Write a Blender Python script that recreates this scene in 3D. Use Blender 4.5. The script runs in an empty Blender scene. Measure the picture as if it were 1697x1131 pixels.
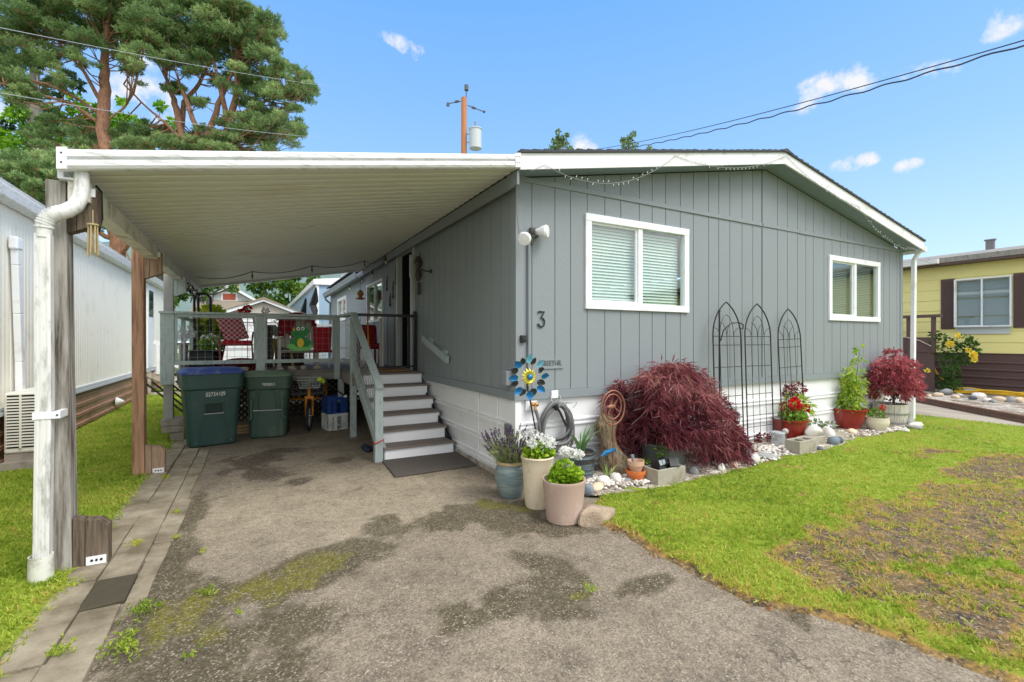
import bpy, math, random
import numpy as np
from mathutils import Vector, Matrix
D = bpy.data; SC = bpy.context.scene; COL = SC.collection
R = math.radians; PI = math.pi
# ------------------------------------------------------------------ camera, world, sun, exposure
YAW = R(28.7416); FPX = 779.5; CX, HY = 848.5, 563.5
CAM = np.array([-2.42665, -4.35162, 1.55])
FW = np.array([math.sin(YAW), math.cos(YAW), 0.]); RT = np.array([math.cos(YAW), -math.sin(YAW), 0.]); UPV = np.array([0, 0, 1.])
cd = D.cameras.new('camera'); cam = D.objects.new('camera', cd); COL.objects.link(cam)
cam.location = CAM; cam.rotation_euler = (PI / 2, 0, -YAW)
cd.sensor_width = 36; cd.lens = 36 * FPX / 1697; cd.shift_y = -2.0 / 1697; cd.clip_end = 2000; cd.clip_start = .05
SC.camera = cam
SUN_EL, SUN_AZ = R(52), R(150)      # azimuth clockwise from +Y
w = D.worlds.new('World'); SC.world = w; w.use_nodes = True
def ray(px, py): return FW + (px - CX) / FPX * RT + (HY - py) / FPX * UPV
def on(px, py, ax, v):
    """point of the sight line through a photo pixel on the plane axis=v"""
    r = ray(px, py); return CAM + (v - CAM[ax]) / r[ax] * r
def onX(px, py, v): return on(px, py, 0, v)
def onY(px, py, v): return on(px, py, 1, v)
def onZ(px, py, v=0.): return on(px, py, 2, v)
def far(px, py, k): return CAM + k * ray(px, py)
def build_world():
    nt = w.node_tree; N = nt.nodes; L = nt.links; N.clear()
    out = N.new('ShaderNodeOutputWorld'); bg = N.new('ShaderNodeBackground'); cl = N.new('ShaderNodeBackground'); mix = N.new('ShaderNodeMixShader')
    sky = N.new('ShaderNodeTexSky'); sky.sky_type = 'NISHITA'; sky.sun_disc = False
    sky.sun_elevation = SUN_EL; sky.sun_rotation = SUN_AZ; sky.air_density = 1.25; sky.dust_density = .3; sky.ozone_density = 1.6
    sx = N.new('ShaderNodeSeparateXYZ'); tc = N.new('ShaderNodeTexCoord'); L.new(tc.outputs['Generated'], sx.inputs[0]); gr = N.new('ShaderNodeValToRGB'); L.new(sx.outputs['Z'], gr.inputs[0])
    e = gr.color_ramp.elements; e[0].position = 0; e[0].color = (.3, .39, .5, 1); e[1].position = 1; e[1].color = (.035, .12, .36, 1)
    for p_, c_ in ((.12, (.235, .345, .5, 1)), (.32, (.135, .27, .5, 1)), (.6, (.066, .21, .49, 1))): q_ = e.new(p_); q_.color = c_
    scl = N.new('ShaderNodeVectorMath'); scl.operation = 'SCALE'; L.new(gr.outputs[0], scl.inputs[0]); scl.inputs['Scale'].default_value = 1 / SKY_STRENGTH
    mxs = N.new('ShaderNodeMix'); mxs.data_type = 'RGBA'; mxs.inputs[0].default_value = .78; L.new(sky.outputs[0], mxs.inputs[6]); L.new(scl.outputs[0], mxs.inputs[7]); L.new(mxs.outputs[2], bg.inputs[0]); bg.inputs[1].default_value = SKY_STRENGTH
    cl.inputs[0].default_value = (.96, .97, 1, 1); cl.inputs[1].default_value = .5
    ns = N.new('ShaderNodeTexNoise'); ns.inputs['Scale'].default_value = 24; ns.inputs['Detail'].default_value = 10; ns.inputs['Roughness'].default_value = .58
    L.new(tc.outputs['Generated'], ns.inputs['Vector'])
    def m(op, a, b=None, clamp=False):
        n = N.new('ShaderNodeMath'); n.operation = op; n.use_clamp = clamp
        for i, q in enumerate((a, b)):
            if q is None: continue
            if isinstance(q, (int, float)): n.inputs[i].default_value = q
            else: L.new(q, n.inputs[i])
        return n.outputs[0]
    def dot(v):
        n = N.new('ShaderNodeVectorMath'); n.operation = 'DOT_PRODUCT'; L.new(tc.outputs['Generated'], n.inputs[0]); n.inputs[1].default_value = v; return n.outputs['Value']
    tot = None
    # clouds: direction, half width, half height, tilt, gain
    for (px, py, hw, hh, tilt, g) in ((680, 82, 62, 17, -.28, 1.0), (1370, 150, 88, 34, .12, 1.15), (1540, 120, 48, 20, -.15, .9), (1648, 45, 55, 30, .1, .85), (1425, 267, 46, 17, .05, 1.1), (1505, 275, 26, 14, 0., .95), (230, 175, 90, 60, 0, .75), (960, 245, 40, 26, 0, .7), (240, 60, 60, 60, 0, .8), (30, 190, 40, 60, 0, .7), (385, 5, 40, 16, 0, .8), (545, 470, 60, 26, 0, .9)):
        d = ray(px, py); d = d / np.linalg.norm(d)
        r = np.cross(d, UPV); r /= np.linalg.norm(r); u = np.cross(r, d)
        r2 = math.cos(tilt) * r + math.sin(tilt) * u; u2 = -math.sin(tilt) * r + math.cos(tilt) * u
        sc = FPX * math.sqrt(1 + ((px - CX) ** 2 + (py - HY) ** 2) / FPX ** 2)
        a = m('MULTIPLY', dot(tuple(r2)), sc / hw); b = m('MULTIPLY', dot(tuple(u2)), sc / hh)
        q = m('ADD', m('MULTIPLY', a, a), m('MULTIPLY', b, b))
        front = m('GREATER_THAN', dot(tuple(d)), 0.)
        v = m('MULTIPLY', m('POWER', m('SUBTRACT', 1.0, q, True), 1.4), front)
        v = m('MULTIPLY', v, g)
        tot = v if tot is None else m('MAXIMUM', tot, v)
    n2 = m('MULTIPLY', m('SUBTRACT', ns.outputs[0], .53), 5.5)
    k = m('ADD', tot, n2)
    k = m('MULTIPLY', m('SUBTRACT', k, .08), .95, True)
    k = m('MULTIPLY', k, m('MULTIPLY', tot, 2.6, True), True)
    # broken cloud cover over and behind the camera (it shows in the windows and softens the light)
    n3 = N.new('ShaderNodeTexNoise'); n3.inputs['Scale'].default_value = 2.6; n3.inputs['Detail'].default_value = 7; L.new(tc.outputs['Generated'], n3.inputs['Vector'])
    back = m('ADD', m('MULTIPLY', dot(tuple(-FW)), 1.6), m('MULTIPLY', dot((0, 0, 1)), 1.5))
    cov = m('MULTIPLY', m('SUBTRACT', back, .15), 2.0, True)
    cov = m('MULTIPLY', cov, m('MULTIPLY', m('SUBTRACT', n3.outputs[0], .27), 4.0, True))
    L.new(m('ADD', m('MULTIPLY', cov, .36), .46), cl.inputs[1])
    k = m('MAXIMUM', k, cov)
    L.new(k, mix.inputs[0]); L.new(bg.outputs[0], mix.inputs[1]); L.new(cl.outputs[0], mix.inputs[2]); L.new(mix.outputs[0], out.inputs[0])
SKY_STRENGTH = .15
build_world()
sd = D.lights.new('sun', 'SUN'); sun = D.objects.new('sun', sd); COL.objects.link(sun)
sd.energy = 1.35; sd.angle = R(30); sd.color = (1, .96, .9)
sdir = Vector((math.sin(SUN_AZ) * math.cos(SUN_EL), math.cos(SUN_AZ) * math.cos(SUN_EL), math.sin(SUN_EL)))
sun.rotation_euler = sdir.to_track_quat('Z', 'Y').to_euler(); sun.location = (0, -20, 30)
SC.view_settings.view_transform = 'Standard'; SC.view_settings.look = 'None'; SC.view_settings.exposure = 1.08; SC.view_settings.gamma = 1
SC.cycles.max_bounces = 8; SC.cycles.transparent_max_bounces = 12
# ------------------------------------------------------------------ materials
def lin(r, g, b):
    return tuple((x / 12.92 if x <= .04045 else ((x + .055) / 1.055) ** 2.4) for x in (r / 255, g / 255, b / 255)) + (1,)
MATS = {}
class NT:
    def __init__(s, name):
        s.m = D.materials.new(name); s.m.use_nodes = True; s.t = s.m.node_tree; s.N = s.t.nodes; s.L = s.t.links
        s.bsdf = s.N['Principled BSDF']; s.out = s.N['Material Output']; MATS[name] = s.m
    def n(s, typ, **k):
        n = s.N.new('ShaderNode' + typ)
        for a, v in k.items(): setattr(n, a, v)
        return n
    def put(s, sock, v):
        if v is None: return
        if hasattr(v, 'links') or hasattr(v, 'is_linked'): s.L.new(v, sock)
        else: sock.default_value = v
    def coord(s, stretch=(1, 1, 1), kind='Object'):
        tc = s.n('TexCoord'); mp = s.n('Mapping'); mp.inputs['Scale'].default_value = stretch; s.L.new(tc.outputs[kind], mp.inputs[0]); return mp.outputs[0]
    def noise(s, vec, scale, detail=4, rough=.55):
        n = s.n('TexNoise'); n.inputs['Scale'].default_value = scale; n.inputs['Detail'].default_value = detail; n.inputs['Roughness'].default_value = rough; s.L.new(vec, n.inputs['Vector']); return n.outputs[0]
    def voro(s, vec, scale, out='Distance', feature='F1'):
        n = s.n('TexVoronoi'); n.feature = feature; n.inputs['Scale'].default_value = scale; s.L.new(vec, n.inputs['Vector']); return n.outputs[out]
    def ramp(s, fac, stops):
        r = s.n('ValToRGB'); s.L.new(fac, r.inputs[0]); e = r.color_ramp.elements
        while len(e) < len(stops): e.new(.5)
        for i, (p, c) in enumerate(stops):
            e[i].position = p; e[i].color = c if hasattr(c, '__len__') else (c, c, c, 1)
        return r.outputs[0]
    def mix(s, fac, a, b, blend='MIX'):
        n = s.n('Mix', data_type='RGBA', blend_type=blend); s.put(n.inputs[0], fac); s.put(n.inputs[6], a); s.put(n.inputs[7], b); return n.outputs[2]
    def math(s, op, a, b=None, clamp=False):
        n = s.n('Math', operation=op, use_clamp=clamp); s.put(n.inputs[0], a); s.put(n.inputs[1], b); return n.outputs[0]
    def attr(s, name):
        n = s.n('Attribute'); n.attribute_name = name; return n.outputs['Fac']
    def bump(s, h, strength=.3, dist=.01):
        b = s.n('Bump'); b.inputs['Strength'].default_value = strength; b.inputs['Distance'].default_value = dist; s.L.new(h, b.inputs['Height']); s.L.new(b.outputs[0], s.bsdf.inputs['Normal'])
    def fin(s, col=None, rough=None, metal=None, spec=None):
        s.put(s.bsdf.inputs['Base Color'], col); s.put(s.bsdf.inputs['Roughness'], rough); s.put(s.bsdf.inputs['Metallic'], metal); s.put(s.bsdf.inputs['Specular IOR Level'], spec); return s.m
def sh(c, k): return tuple(min(1, x * k) for x in c[:3]) + (1,)
def mat(name, col, rough=.6, var=.12, scale=6, stretch=(1, 1, 1), bump=0, bscale=60, dirt=None, dscale=4, damt=.5, metal=0, spec=.4, fine=0):
    t = NT(name); v = t.coord(stretch)
    base = t.mix(t.noise(v, scale), sh(col, 1 - var), sh(col, 1 + var))
    if fine: base = t.mix(t.math('MULTIPLY', t.noise(v, 220, 2), 1), sh(col, 1 - fine), base)
    if dirt: base = t.mix(t.ramp(t.noise(v, dscale, 7, .65), [(.62 - damt * .3, 0.), (.78 - damt * .15, 1.)]), base, dirt)
    if bump: t.bump(t.noise(v, bscale, 4), bump, .01)
    return t.fin(base, rough, metal, spec)
# ------------------------------------------------------------------ scene objects
ORG = {}
def tag(o, label=None, cat=None, group=None, kind=None):
    for k, v in (('label', label), ('category', cat), ('group', group), ('kind', kind)):
        if v: o[k] = v
    return o
def thing(name, label, cat, loc=(0, 0, 0), group=None, rz=0):
    o = D.objects.new(name, None); COL.objects.link(o); o.location = loc; o.rotation_euler = (0, 0, rz); o.empty_display_size = .1
    ORG[o.name] = Vector((0, 0, 0)) if rz else Vector(loc)
    return tag(o, label, cat, group)
def local(o):
    ORG[o.name] = Vector((0, 0, 0)); return o
def link(name, me, m, parent=None, org=None):
    o = D.objects.new(name, me); COL.objects.link(o)
    if m is not None: me.materials.append(m)
    if parent is not None: o.parent = parent; ORG[o.name] = ORG[parent.name]
    else:
        o.location = org or (0, 0, 0); ORG[o.name] = Vector(org or (0, 0, 0))
    return o
def dup(root, loc, rz=0, label=None, scale=None):
    r = root.copy(); COL.objects.link(r); r.location = loc; r.rotation_euler = (0, 0, rz)
    if scale: r.scale = scale
    if label: r['label'] = label
    for ch in list(root.children):
        c = ch.copy(); COL.objects.link(c); c.parent = r
        for g in list(ch.children):
            d = g.copy(); COL.objects.link(d); d.parent = c
    return r
class MB:
    def __init__(s): s.v = []; s.f = []
    def add(s, vs, fs):
        k = len(s.v); s.v += [tuple(map(float, p)) for p in vs]; s.f += [tuple(i + k for i in f) for f in fs]; return s
    def box(s, x0, y0, z0, x1, y1, z1):
        return s.add([(x, y, z) for z in (z0, z1) for y in (y0, y1) for x in (x0, x1)], [(0, 2, 3, 1), (4, 5, 7, 6), (0, 1, 5, 4), (2, 6, 7, 3), (0, 4, 6, 2), (1, 3, 7, 5)])
    def cbox(s, c, sx, sy, sz, rz=0, rx=0, ry=0):
        M = Matrix.Rotation(rz, 3, 'Z') @ Matrix.Rotation(ry, 3, 'Y') @ Matrix.Rotation(rx, 3, 'X'); c = Vector(c)
        b = MB().box(-sx / 2, -sy / 2, -sz / 2, sx / 2, sy / 2, sz / 2)
        return s.add([c + M @ Vector(p) for p in b.v], b.f)
    def bar(s, p, q, w, h=None, up=(0, 0, 1)):
        h = h or w; p = Vector(p); q = Vector(q); d = (q - p).normalized(); u = Vector(up)
        if abs(d.dot(u)) > .98: u = Vector((0, 1, 0))
        r = d.cross(u).normalized(); u = r.cross(d)
        vs = [e + r * a * w / 2 + u * b * h / 2 for e in (p, q) for a, b in ((-1, -1), (1, -1), (1, 1), (-1, 1))]
        return s.add(vs, [(3, 2, 1, 0), (4, 5, 6, 7), (0, 1, 5, 4), (1, 2, 6, 5), (2, 3, 7, 6), (3, 0, 4, 7)])
    def tube(s, pts, r, n=8, cap=True):
        pts = [Vector(p) for p in pts]; rs = r if hasattr(r, '__len__') else [r] * len(pts); vs = []; ref = None
        for i, p in enumerate(pts):
            d = (pts[min(i + 1, len(pts) - 1)] - pts[max(i - 1, 0)])
            d = d.normalized() if d.length > 1e-9 else Vector((0, 0, 1))
            if ref is None: ref = d.orthogonal().normalized()
            ref = (ref - d * ref.dot(d)); ref = ref.normalized() if ref.length > 1e-6 else d.orthogonal().normalized()
            b = d.cross(ref)
            vs += [p + (ref * math.cos(2 * PI * k / n) + b * math.sin(2 * PI * k / n)) * rs[i] for k in range(n)]
        fs = [(i * n + k, i * n + (k + 1) % n, (i + 1) * n + (k + 1) % n, (i + 1) * n + k) for i in range(len(pts) - 1) for k in range(n)]
        if cap: fs += [tuple(range(n))[::-1], tuple((len(pts) - 1) * n + k for k in range(n))]
        return s.add(vs, fs)
    def lathe(s, prof, c=(0, 0, 0), n=28, sx=1, sy=1):
        vs = [(c[0] + r * math.cos(2 * PI * k / n) * sx, c[1] + r * math.sin(2 * PI * k / n) * sy, c[2] + z) for r, z in prof for k in range(n)]
        fs = [(i * n + k, i * n + (k + 1) % n, (i + 1) * n + (k + 1) % n, (i + 1) * n + k) for i in range(len(prof) - 1) for k in range(n)]
        fs += [tuple(range(n))[::-1], tuple((len(prof) - 1) * n + k for k in range(n))]
        return s.add(vs, fs)
    def prism(s, poly, a, b, axis='y'):
        """polygon in the plane across axis, extruded from a to b"""
        def p3(u, v, t): return {'y': (u, t, v), 'x': (t, u, v), 'z': (u, v, t)}[axis]
        n = len(poly)
        vs = [p3(u, v, a) for u, v in poly] + [p3(u, v, b) for u, v in poly]
        fs = [tuple(range(n)), tuple(range(2 * n - 1, n - 1, -1))] + [(i, i + n, (i + 1) % n + n, (i + 1) % n) for i in range(n)]
        return s.add(vs, fs)
    def strip(s, prof, a, b, axis='x'):
        """open profile swept along an axis"""
        def p3(u, v, t): return {'y': (u, t, v), 'x': (t, u, v), 'z': (u, v, t)}[axis]
        n = len(prof)
        return s.add([p3(u, v, a) for u, v in prof] + [p3(u, v, b) for u, v in prof], [(i, i + 1, i + 1 + n, i + n) for i in range(n - 1)])
    def ball(s, c, rx, ry=None, rz=None, n=12, m=8):
        ry = ry or rx; rz = rz or rx
        vs = [(c[0] + rx * math.sin(PI * j / m) * math.cos(2 * PI * i / n), c[1] + ry * math.sin(PI * j / m) * math.sin(2 * PI * i / n), c[2] + rz * math.cos(PI * j / m)) for j in range(1, m) for i in range(n)]
        vs += [(c[0], c[1], c[2] + rz), (c[0], c[1], c[2] - rz)]; t = (m - 1) * n
        fs = [(j * n + i, (j + 1) * n + i, (j + 1) * n + (i + 1) % n, j * n + (i + 1) % n) for j in range(m - 2) for i in range(n)]
        fs += [(t, i, (i + 1) % n) for i in range(n)] + [(t + 1, (m - 2) * n + (i + 1) % n, (m - 2) * n + i) for i in range(n)]
        return s.add(vs, fs)
    def rock(s, c, rx, ry, rz, seed, n=16, m=11, amp=.22):
        rg = np.random.default_rng(seed); k0 = len(s.v); s.ball((0, 0, 0), 1, n=n, m=m)
        dirs = rg.normal(size=(7, 3)); dirs /= np.linalg.norm(dirs, axis=1)[:, None]; h = rg.uniform(.55, .92, 7); ang = rg.uniform(0, PI)
        ca, sa = math.cos(ang), math.sin(ang)
        for i in range(k0, len(s.v)):
            p = np.array(s.v[i]); t = 1.0
            for d, hh in zip(dirs, h):
                q = p @ d
                if q * t > hh: t = hh / q * .9 + t * .1
            p = p * t * (1 + amp * .18 * math.sin(5 * p[0] + seed) * math.sin(4 * p[1] + 2 * seed))
            x, y = p[0] * rx, p[1] * ry
            s.v[i] = (c[0] + ca * x - sa * y, c[1] + sa * x + ca * y, c[2] + p[2] * rz)
        return s
    def mesh(s, name, org):
        me = D.meshes.new(name); o = Vector(org)
        me.from_pydata([(p[0] - o.x, p[1] - o.y, p[2] - o.z) for p in s.v], [], s.f); me.validate(); return me
    def build(s, name, m, parent=None, smooth=False, bevel=0, org=None, angle=38):
        o3 = ORG[parent.name] if parent is not None else Vector(org or (0, 0, 0))
        me = s.mesh(name, o3)
        if smooth: me.shade_smooth(); me.set_sharp_from_angle(angle=R(angle))
        o = link(name, me, m, parent, org)
        if bevel:
            b = o.modifiers.new('bevel', 'BEVEL'); b.width = bevel; b.segments = 2; b.limit_method = 'ANGLE'; b.angle_limit = R(40)
        return o
def npmesh(name, V, F, m, parent=None, org=None, attrs=None, smooth=False):
    """V (n,3), F (k,3 or 4) arrays into one mesh object; attrs = per-face or per-point floats"""
    o3 = np.array(ORG[parent.name] if parent is not None else (org or (0, 0, 0)))
    me = D.meshes.new(name); V = np.asarray(V, np.float32) - o3.astype(np.float32); F = np.asarray(F, np.int32); q = F.shape[1]
    me.vertices.add(len(V)); me.vertices.foreach_set('co', V.ravel()); me.loops.add(F.size); me.loops.foreach_set('vertex_index', F.ravel())
    me.polygons.add(len(F)); me.polygons.foreach_set('loop_start', np.arange(0, F.size, q, dtype=np.int32))
    for k, a in (attrs or {}).items():
        at = me.attributes.new(k, 'FLOAT', 'FACE' if len(a) == len(F) else 'POINT'); at.data.foreach_set('value', np.asarray(a, np.float32))
    me.update(calc_edges=True); me.validate()
    if smooth: me.shade_smooth()
    return link(name, me, m, parent, org)
def unit(a): return a / np.maximum(np.linalg.norm(a, axis=-1, keepdims=True), 1e-9)
def sprays(rg, C, Dr, n, L, W, spread, droop=0., lv=.3, mid=.45, fold=0.):
    """n pointed blades (quads) fan out from every centre C along Dr; returns V, F, tint"""
    C = np.repeat(C, n, 0); Dd = unit(np.repeat(Dr, n, 0) + rg.normal(size=C.shape) * spread)
    l = L * (1 + lv * rg.uniform(-1, 1, (len(C), 1)))
    side = unit(np.cross(Dd, rg.normal(size=C.shape)))
    dz = np.array([[0, 0, 1.]]) * droop * l
    mp = C + Dd * l * mid - dz * .2; tip = C + Dd * l - dz; wd = W * l / L
    V = np.stack([C, mp + side * wd / 2, tip, mp - side * wd / 2], 1).reshape(-1, 3)
    F = np.arange(len(V)).reshape(-1, 4)
    return V, F
def join(parts):
    Vs, Fs, k = [], [], 0
    for V, F in parts: Vs.append(V); Fs.append(F + k); k += len(V)
    return np.concatenate(Vs), np.concatenate(Fs)
def leafmat(name, cols, trans=.35, rough=.6, spec=.25):
    """leaf colours by the face attribute 'tint' (0..1)"""
    t = NT(name); c = t.ramp(t.attr('tint'), [(i / (len(cols) - 1), q) for i, q in enumerate(cols)])
    t.fin(c, rough, None, spec); tr = t.n('BsdfTranslucent'); t.L.new(c, tr.inputs[0]); mx = t.n('MixShader'); mx.inputs[0].default_value = trans
    t.L.new(t.bsdf.outputs[0], mx.inputs[1]); t.L.new(tr.outputs[0], mx.inputs[2]); t.L.new(mx.outputs[0], t.out.inputs[0]); return t.m
def vnoise(x, y, scale, seed, octs=4):
    rg = np.random.default_rng(seed); out = np.zeros_like(x, dtype=float); amp = 1; tot = 0
    for o in range(octs):
        g = rg.uniform(0, 1, (64, 64)); u = x * scale + rg.uniform(0, 60); v = y * scale + rg.uniform(0, 60)
        i = np.floor(u).astype(int); j = np.floor(v).astype(int); a = u - i; b = v - j; a = a * a * (3 - 2 * a); b = b * b * (3 - 2 * b)
        G = lambda ii, jj: g[ii % 64, jj % 64]
        out += amp * ((G(i, j) * (1 - a) + G(i + 1, j) * a) * (1 - b) + (G(i, j + 1) * (1 - a) + G(i + 1, j + 1) * a) * b); tot += amp; amp *= .55; scale *= 2
    return out / tot
def blob(x, y, cx, cy, rx, ry, ang=0):
    c, s = math.cos(ang), math.sin(ang); u = ((x - cx) * c + (y - cy) * s) / rx; v = (-(x - cx) * s + (y - cy) * c) / ry
    return np.clip(1.25 - np.sqrt(u * u + v * v), 0, 1)
def sstep(a, b, x): t = np.clip((x - a) / (b - a), 0, 1); return t * t * (3 - 2 * t)
def textmesh(name, curve, m, parent):
    """text turned into a plain mesh part"""
    o = D.objects.new(name, curve); COL.objects.link(o); me = D.meshes.new_from_object(o.evaluated_get(bpy.context.evaluated_depsgraph_get())); D.objects.remove(o); me.materials.clear()
    return link(name, me, m, parent)
# ------------------------------------------------------------------ shared materials
m_side = mat('grey_siding', lin(140, 147, 150), .62, .06, 2.2, (1, 1, .5), bump=.3, bscale=45, fine=.08)
m_trimgrey = mat('grey_trim_paint', lin(134, 142, 146), .6, .05, 4, bump=.1)
m_white = mat('white_vinyl', lin(236, 238, 240), .45, .03, 4, dirt=lin(205, 203, 195), dscale=3, damt=.25)
m_skirt = mat('white_skirting_metal', lin(238, 239, 240), .45, .03, 3, (1, 1, 3), dirt=lin(220, 219, 214), dscale=3, damt=.15)
m_fascia = mat('white_fascia_paint', lin(238, 238, 238), .5, .03, 5, dirt=lin(196, 194, 188), dscale=5, damt=.3)
m_gutter = mat('weathered_white_aluminium', lin(232, 233, 234), .35, .04, 5, (1, 1, 6), dirt=lin(186, 184, 178), dscale=8, damt=.4)
m_pan = mat('cream_roof_pan', lin(226, 225, 214), .45, .04, 1.5, (.5, 1, 1), dirt=lin(200, 190, 164), dscale=1.2, damt=.2)
m_beam = mat('cream_beam_paint', lin(222, 218, 204), .5, .06, 6, dirt=lin(120, 110, 70), dscale=5, damt=.4)
m_shingle = mat('dark_shingles', lin(72, 74, 78), .9, .25, 30, bump=.5, bscale=80)
m_black = mat('black_painted_metal', lin(34, 35, 37), .45, .15, 20)
m_dark = mat('dark_interior', lin(20, 22, 26), .8)  # near-black: the darkness of unlit hollows is put into the colour
m_conc = mat('concrete', lin(168, 160, 148), .9, .12, 5, bump=.5, bscale=70, fine=.3, dirt=lin(110, 104, 92), dscale=5, damt=.5)
m_slab = mat('path_slab_concrete', lin(186, 174, 152), .9, .2, 4, bump=.6, bscale=90, fine=.38, dirt=lin(112, 102, 82), dscale=3, damt=.9)
m_slabdark = mat('mossy_dark_slab', lin(84, 78, 62), .95, .3, 20, bump=.6, bscale=90, fine=.4)
m_postgrey = mat('weathered_grey_post_wood', lin(176, 172, 164), .85, .16, 3, (14, 14, 1), bump=.4, bscale=12, dirt=lin(74, 62, 50), dscale=1.6, damt=.75)
m_postred = mat('reddish_post_wood', lin(184, 144, 116), .85, .18, 3, (14, 14, 1), bump=.4, bscale=12, dirt=lin(120, 84, 64), dscale=2, damt=.6)
m_postdark = mat('dark_stained_wood', lin(118, 104, 88), .85, .2, 3, (14, 14, 1), bump=.4, bscale=12, dirt=lin(60, 50, 40), dscale=2.5, damt=.8)
m_rail = mat('grey_green_deck_paint', lin(172, 184, 182), .6, .07, 4, (6, 6, 2), bump=.15, bscale=20, dirt=lin(134, 142, 138), dscale=4, damt=.4)
m_deckwood = mat('old_deck_wood', lin(150, 143, 134), .85, .12, 3, (1, 10, 10), bump=.3, dirt=lin(100, 92, 84), dscale=3, damt=.5)
m_tread = mat('grey_brown_tread_board', lin(126, 115, 107), .75, .1, 3, (1.5, 14, 1), bump=.25, bscale=25)
m_galv = mat('galvanised_wire', lin(158, 163, 166), .4, .08, 30, metal=.4)
m_soil = mat('potting_soil', lin(62, 46, 36), 1, .3, 60, bump=.8, bscale=120)
m_glassd = NT('dark_window_glass').fin((.02, .03, .03, 1), .04, 0, .8)
def glass(name, tint, gl):
    t = NT(name); tr = t.n('BsdfTransparent'); tr.inputs[0].default_value = tint; g = t.n('BsdfGlossy'); g.inputs['Roughness'].default_value = .015; g.inputs[0].default_value = (.95, 1, .97, 1)
    lw = t.n('LayerWeight'); lw.inputs[0].default_value = .5; f = t.math('ADD', t.math('MULTIPLY', t.math('POWER', lw.outputs['Facing'], 4.0), .7, True), gl, True)
    mx = t.n('MixShader'); t.L.new(f, mx.inputs[0]); t.L.new(tr.outputs[0], mx.inputs[1]); t.L.new(g.outputs[0], mx.inputs[2]); t.L.new(mx.outputs[0], t.out.inputs[0]); return t.m
m_glass = glass('window_glass', (.84, .95, .91, 1), .17)
m_clear = glass('clear_glass', (.9, .94, .95, 1), .04)
m_blind = mat('window_blind', lin(222, 228, 222), .6, .04, 3)
m_steel = mat('bare_steel', lin(170, 172, 174), .35, .1, 20, metal=.8)
m_copper = mat('aged_copper', lin(150, 104, 86), .5, .2, 20, metal=.5)
# ------------------------------------------------------------------ ground
def ground_mat():
    t = NT('distant_ground'); v = t.coord(); c = t.mix(t.noise(v, .6, 6), lin(84, 104, 48), lin(110, 118, 66)); return t.fin(c, .95)
g = MB(); g.add([(-300, -300, -.08), (300, -300, -.08), (300, 300, -.08), (-300, 300, -.08)], [(0, 1, 2, 3)])
tag(g.build('ground', ground_mat()), kind='structure')
def asphalt_mat():
    t = NT('worn_asphalt'); v = t.coord()
    base = t.mix(t.noise(v, 1.1, 5), lin(128, 117, 102), lin(148, 136, 118))
    base = t.mix(t.math('MULTIPLY', t.attr('pale'), .85), base, lin(164, 152, 132))
    base = t.mix(1.0, base, t.ramp(t.noise(v, 2.6, 7, .68), [(.34, .72), (.5, 1.0), (.66, 1.12)]), 'MULTIPLY')
    base = t.mix(1.0, base, t.ramp(t.noise(v, 14, 6, .7), [(.36, .78), (.5, 1.0), (.64, 1.1)]), 'MULTIPLY')
    # cracks
    wv = t.n('VectorMath', operation='ADD'); t.L.new(v, wv.inputs[0]); wn = t.n('TexNoise'); wn.inputs['Scale'].default_value = 3.5; wn.inputs['Detail'].default_value = 6; t.L.new(v, wn.inputs['Vector']); ws_ = t.n('VectorMath', operation='SCALE'); ws_.inputs['Scale'].default_value = .55; t.L.new(wn.outputs['Color'], ws_.inputs[0]); t.L.new(ws_.outputs[0], wv.inputs[1])
    crk = t.voro(wv.outputs[0], .85, 'Distance', 'DISTANCE_TO_EDGE'); crk = t.math('MULTIPLY', t.ramp(crk, [(.002, 1.), (.011, 0.)]), t.ramp(t.noise(v, 1.1, 3), [(.5, 0.), (.62, .6)])); base = t.mix(crk, base, lin(58, 50, 42))
    # damp and mossy stains soak the binder, the stones stay pale
    dk = t.math('MULTIPLY', t.attr('dark'), t.ramp(t.noise(v, 26, 6, .75), [(.28, .3), (.52, 1.0)])); base = t.mix(dk, base, t.mix(t.noise(v, 1.7, 4), lin(70, 62, 50), lin(74, 68, 36)))
    oil = t.math('MULTIPLY', t.attr('oil'), t.ramp(t.noise(v, 20, 6, .7), [(.3, .3), (.5, 1.0)])); base = t.mix(t.math('MULTIPLY', oil, .85), base, lin(76, 64, 54))
    ms = t.mix(t.noise(v, 55, 4), lin(72, 70, 14), lin(150, 146, 26)); base = t.mix(t.math('MULTIPLY', t.attr('moss'), t.ramp(t.noise(v, 30, 7, .8), [(.36, .0), (.58, .95)])), base, ms)
    vc = t.voro(v, 118, 'Color'); sp = t.n('SeparateColor'); t.L.new(vc, sp.inputs[0])
    base = t.mix(1.0, base, t.ramp(sp.outputs[0], [(0, .6), (.35, .85), (.8, 1.1), (1, 1.2)]), 'MULTIPLY')
    st = t.mix(sp.outputs[2], lin(160, 147, 126), lin(204, 194, 176)); base = t.mix(t.math('MULTIPLY', t.ramp(sp.outputs[1], [(.87, 0.), (.92, 1.)]), t.ramp(t.noise(v, 3.2, 4), [(.35, .2), (.6, .52)])), base, st)
    h = t.math('ADD', sp.outputs[0], t.math('MULTIPLY', t.noise(v, 90, 3), 1.2)); t.bump(h, .45, .006)
    return t.fin(base, .88, None, .3)
def grid(x0, x1, y0, y1, step):
    xs = np.linspace(x0, x1, int((x1 - x0) / step) + 1); ys = np.linspace(y0, y1, int((y1 - y0) / step) + 1)
    X, Y = np.meshgrid(xs, ys, indexing='ij'); nx, ny = X.shape; i = np.arange(nx * ny).reshape(nx, ny)
    return X, Y, np.stack([i[:-1, :-1], i[1:, :-1], i[1:, 1:], i[:-1, 1:]], -1).reshape(-1, 4)
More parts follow.
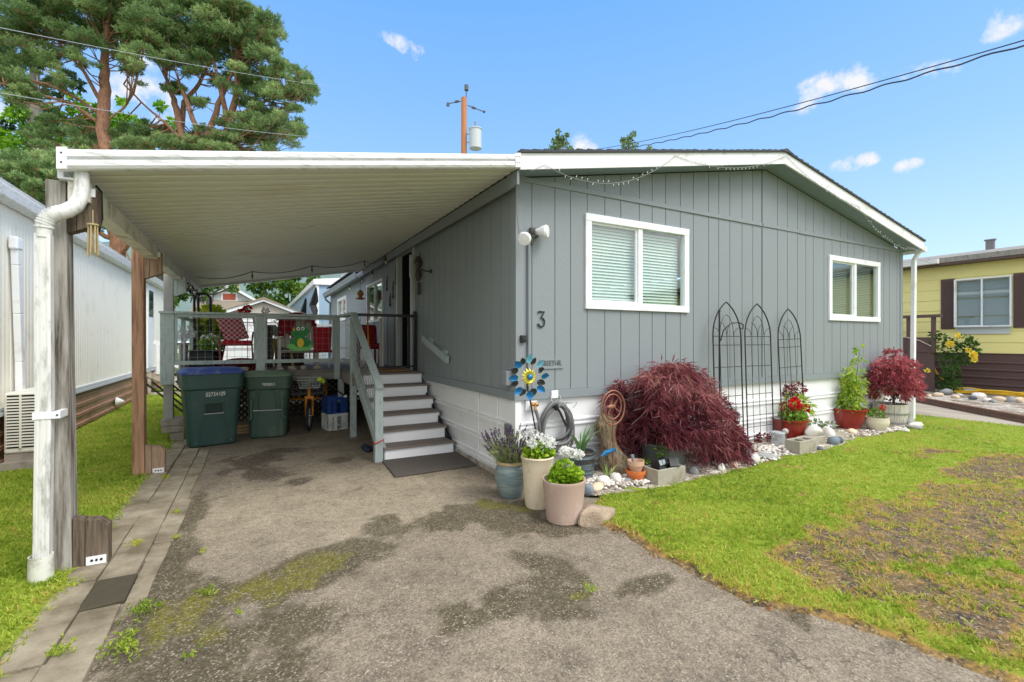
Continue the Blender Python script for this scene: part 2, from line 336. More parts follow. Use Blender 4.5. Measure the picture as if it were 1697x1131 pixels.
X, Y, F = grid(-3.55, 2.8, -9, 9, .035)
n1 = vnoise(X, Y, .9, 1); n2 = vnoise(X, Y, 3, 2); n3 = vnoise(X, Y, 1.6, 3, 5)
B = lambda cx, cy, rx, ry, a=0: blob(X, Y, cx, cy, rx, ry, a)
n4 = vnoise(X, Y, 11, 4, 4); wob = lambda m, lo=.25, hi=.7: sstep(lo, hi, m * 1.2 + (n2 - .5) * 1.5 + (n4 - .5) * 1.1) * sstep(.02, .3, m)
dark = wob(np.max([B(-2.05, -.95, .62, .3, .5), B(-1.45, -.45, .2, .3), B(-1.4, -.3, .13, .16), B(-.55, -.55, .75, .4, -.2), B(-.4, -1.0, .7, .25, -.6) * .8, B(-2.92, -.5, .18, .8), B(-2.8, -1.2, .35, .5), B(-2.4, -1.5, .5, .35) * .8, B(-.85, -2.0, .25, .3) * .7, B(-.6, -1.75, .14, .42, .4) * .8, B(-1.05, -1.9, .3, .18) * .75, B(-.35, -2.15, .35, .1) * .85, B(-1.4, -1.9, .25, .2) * .55, B(.3, -2.75, .12, .3, -.6) * .7, B(-2.9, .7, .12, .9) * .7, B(-2.6, -1.9, .5, .5) * .6], 0), .3, .62) * .8
moss = wob(np.max([B(-2.2, -1.02, .36, .15, .5), B(-2.02, -.93, .34, .17, .5) * .72, B(-.46, -.38, .3, .14, -.9), B(-.28, -.62, .16, .12, -.9), B(-2.72, -1.1, .1, .3) * .8, B(-2.88, -1.2, .08, .3) * .7, B(-2.2, -1.02, .6, .28, .5) * .5, B(-2.6, -1.35, .12, .2) * .6, B(-.7, -2.05, .08, .05) * .7], 0), .3, .8) * .85
pale = sstep(.25, .8, blob(X, Y, -1.6, .5, 1.9, 1.6) + (n1 - .5) * .6)
oil = wob(np.max([B(-2.25, 1.75, .26, .5, .3), B(-2.4, 2.55, .4, .45), B(-2.05, 1.3, .2, .2), B(-2.0, 2.9, .4, .3) * .7, B(-1.4, 2.0, .3, .25) * .6, B(-2.75, 2.2, .1, .3) * .6], 0), .3, .75)
Z = (n1 - .5) * .012
Vv = np.stack([X, Y, Z], -1).reshape(-1, 3)
drive = npmesh('driveway', Vv, F, asphalt_mat(), attrs={'dark': dark.ravel(), 'moss': moss.ravel(), 'pale': pale.ravel(), 'oil': oil.ravel()}, smooth=True); tag(drive, kind='structure')
# right hand lawn: a sheet that follows the edge of the asphalt
EY = [-9, -6, -4.5, -3.6, -3.3, -2.99, -2.81, -2.6, -2.16, -1.76, -1.44, -1.2, -.9, -.72, -.5]
EX = [5, 2.4, 1.15, .55, .46, .4, .29, .1, .09, .1, .12, .06, .3, .5, .6]
def bare(x, y):
    m = np.max([blob(x, y, 1.6, -2.55, .75, .42, -.15), blob(x, y, 2.4, -2.7, 1.1, .6, -.1), blob(x, y, 1.0, -2.75, .5, .45), blob(x, y, 3.6, -2.6, 1.2, .55), blob(x, y, 1.15, -3.25, .7, .35, .1), blob(x, y, 5.2, -2.2, 1.3, .4), blob(x, y, 2.2, -3.6, 1.6, .6), blob(x, y, 5.5, -1.5, .5, .3) * .8], 0)
    return sstep(.15, .75, m + (vnoise(x, y, 2.2, 11, 5) - .5) * 1.1 + (vnoise(x, y, 9, 12, 4) - .5) * .9)
def lawn_mat():
    t = NT('lawn_soil'); v = t.coord(); green = t.mix(t.noise(v, 30, 5), lin(104, 128, 30), lin(150, 168, 44))
    straw = t.mix(t.noise(v, 14, 5), lin(146, 114, 60), lin(186, 152, 84)); vc = t.voro(v, 85, 'Color'); sp = t.n('SeparateColor'); t.L.new(vc, sp.inputs[0])
    grav = t.ramp(sp.outputs[0], [(0, lin(46, 38, 30)), (.6, lin(84, 71, 56)), (.88, lin(114, 100, 82)), (1, lin(160, 147, 128))])
    b = t.attr('bare'); mid = t.ramp(t.noise(v, 9, 8, .72), [(.4, 0.), (.64, 1.)]); c = t.mix(t.ramp(b, [(.12, 0.), (.4, 1.)]), green, t.mix(t.math('MULTIPLY', mid, t.ramp(b, [(.35, 1.6), (.75, 1.0), (1.0, .5)])), grav, straw))
    t.bump(t.math('ADD', sp.outputs[0], t.noise(v, 60, 4)), .6, .012); return t.fin(c, .95)
m_lawn = lawn_mat()
sarr = np.concatenate([np.linspace(0, 4, 110), np.linspace(4.08, 9.4, 60)]); yarr = np.linspace(-9, -.45, 240)
S_, Y = np.meshgrid(sarr, yarr, indexing='ij'); ex = np.interp(Y, EY, EX) + (vnoise(Y * 1.0, Y * 0 + 3, 5, 21) - .5) * .1
X = ex + S_ * (9.4 - ex) / 9.4; nx, ny = X.shape; i = np.arange(nx * ny).reshape(nx, ny); F = np.stack([i[:-1, :-1], i[1:, :-1], i[1:, 1:], i[:-1, 1:]], -1).reshape(-1, 4)
bb = np.maximum(bare(X, Y), (1 - sstep(0, .14, S_ + (vnoise(X, Y, 6, 22) - .5) * .12)) * .9); Z = -.012 + sstep(0, .06, S_) * .024 + sstep(0, .3, S_) * .018 + (vnoise(X, Y, 3, 23) - .5) * .016
tag(npmesh('lawn', np.stack([X, Y, Z], -1).reshape(-1, 3), F, m_lawn, attrs={'bare': bb.ravel()}, smooth=True), kind='structure')
X, Y, F = grid(8.4, 9.4, -.5, 3, .1); tag(npmesh('lawn', np.stack([X, Y, X * 0 + .028], -1).reshape(-1, 3), F, m_lawn, attrs={'bare': X.ravel() * 0}), kind='structure')
X, Y, F = grid(-5.2, -3.4, -8, 18, .06); Zl = .01 + (vnoise(X, Y, 3, 24) - .5) * .016 + .02 * sstep(-3.42, -3.6, X)
tag(npmesh('lawn', np.stack([X, Y, Zl], -1).reshape(-1, 3), F, m_lawn, attrs={'bare': (X.ravel() * 0 + vnoise(X, Y, 4, 25).ravel() * .25)}, smooth=True), kind='structure')
grasscols = [lin(112, 136, 46), lin(148, 174, 58), lin(176, 194, 74), lin(198, 206, 96), lin(208, 174, 104)]
m_grass = leafmat('grass_blades', grasscols, .4, .55)
def grass(P, seed, L=.04, name='grass', straw=None, n=4):
    rg = np.random.default_rng(seed); Dr = np.tile([[0, 0, 1.]], (len(P), 1)); V, F = sprays(rg, P, Dr, n, L, .0065, .55, .25, .4)
    ti = np.clip(vnoise(P[:, 0], P[:, 1], 1.3, 31) * .95 - .1 + rg.uniform(-.15, .32, len(P)) + (vnoise(P[:, 0], P[:, 1], 7, 33, 2) - .5) * .3, 0, .86)
    if straw is not None: ti = np.where(rg.uniform(0, 1, len(P)) < straw, rg.uniform(.8, 1, len(P)), ti)
    return tag(npmesh(name, V, F, m_grass, attrs={'tint': np.repeat(ti, n)}), kind='stuff')
rg = np.random.default_rng(5)
def sample(n, x0, x1, y0, y1): return rg.uniform(x0, x1, n), rg.uniform(y0, y1, n)
def yb(x): return np.interp(x, [.5, .99, 1.65, 2.8, 3.5, 4.3, 5.7, 6.9, 7.6, 8.2], [-.72, -.84, -.84, -.8, -.74, -.76, -.58, -.62, -.5, -.1])
x, y = sample(300000, .0, 9.4, -7, 3); ed = np.interp(y, EY, EX); dist = np.hypot(x - CAM[0], y - CAM[1])
keep = (rg.uniform(0, 1, len(x)) < np.clip(3.4 / dist, .16, 1) ** 1.5) & (x > ed + .02 + rg.uniform(0, .1, len(x)) ** 1) & ((y < yb(x) + rg.uniform(-.03, .05, len(x))) | (x > 8.75))
u_ = (x - CAM[0]) * RT[0] + (y - CAM[1]) * RT[1]; d_ = (x - CAM[0]) * FW[0] + (y - CAM[1]) * FW[1]; keep &= (np.abs(u_) < d_ * 1.25 + .4)
b_ = bare(x, y); keep &= rg.uniform(0, 1, len(x)) > np.clip(b_ * 1.0 - .05 - sstep(.42, .62, vnoise(x, y, 7, 41, 5)) * .55, 0, .94)
x, y, b_ = x[keep], y[keep], b_[keep]
grass(np.stack([x, y, x * 0 + .025], -1), 6, .043, straw=np.clip(b_ * .95, .05, .62) + (np.interp(y, EY, EX) + .15 > x) * .3)
x, y = sample(95000, -5.1, -3.42, -3, 13); dist = np.hypot(x - CAM[0], y - CAM[1]); keep = (rg.uniform(0, 1, len(x)) < np.clip(3.2 / dist, .2, 1)) & (x < -3.5 + .05 * rg.normal(size=len(x)))
x, y = x[keep], y[keep]; grass(np.stack([x, y, x * 0 + .025], -1), 7, .045, straw=x * 0 + .06)
# weeds growing in the joints of the slabs and at the asphalt's edge
pts = []
for cx, cy, r, n in [(-2.98, -1.0, .1, 90), (-3.0, -1.35, .1, 110), (-3.2, .1, .06, 45), (-3.27, -1.25, .07, 50), (-3.03, .75, .04, 20), (-2.68, -.95, .06, 30), (-2.75, -.3, .03, 14), (-3.3, 2.1, .06, 40), (-.62, -2.05, .05, 30), (-2.95, .1, .04, 14), (-2.7, -1.6, .05, 14), (-3.45, -.45, .09, 110), (-3.5, -.15, .05, 60), (-2.5, -1.3, .03, 10)]:
    n = int(n * .8); pts.append(np.stack([rg.normal(cx, r * .4, n), rg.normal(cy, r * .6, n), np.full(n, .02)], -1))
grass(np.concatenate(pts), 8, .024, name='weeds', n=5)
# loose stones on the bare patch
sm = mat('loose_pebble', lin(138, 126, 112), .85, .25, 9)
gv = MB(); x, y = sample(2600, .4, 6, -3.9, -1.7); keep = (bare(x, y) > .7)
for a, b in list(zip(x[keep], y[keep]))[:420]:
    r = rg.uniform(.005, .013) * (1.6 if rg.random() < .05 else 1); gv.ball((a, b, .028), r, r * rg.uniform(.7, 1.2), r * .6, 6, 4)
tag(gv.build('gravel', sm, smooth=True), kind='stuff')
# concrete slabs beside the driveway
rr = random.Random(3)
def slab(x0, x1, y0, y1, m, h=.022):
    b = MB(); j = lambda: rr.uniform(-.008, .008); z = h + rr.uniform(-.006, .006)
    pb = [(x0 + j(), y0 + j()), (x1 + j(), y0 + j()), (x1 + j(), y1 + j()), (x0 + j(), y1 + j())]
    b.prism(pb, -.05, z, 'z'); b.v = [(a, c, d + (rr.uniform(-.005, .005) if d > 0 else 0)) for a, c, d in b.v]
    return tag(b.build('path_slab', m, bevel=.006), kind='structure')
y0 = -2.4
for L_ in (.45, .6, .56, .34, .44, .62, .55, .9, .92, .86, .6): slab(-3.49, -3.305, y0, y0 + L_ - .008, m_slab); y0 += L_
y0 = -2.4
for k, L_ in enumerate((.5, .56, .5, .37, .62, .6, .58, .85, .9, .6)): slab(-3.298, -3.1, y0, y0 + L_ - .006, m_slabdark if k == 3 else m_slab, .018); y0 += L_
y0 = -1.0
for L_ in (.4, .36, .3, .48, .6, .5, .5, .6, .8): slab(-3.094, -2.98 + rr.uniform(-.03, .03), y0, y0 + L_ - .004, m_slab, .012); y0 += L_
# road between the homes on the right, hills far behind
t = NT('side_road'); v = t.coord((1, .25, 1)); t.bump(t.noise(t.coord(), 60), .4, .01); m_sroad = t.fin(t.mix(t.ramp(t.noise(v, 2.2, 6), [(.35, 0.), (.65, 1.)]), lin(150, 140, 126), lin(176, 166, 150)), .9)
g = MB(); g.add([(9.35, -30, .012), (12.9, -30, .012), (12.9, 30, .012), (9.35, 30, .012)], [(0, 1, 2, 3)]); tag(g.build('side_road', m_sroad), kind='structure')
X, Y, F = grid(-260, 120, 180, 300, 8); Z = 42 * np.exp(-((Y - 250) / 40) ** 2) * (.7 + .6 * vnoise(X, Y, .02, 51)) - 1
tag(npmesh('hill', np.stack([X, Y, Z], -1).reshape(-1, 3), F, mat('wooded_hill', lin(104, 124, 120), .95, .3, .2), smooth=True), kind='structure')
# ------------------------------------------------------------------ the grey home
HW, HL = 8.58, 13.75; RX, RZ, SL = 4.29, 4.09, .193
ztop = lambda x: RZ - SL * abs(x - RX)
home = thing('mobile_home', 'grey mobile home with white skirting and a shallow gabled shingle roof', 'house')
def siding(u0, u1, zb, zt, grooves, holes, place, gw=.011, gd=.009):
    """vertical board siding with sunk grooves; zt(u) top edge; holes (u0,u1,z0,z1); place(u, depth, z) -> point"""
    mb = MB(); cuts = sorted(set([u0, u1] + [x for g_ in grooves for x in (g_ - gw / 2, g_ + gw / 2)] + [x for h in holes for x in h[:2]] + ([RX] if u0 < RX < u1 else [])))
    isg = lambda m_: any(abs(m_ - g_) < gw / 2 for g_ in grooves)
    for a, b in zip(cuts, cuts[1:]):
        if b - a < 1e-5: continue
        m_ = (a + b) / 2; spans = [(zb, None)]; hs = sorted([h for h in holes if h[0] - 1e-6 < a and b < h[1] + 1e-6], key=lambda h: h[2])
        if hs:
            spans = []; z = zb
            for h in hs: spans.append((z, h[2])); z = h[3]
            spans.append((z, None))
        dd = gd if isg(m_) else 0
        for z0, z1 in spans:
            za, zc = (z1, z1) if z1 is not None else (zt(a), zt(b))
            mb.add([place(a, dd, z0), place(b, dd, z0), place(b, dd, zc), place(a, dd, za)], [(0, 1, 2, 3)])
            if dd:
                for e, zz in ((a, za), (b, zc)): mb.add([place(e, 0, z0), place(e, dd, z0), place(e, dd, zz), place(e, 0, zz)], [(0, 1, 2, 3)])
    return mb
G1 = [.204, .503, .715, .951, 1.212, 1.459, 1.76, 1.976, 2.212, 2.48, 2.728, 3.03, 3.238, 3.474, 3.743, 3.988, 4.59, 4.843, 5.109, 5.337, 5.55, 5.86, 6.103, 6.362, 6.6, 6.806, 7.119, 7.356, 7.633, 7.856, 8.064, 8.364]
W1 = (.93, 2.61, 1.93, 2.99); W2 = (6.0, 7.66, 1.9, 2.95)
fw = siding(0, HW, 1.0, ztop, G1, [W1, W2], lambda u, d, z: (u, d, z)).build('front_wall', m_side, home)
DOOR = (3.6, 4.57, 1.04, 3.14)
G2 = [.119, .333, .576, .832, 1.078, 1.302, 1.599, 1.82, 2.093, 2.316, 2.541, 2.81, 3.057, 3.3, 4.75, 4.95, 5.2, 5.45, 5.66]
sw = siding(0, HL, 1.0, lambda y: 3.26, G2, [DOOR, (5.85, 7.4, 2.0, 2.84), (10.35, 11.95, 2.2, 2.86)], lambda u, d, z: (d, u, z)).build('side_wall', m_side, home)
b = MB(); b.add([(HW, 0, .9), (HW, HL, .9), (HW, HL, 3.26), (HW, 0, 3.26)], [(0, 1, 2, 3)]); b.add([(0, HL, .9), (HW, HL, .9), (HW, HL, 3.26), (RX, HL, RZ), (0, HL, 3.26)], [(0, 1, 2, 3, 4)]); b.build('rear_wall', m_side, home)
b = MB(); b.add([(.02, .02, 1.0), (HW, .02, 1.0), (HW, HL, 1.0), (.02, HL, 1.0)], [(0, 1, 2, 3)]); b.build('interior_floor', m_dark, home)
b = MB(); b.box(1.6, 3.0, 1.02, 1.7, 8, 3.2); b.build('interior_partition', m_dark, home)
b = MB(); b.box(-.018, -.018, .905, HW + .018, 0, .998); b.build('belly_band', m_trimgrey, home)
b = MB(); b.box(-.018, .003, .905, 0, HL, .998); b.build('belly_band', m_trimgrey, home)
b = MB(); b.box(.0, -.011, 1.0, .1, 0, 3.24); b.build('corner_trim', m_side, home)
b = MB(); b.box(HW - .1, -.011, 1.0, HW, 0, 3.24); b.build('corner_trim', m_side, home)
b = MB(); b.box(.0, -.016, 3.238, 4.19, 0, 3.29); b.box(4.215, -.013, 3.24, 5.15, 0, 3.292); b.box(5.152, -.016, 3.236, HW, 0, 3.287); b.build('gable_batten', m_side, home)
b = MB(); b.box(4.196, -.006, 1.0, 4.212, .0, ztop(4.2)); b.build('marriage_joint_trim', mat('dark_joint', lin(84, 92, 94), .6), home)
# skirting: ribbed metal sheets
def skirtprof(o):
    pr = [(o, .02)]
    for z in (.12, .36, .62):
        pr += [(o, z - .045), (o - .022, z - .034), (o - .022, z - .018), (o, z - .006), (o, z + .006), (o - .022, z + .018), (o - .022, z + .034), (o, z + .045)]
    return pr + [(o, .905)]
sk = MB().strip(skirtprof(.03), .0, HW, 'x').build('front_skirting', m_skirt, home)
b = MB()
b.strip(skirtprof(.03), .02, HL, 'y'); b.build('side_skirting', m_skirt, home)
b = MB(); b.box(0, 0, .02, .07, .07, .9); b.build('skirting_corner_post', m_skirt, home)
for y_, w_ in ((.44, .006), (.95, .02)):
    b = MB(); b.box(.006, y_, .02, .02, y_ + w_, .9); b.build('skirting_seam', m_skirt, home)
b = MB(); b.box(.005, -.0, 0, HW, .06, .05); b.box(.0, .07, 0, .06, HL, .05); b.build('skirting_base_rail', mat('weathered_base_rail', lin(186, 178, 168), .8, .1, 6, dirt=lin(120, 90, 70), dscale=5), home)
b = MB(); b.box(-.002, .06, .5, .012, .25, .625); vent = b.build('skirting_vent', mat('grey_vent_metal', lin(128, 130, 134), .5, .12, 30), home)
b = MB(); [b.box(-.006, .075, .513 + k * .012, 0.002, .235, .519 + k * .012) for k in range(9)]; b.build('vent_grille', MATS['grey_vent_metal'], vent)
# windows
def window(mapf, u0, u1, z0, z1, fwid, curtain=None, mull=.5, blindmat=m_blind, slat=.038, parent=home, glassm=None, name='window'):
    """mapf(u, out, z); frame with a mullion, an inner sash, panes, a slatted blind behind"""
    def bx(mb, a, b_, za, zb_, o0, o1):
        vs = [mapf(u, o, z) for z in (za, zb_) for o in (o0, o1) for u in (a, b_)]
        mb.add(vs, [(0, 2, 3, 1), (4, 5, 7, 6), (0, 1, 5, 4), (2, 6, 7, 3), (0, 4, 6, 2), (1, 3, 7, 5)])
    fr = MB(); um = u0 + (u1 - u0) * mull
    bx(fr, u0, u1, z0, z0 + fwid, -.05, .03); bx(fr, u0, u1, z1 - fwid, z1, -.05, .03); bx(fr, u0, u0 + fwid, z0 + fwid, z1 - fwid, -.05, .027); bx(fr, u1 - fwid, u1, z0 + fwid, z1 - fwid, -.05, .027)
    bx(fr, um - fwid * .42, um + fwid * .42, z0 + fwid, z1 - fwid, -.05, .015)
    f = fr.build(name, m_white, parent, bevel=.003)
    sa = MB(); i0, i1, q0, q1 = u0 + fwid, um - fwid * .42, z0 + fwid, z1 - fwid; t_ = fwid * .3
    bx(sa, i0, i1, q0, q0 + t_, -.035, -.008); bx(sa, i0, i1, q1 - t_, q1, -.035, -.008); bx(sa, i0, i0 + t_, q0 + t_, q1 - t_, -.035, -.008); bx(sa, i1 - t_, i1, q0 + t_, q1 - t_, -.035, -.008)
    sa.build('sash', m_white, f)
    pn = MB(); pn.add([mapf(i0, -.022, q0), mapf(i1, -.022, q0), mapf(i1, -.022, q1), mapf(i0, -.022, q1)], [(0, 1, 2, 3)]); pn.build('pane', glassm or m_glass, f)
    pn = MB(); pn.add([mapf(um + fwid * .42, -.012, q0), mapf(u1 - fwid, -.012, q0), mapf(u1 - fwid, -.012, q1), mapf(um + fwid * .42, -.012, q1)], [(0, 1, 2, 3)]); pn.build('pane', glassm or m_glass, f)
    if blindmat:
        bl = MB(); z = q1 - .02
        while z > q0 + .01:
            bl.add([mapf(i0 + .01, -.082, z - slat * .95), mapf(u1 - fwid - .01, -.082, z - slat * .95), mapf(u1 - fwid - .01, -.104, z), mapf(i0 + .01, -.104, z)], [(0, 1, 2, 3)]); z -= slat
        bl.build('blind', blindmat, f)
    if curtain:
        cu = MB(); pr = []
        for k in range(61):
            u = um + (u1 - um) * k / 60; pr.append((u, -.16 + .025 * math.sin(k * 1.3) + .012 * math.sin(k * 3.1)))
        vs = [mapf(u, o, z) for z in (q0, q1) for u, o in pr]; cu.add(vs, [(k, k + 1, k + 62, k + 61) for k in range(60)]); cu.build('curtain', curtain, f, smooth=True)
    return f
front = lambda u, o, z: (u, -o, z)
window(front, .915, 2.62, 1.908, 3.01, .085)
window(front, 5.983, 7.675, 1.876, 2.97, .085, curtain=mat('green_curtain', lin(120, 160, 128), .8, .1, 8), blindmat=mat('grey_blind', lin(150, 158, 158), .6, .05, 4), slat=.03)
side = lambda u, o, z: (-o, u, z)
window(side, 5.8, 7.42, 1.96, 2.87, .05, blindmat=None)
window(side, 10.3, 12.0, 2.15, 2.88, .09, blindmat=mat('dim_blind', lin(140, 150, 140), .7))
# door
b = MB(); y0, y1, z0, z1 = 3.53, 4.63, 1.035, 3.2
b.box(-.035, y0, z0, .06, y0 + .075, z1); b.box(-.035, y1 - .075, z0, .06, y1, z1); b.box(-.035, y0 + .075, z1 - .06, .06, y1 - .075, z1)
df = b.build('door_frame', mat('door_frame_aluminium', lin(196, 198, 196), .45, .05), home)
b = MB(); b.box(.05, y0 + .1, z0, .75, y0 + .14, z1 - .06); dl = b.build('door_leaf', mat('door_leaf_paint', lin(70, 76, 84), .5, .1), home)
b = MB(); b.ball((.12, y0 + .16, 2.03), .018); b.build('door_handle', m_steel, dl, smooth=True)
b = MB(); b.box(-.075, y0 - .02, z0, -.037, y0 + .045, z1 - .5); b.box(-.09, y0 - .03, 2.62, -.037, y0 + .05, 3.0); b.build('storm_door_edge', MATS['door_frame_aluminium'], home)
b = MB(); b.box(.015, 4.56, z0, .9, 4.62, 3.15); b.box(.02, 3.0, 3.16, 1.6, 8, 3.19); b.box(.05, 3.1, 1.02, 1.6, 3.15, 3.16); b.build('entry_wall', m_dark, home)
m_soffit = mat('blue_grey_soffit', lin(132, 147, 158), .6, .05, 4)
# roof: slabs with stepped shingle courses
def roofprof(sgn):
    pr = []; n = 32; half = 4.405
    for k in range(n):
        for e, dz in ((k / n, .012), ((k + 1) / n - .0005, .0)):
            pr.append((RX + sgn * half * (1 - e), RZ + .185 - SL * half * (1 - e) + dz))
    return pr
b = MB()
for sgn in (-1, 1):
    pr = roofprof(sgn); rp = random.Random(4 + sgn); pr = [(u, z + rp.uniform(-.004, .007)) for u, z in pr]
    b.prism(pr + [(RX, RZ + .165), (RX + sgn * 4.405, RZ + .165 - SL * 4.405)], -.325, HL + .2, 'y')
roof = b.build('roof', m_shingle, home)
b = MB(); b.prism([(RX - .16, RZ + .16), (RX, RZ + .212), (RX + .16, RZ + .16)], -.33, HL + .2, 'y'); b.build('ridge_cap', m_shingle, roof)
for sgn, e in ((-1, 4.396), (1, 4.40)):
    b = MB(); zb = RZ; b.prism([(RX, zb), (RX + sgn * e, zb - SL * e), (RX + sgn * e, zb - SL * e + .163), (RX, zb + .163)], -.3, -.275, 'y'); b.build('rake_fascia', m_fascia, home)
    b = MB(); b.prism([(RX, zb + .012), (RX + sgn * e, zb - SL * e + .012), (RX + sgn * e, zb - SL * e + .03), (RX, zb + .03)], -.274, -.0, 'y'); b.build('gable_soffit', m_soffit, home)
b = MB(); b.box(-.12, 0.0, 3.2, -.0, HL, 3.245); b.box(-.13, -.27, 3.1, -.105, HL, 3.23); b.build('eave_soffit', mat('eave_paint', lin(128, 134, 136), .6, .06), home)
b = MB(); b.box(HW, 0, 3.2, HW + .11, HL, 3.24); b.box(HW + .09, -.27, 3.2, HW + .11, HL, 3.35); b.build('eave_soffit', m_fascia, home)
b = MB(); b.prism([(-.131, 3.06), (-.25, 3.06), (-.28, 3.2), (-.27, 3.2), (-.24, 3.075), (-.131, 3.075)], 7.5, HL - .1, 'y'); b.build('gutter', m_trimgrey, home)
b = MB(); b.tube([(-.2, HL - .25, 3.06), (-.2, HL - .25, 2.98), (-.03, HL - .15, 2.86), (-.03, HL - .12, 2.6), (-.03, HL - .12, .1)], .035, 8); b.build('downspout', m_trimgrey, home, smooth=True)
# leaning white downspout at the far right corner
b = MB(); b.bar((8.66, -.13, 0.03), (8.72, -.13, 3.08), .085, .065, (0, 1, 0)); b.bar((8.72, -.13, 3.08), (8.74, -.2, 3.24), .075, .06, (0, 1, 0)); b.box(8.7, -.31, 3.22, 8.79, -.0, 3.31); b.build('downspout', m_white, home, bevel=.006)
# conduit, meter box etc. belong to the house wall
b = MB(); b.tube([(.155, -.022, 1.02), (.155, -.022, 2.62)], .017, 8); b.build('conduit', m_side, home, smooth=True)
b = MB(); b.tube([(.165, -.02, .96), (.165, -.02, 1.12)], .02, 8); b.build('conduit', m_trimgrey, home, smooth=True)
b = MB(); b.box(-.07, .07, 1.06, -.0, .17, 1.215); b.build('meter_box', mat('grey_plastic_box', lin(140, 146, 152), .5, .05), home, bevel=.006)
b = MB(); b.box(.13, -.006, .79, .27, .02, .9); b.box(.145, -.012, .805, .255, -.006, .885); b.build('hose_bib_plate', m_white, home, bevel=.004)
# ------------------------------------------------------------------ things fixed to the front wall
fl = thing('flood_light', 'grey twin floodlight with two round white bulbs high on the wall corner', 'floodlight', (.19, 0, 2.68))
b = MB(); b.cbox((.21, -.03, 2.7), .09, .05, .1); b.tube([(.2, -.05, 2.71), (.16, -.1, 2.7)], .022); b.tube([(.23, -.05, 2.71), (.28, -.08, 2.71)], .022); b.tube([(.2, -.03, 2.68), (.19, -.02, 2.58)], .02); b.build('bracket', mat('dark_grey_fitting', lin(84, 84, 82), .5), fl)
for p, q in (((.17, -.06, 2.69), tuple(onY(868, 397, -.22))), ((.24, -.05, 2.71), tuple(onY(908, 384, -.14)))):
    p, q = Vector(p), Vector(q); d = (q - p).normalized(); p = q - d * .14; b = MB(); b.tube([p, p + d * .04, p + d * .08, p + d * .12, p + d * .14, p + d * .145], [.03, .04, .062, .072, .062, .0], 20); b.build('bulb', mat('white_bulb_glass', lin(240, 240, 240), .3, .02), fl, smooth=True)
hn = thing('house_number', 'black house number 3 on the grey wall', 'house number', (.32, 0, 1.77))
tube3 = [(-.04, .075), (-.03, .085), (.035, .085), (-.005, .02), (.02, .012), (.038, -.02), (.03, -.06), (.0, -.08), (-.03, -.07), (-.042, -.045)]
for rr_, mm, oy, nm in ((.0105, m_black, -.014, 'digit'), (.0155, m_trimgrey, -.006, 'backing')):
    b = MB(); b.tube([(.32 + x_ * 1.0, oy, 1.772 + z_ * 1.0) for x_, z_ in tube3], rr_, 6); b.v = [(x_, oy + (y_ - oy) * .5, z_) for x_, y_, z_ in b.v]; b.build(nm, mm, hn)
cm = thing('doorbell_camera', 'small black square camera on the corner trim', 'camera', (.075, 0, 1.56))
b = MB(); b.box(.045, -.045, 1.52, .11, -.011, 1.6); b.build('body', m_black, cm, bevel=.01); b = MB(); b.tube([(.078, -.045, 1.565), (.078, -.052, 1.565)], .013, 14); b.build('lens', mat('lens_black', lin(60, 62, 68), .15), cm)
sg = thing('name_plate', 'grey raised-letter name plate on the wall above the hose', 'sign', (.47, 0, 1.27))
b = MB(); b.box(.3, -.014, 1.232, .61, 0, 1.262); b.box(.3, -.009, 1.262, .6, 0, 1.335); b.build('plate', m_side, sg)
fc = D.curves.new('lettering', 'FONT'); fc.body = 'GREETHIL'; fc.size = .082; fc.extrude = .004; fc.align_x = 'LEFT'; fo = textmesh('lettering', fc, mat('lettering_shade', lin(112, 118, 120), .6), sg); fo.location = Vector((.3, -.014, 1.268)) - ORG[sg.name]; fo.rotation_euler = (PI / 2, 0, 0); fo.scale = (.8, 1, 1)
# hose and its hanger, tap
hg = thing('hose_hanger', 'white metal hose bracket screwed to the grey belly band', 'hanger', (.48, 0, .95))
b = MB(); b.box(.44, -.03, .905, .53, -.019, .99); b.build('plate', m_white, hg, bevel=.004)
b = MB(); [b.tube([(x_, -.026, .935), (x_, -.06, .86), (x_, -.13, .83), (x_, -.16, .87)], .005, 6) for x_ in (.43, .55)]; b.tube([(.56, -.03, .85), (.62, -.15, .86), (.7, -.15, .86), (.66, -.13, .8)], .004, 6); b.build('wire_arm', m_galv, hg, smooth=True)
hs = thing('garden_hose', 'dark grey garden hose coiled on its wall hanger', 'hose', (.47, -.1, .6)); rh = random.Random(8); pts = []
for k in range(13):
    a_, b_, cx_ = rh.uniform(.17, .225), rh.uniform(.2, .27), .475 + rh.uniform(-.02, .02); oy = -.035 - rh.uniform(0, .1); top = .865 + rh.uniform(-.03, .01)
    for j in range(24):
        a = 2 * PI * j / 24 + PI / 2; pts.append((cx_ + a_ * math.cos(a) * (1 - .15 * math.sin(a)), oy - .02 * math.sin(a * 2 + k), top - b_ + b_ * math.sin(a)))
b = MB(); b.tube(pts, .0145, 7); b.build('coil', mat('grey_hose_rubber', lin(112, 112, 112), .55, .18, 30), hs, smooth=True)
b = MB(); b.tube([(.4, -.17, .84), (.45, -.17, .78), (.5, -.175, .68), (.53, -.18, .62)], .013, 8); b.tube([(.395, -.16, .85), (.42, -.17, .8)], [.035, .022], 10); b.build('nozzle', m_black, hs, smooth=True)
tp = thing('garden_tap', 'brass garden tap on a white plate under the wall corner', 'tap', (.2, -.02, .84))
b = MB(); b.tube([(.195, -.01, .86), (.195, -.07, .86)], .016); b.ball((.175, -.07, .865), .026, .02, .024); b.ball((.22, -.075, .86), .026, .02, .024); b.tube([(.2, -.07, .85), (.2, -.085, .8)], .015); b.build('brass_body', mat('brass', lin(190, 146, 92), .35, .15, 20, metal=.7), tp, smooth=True)
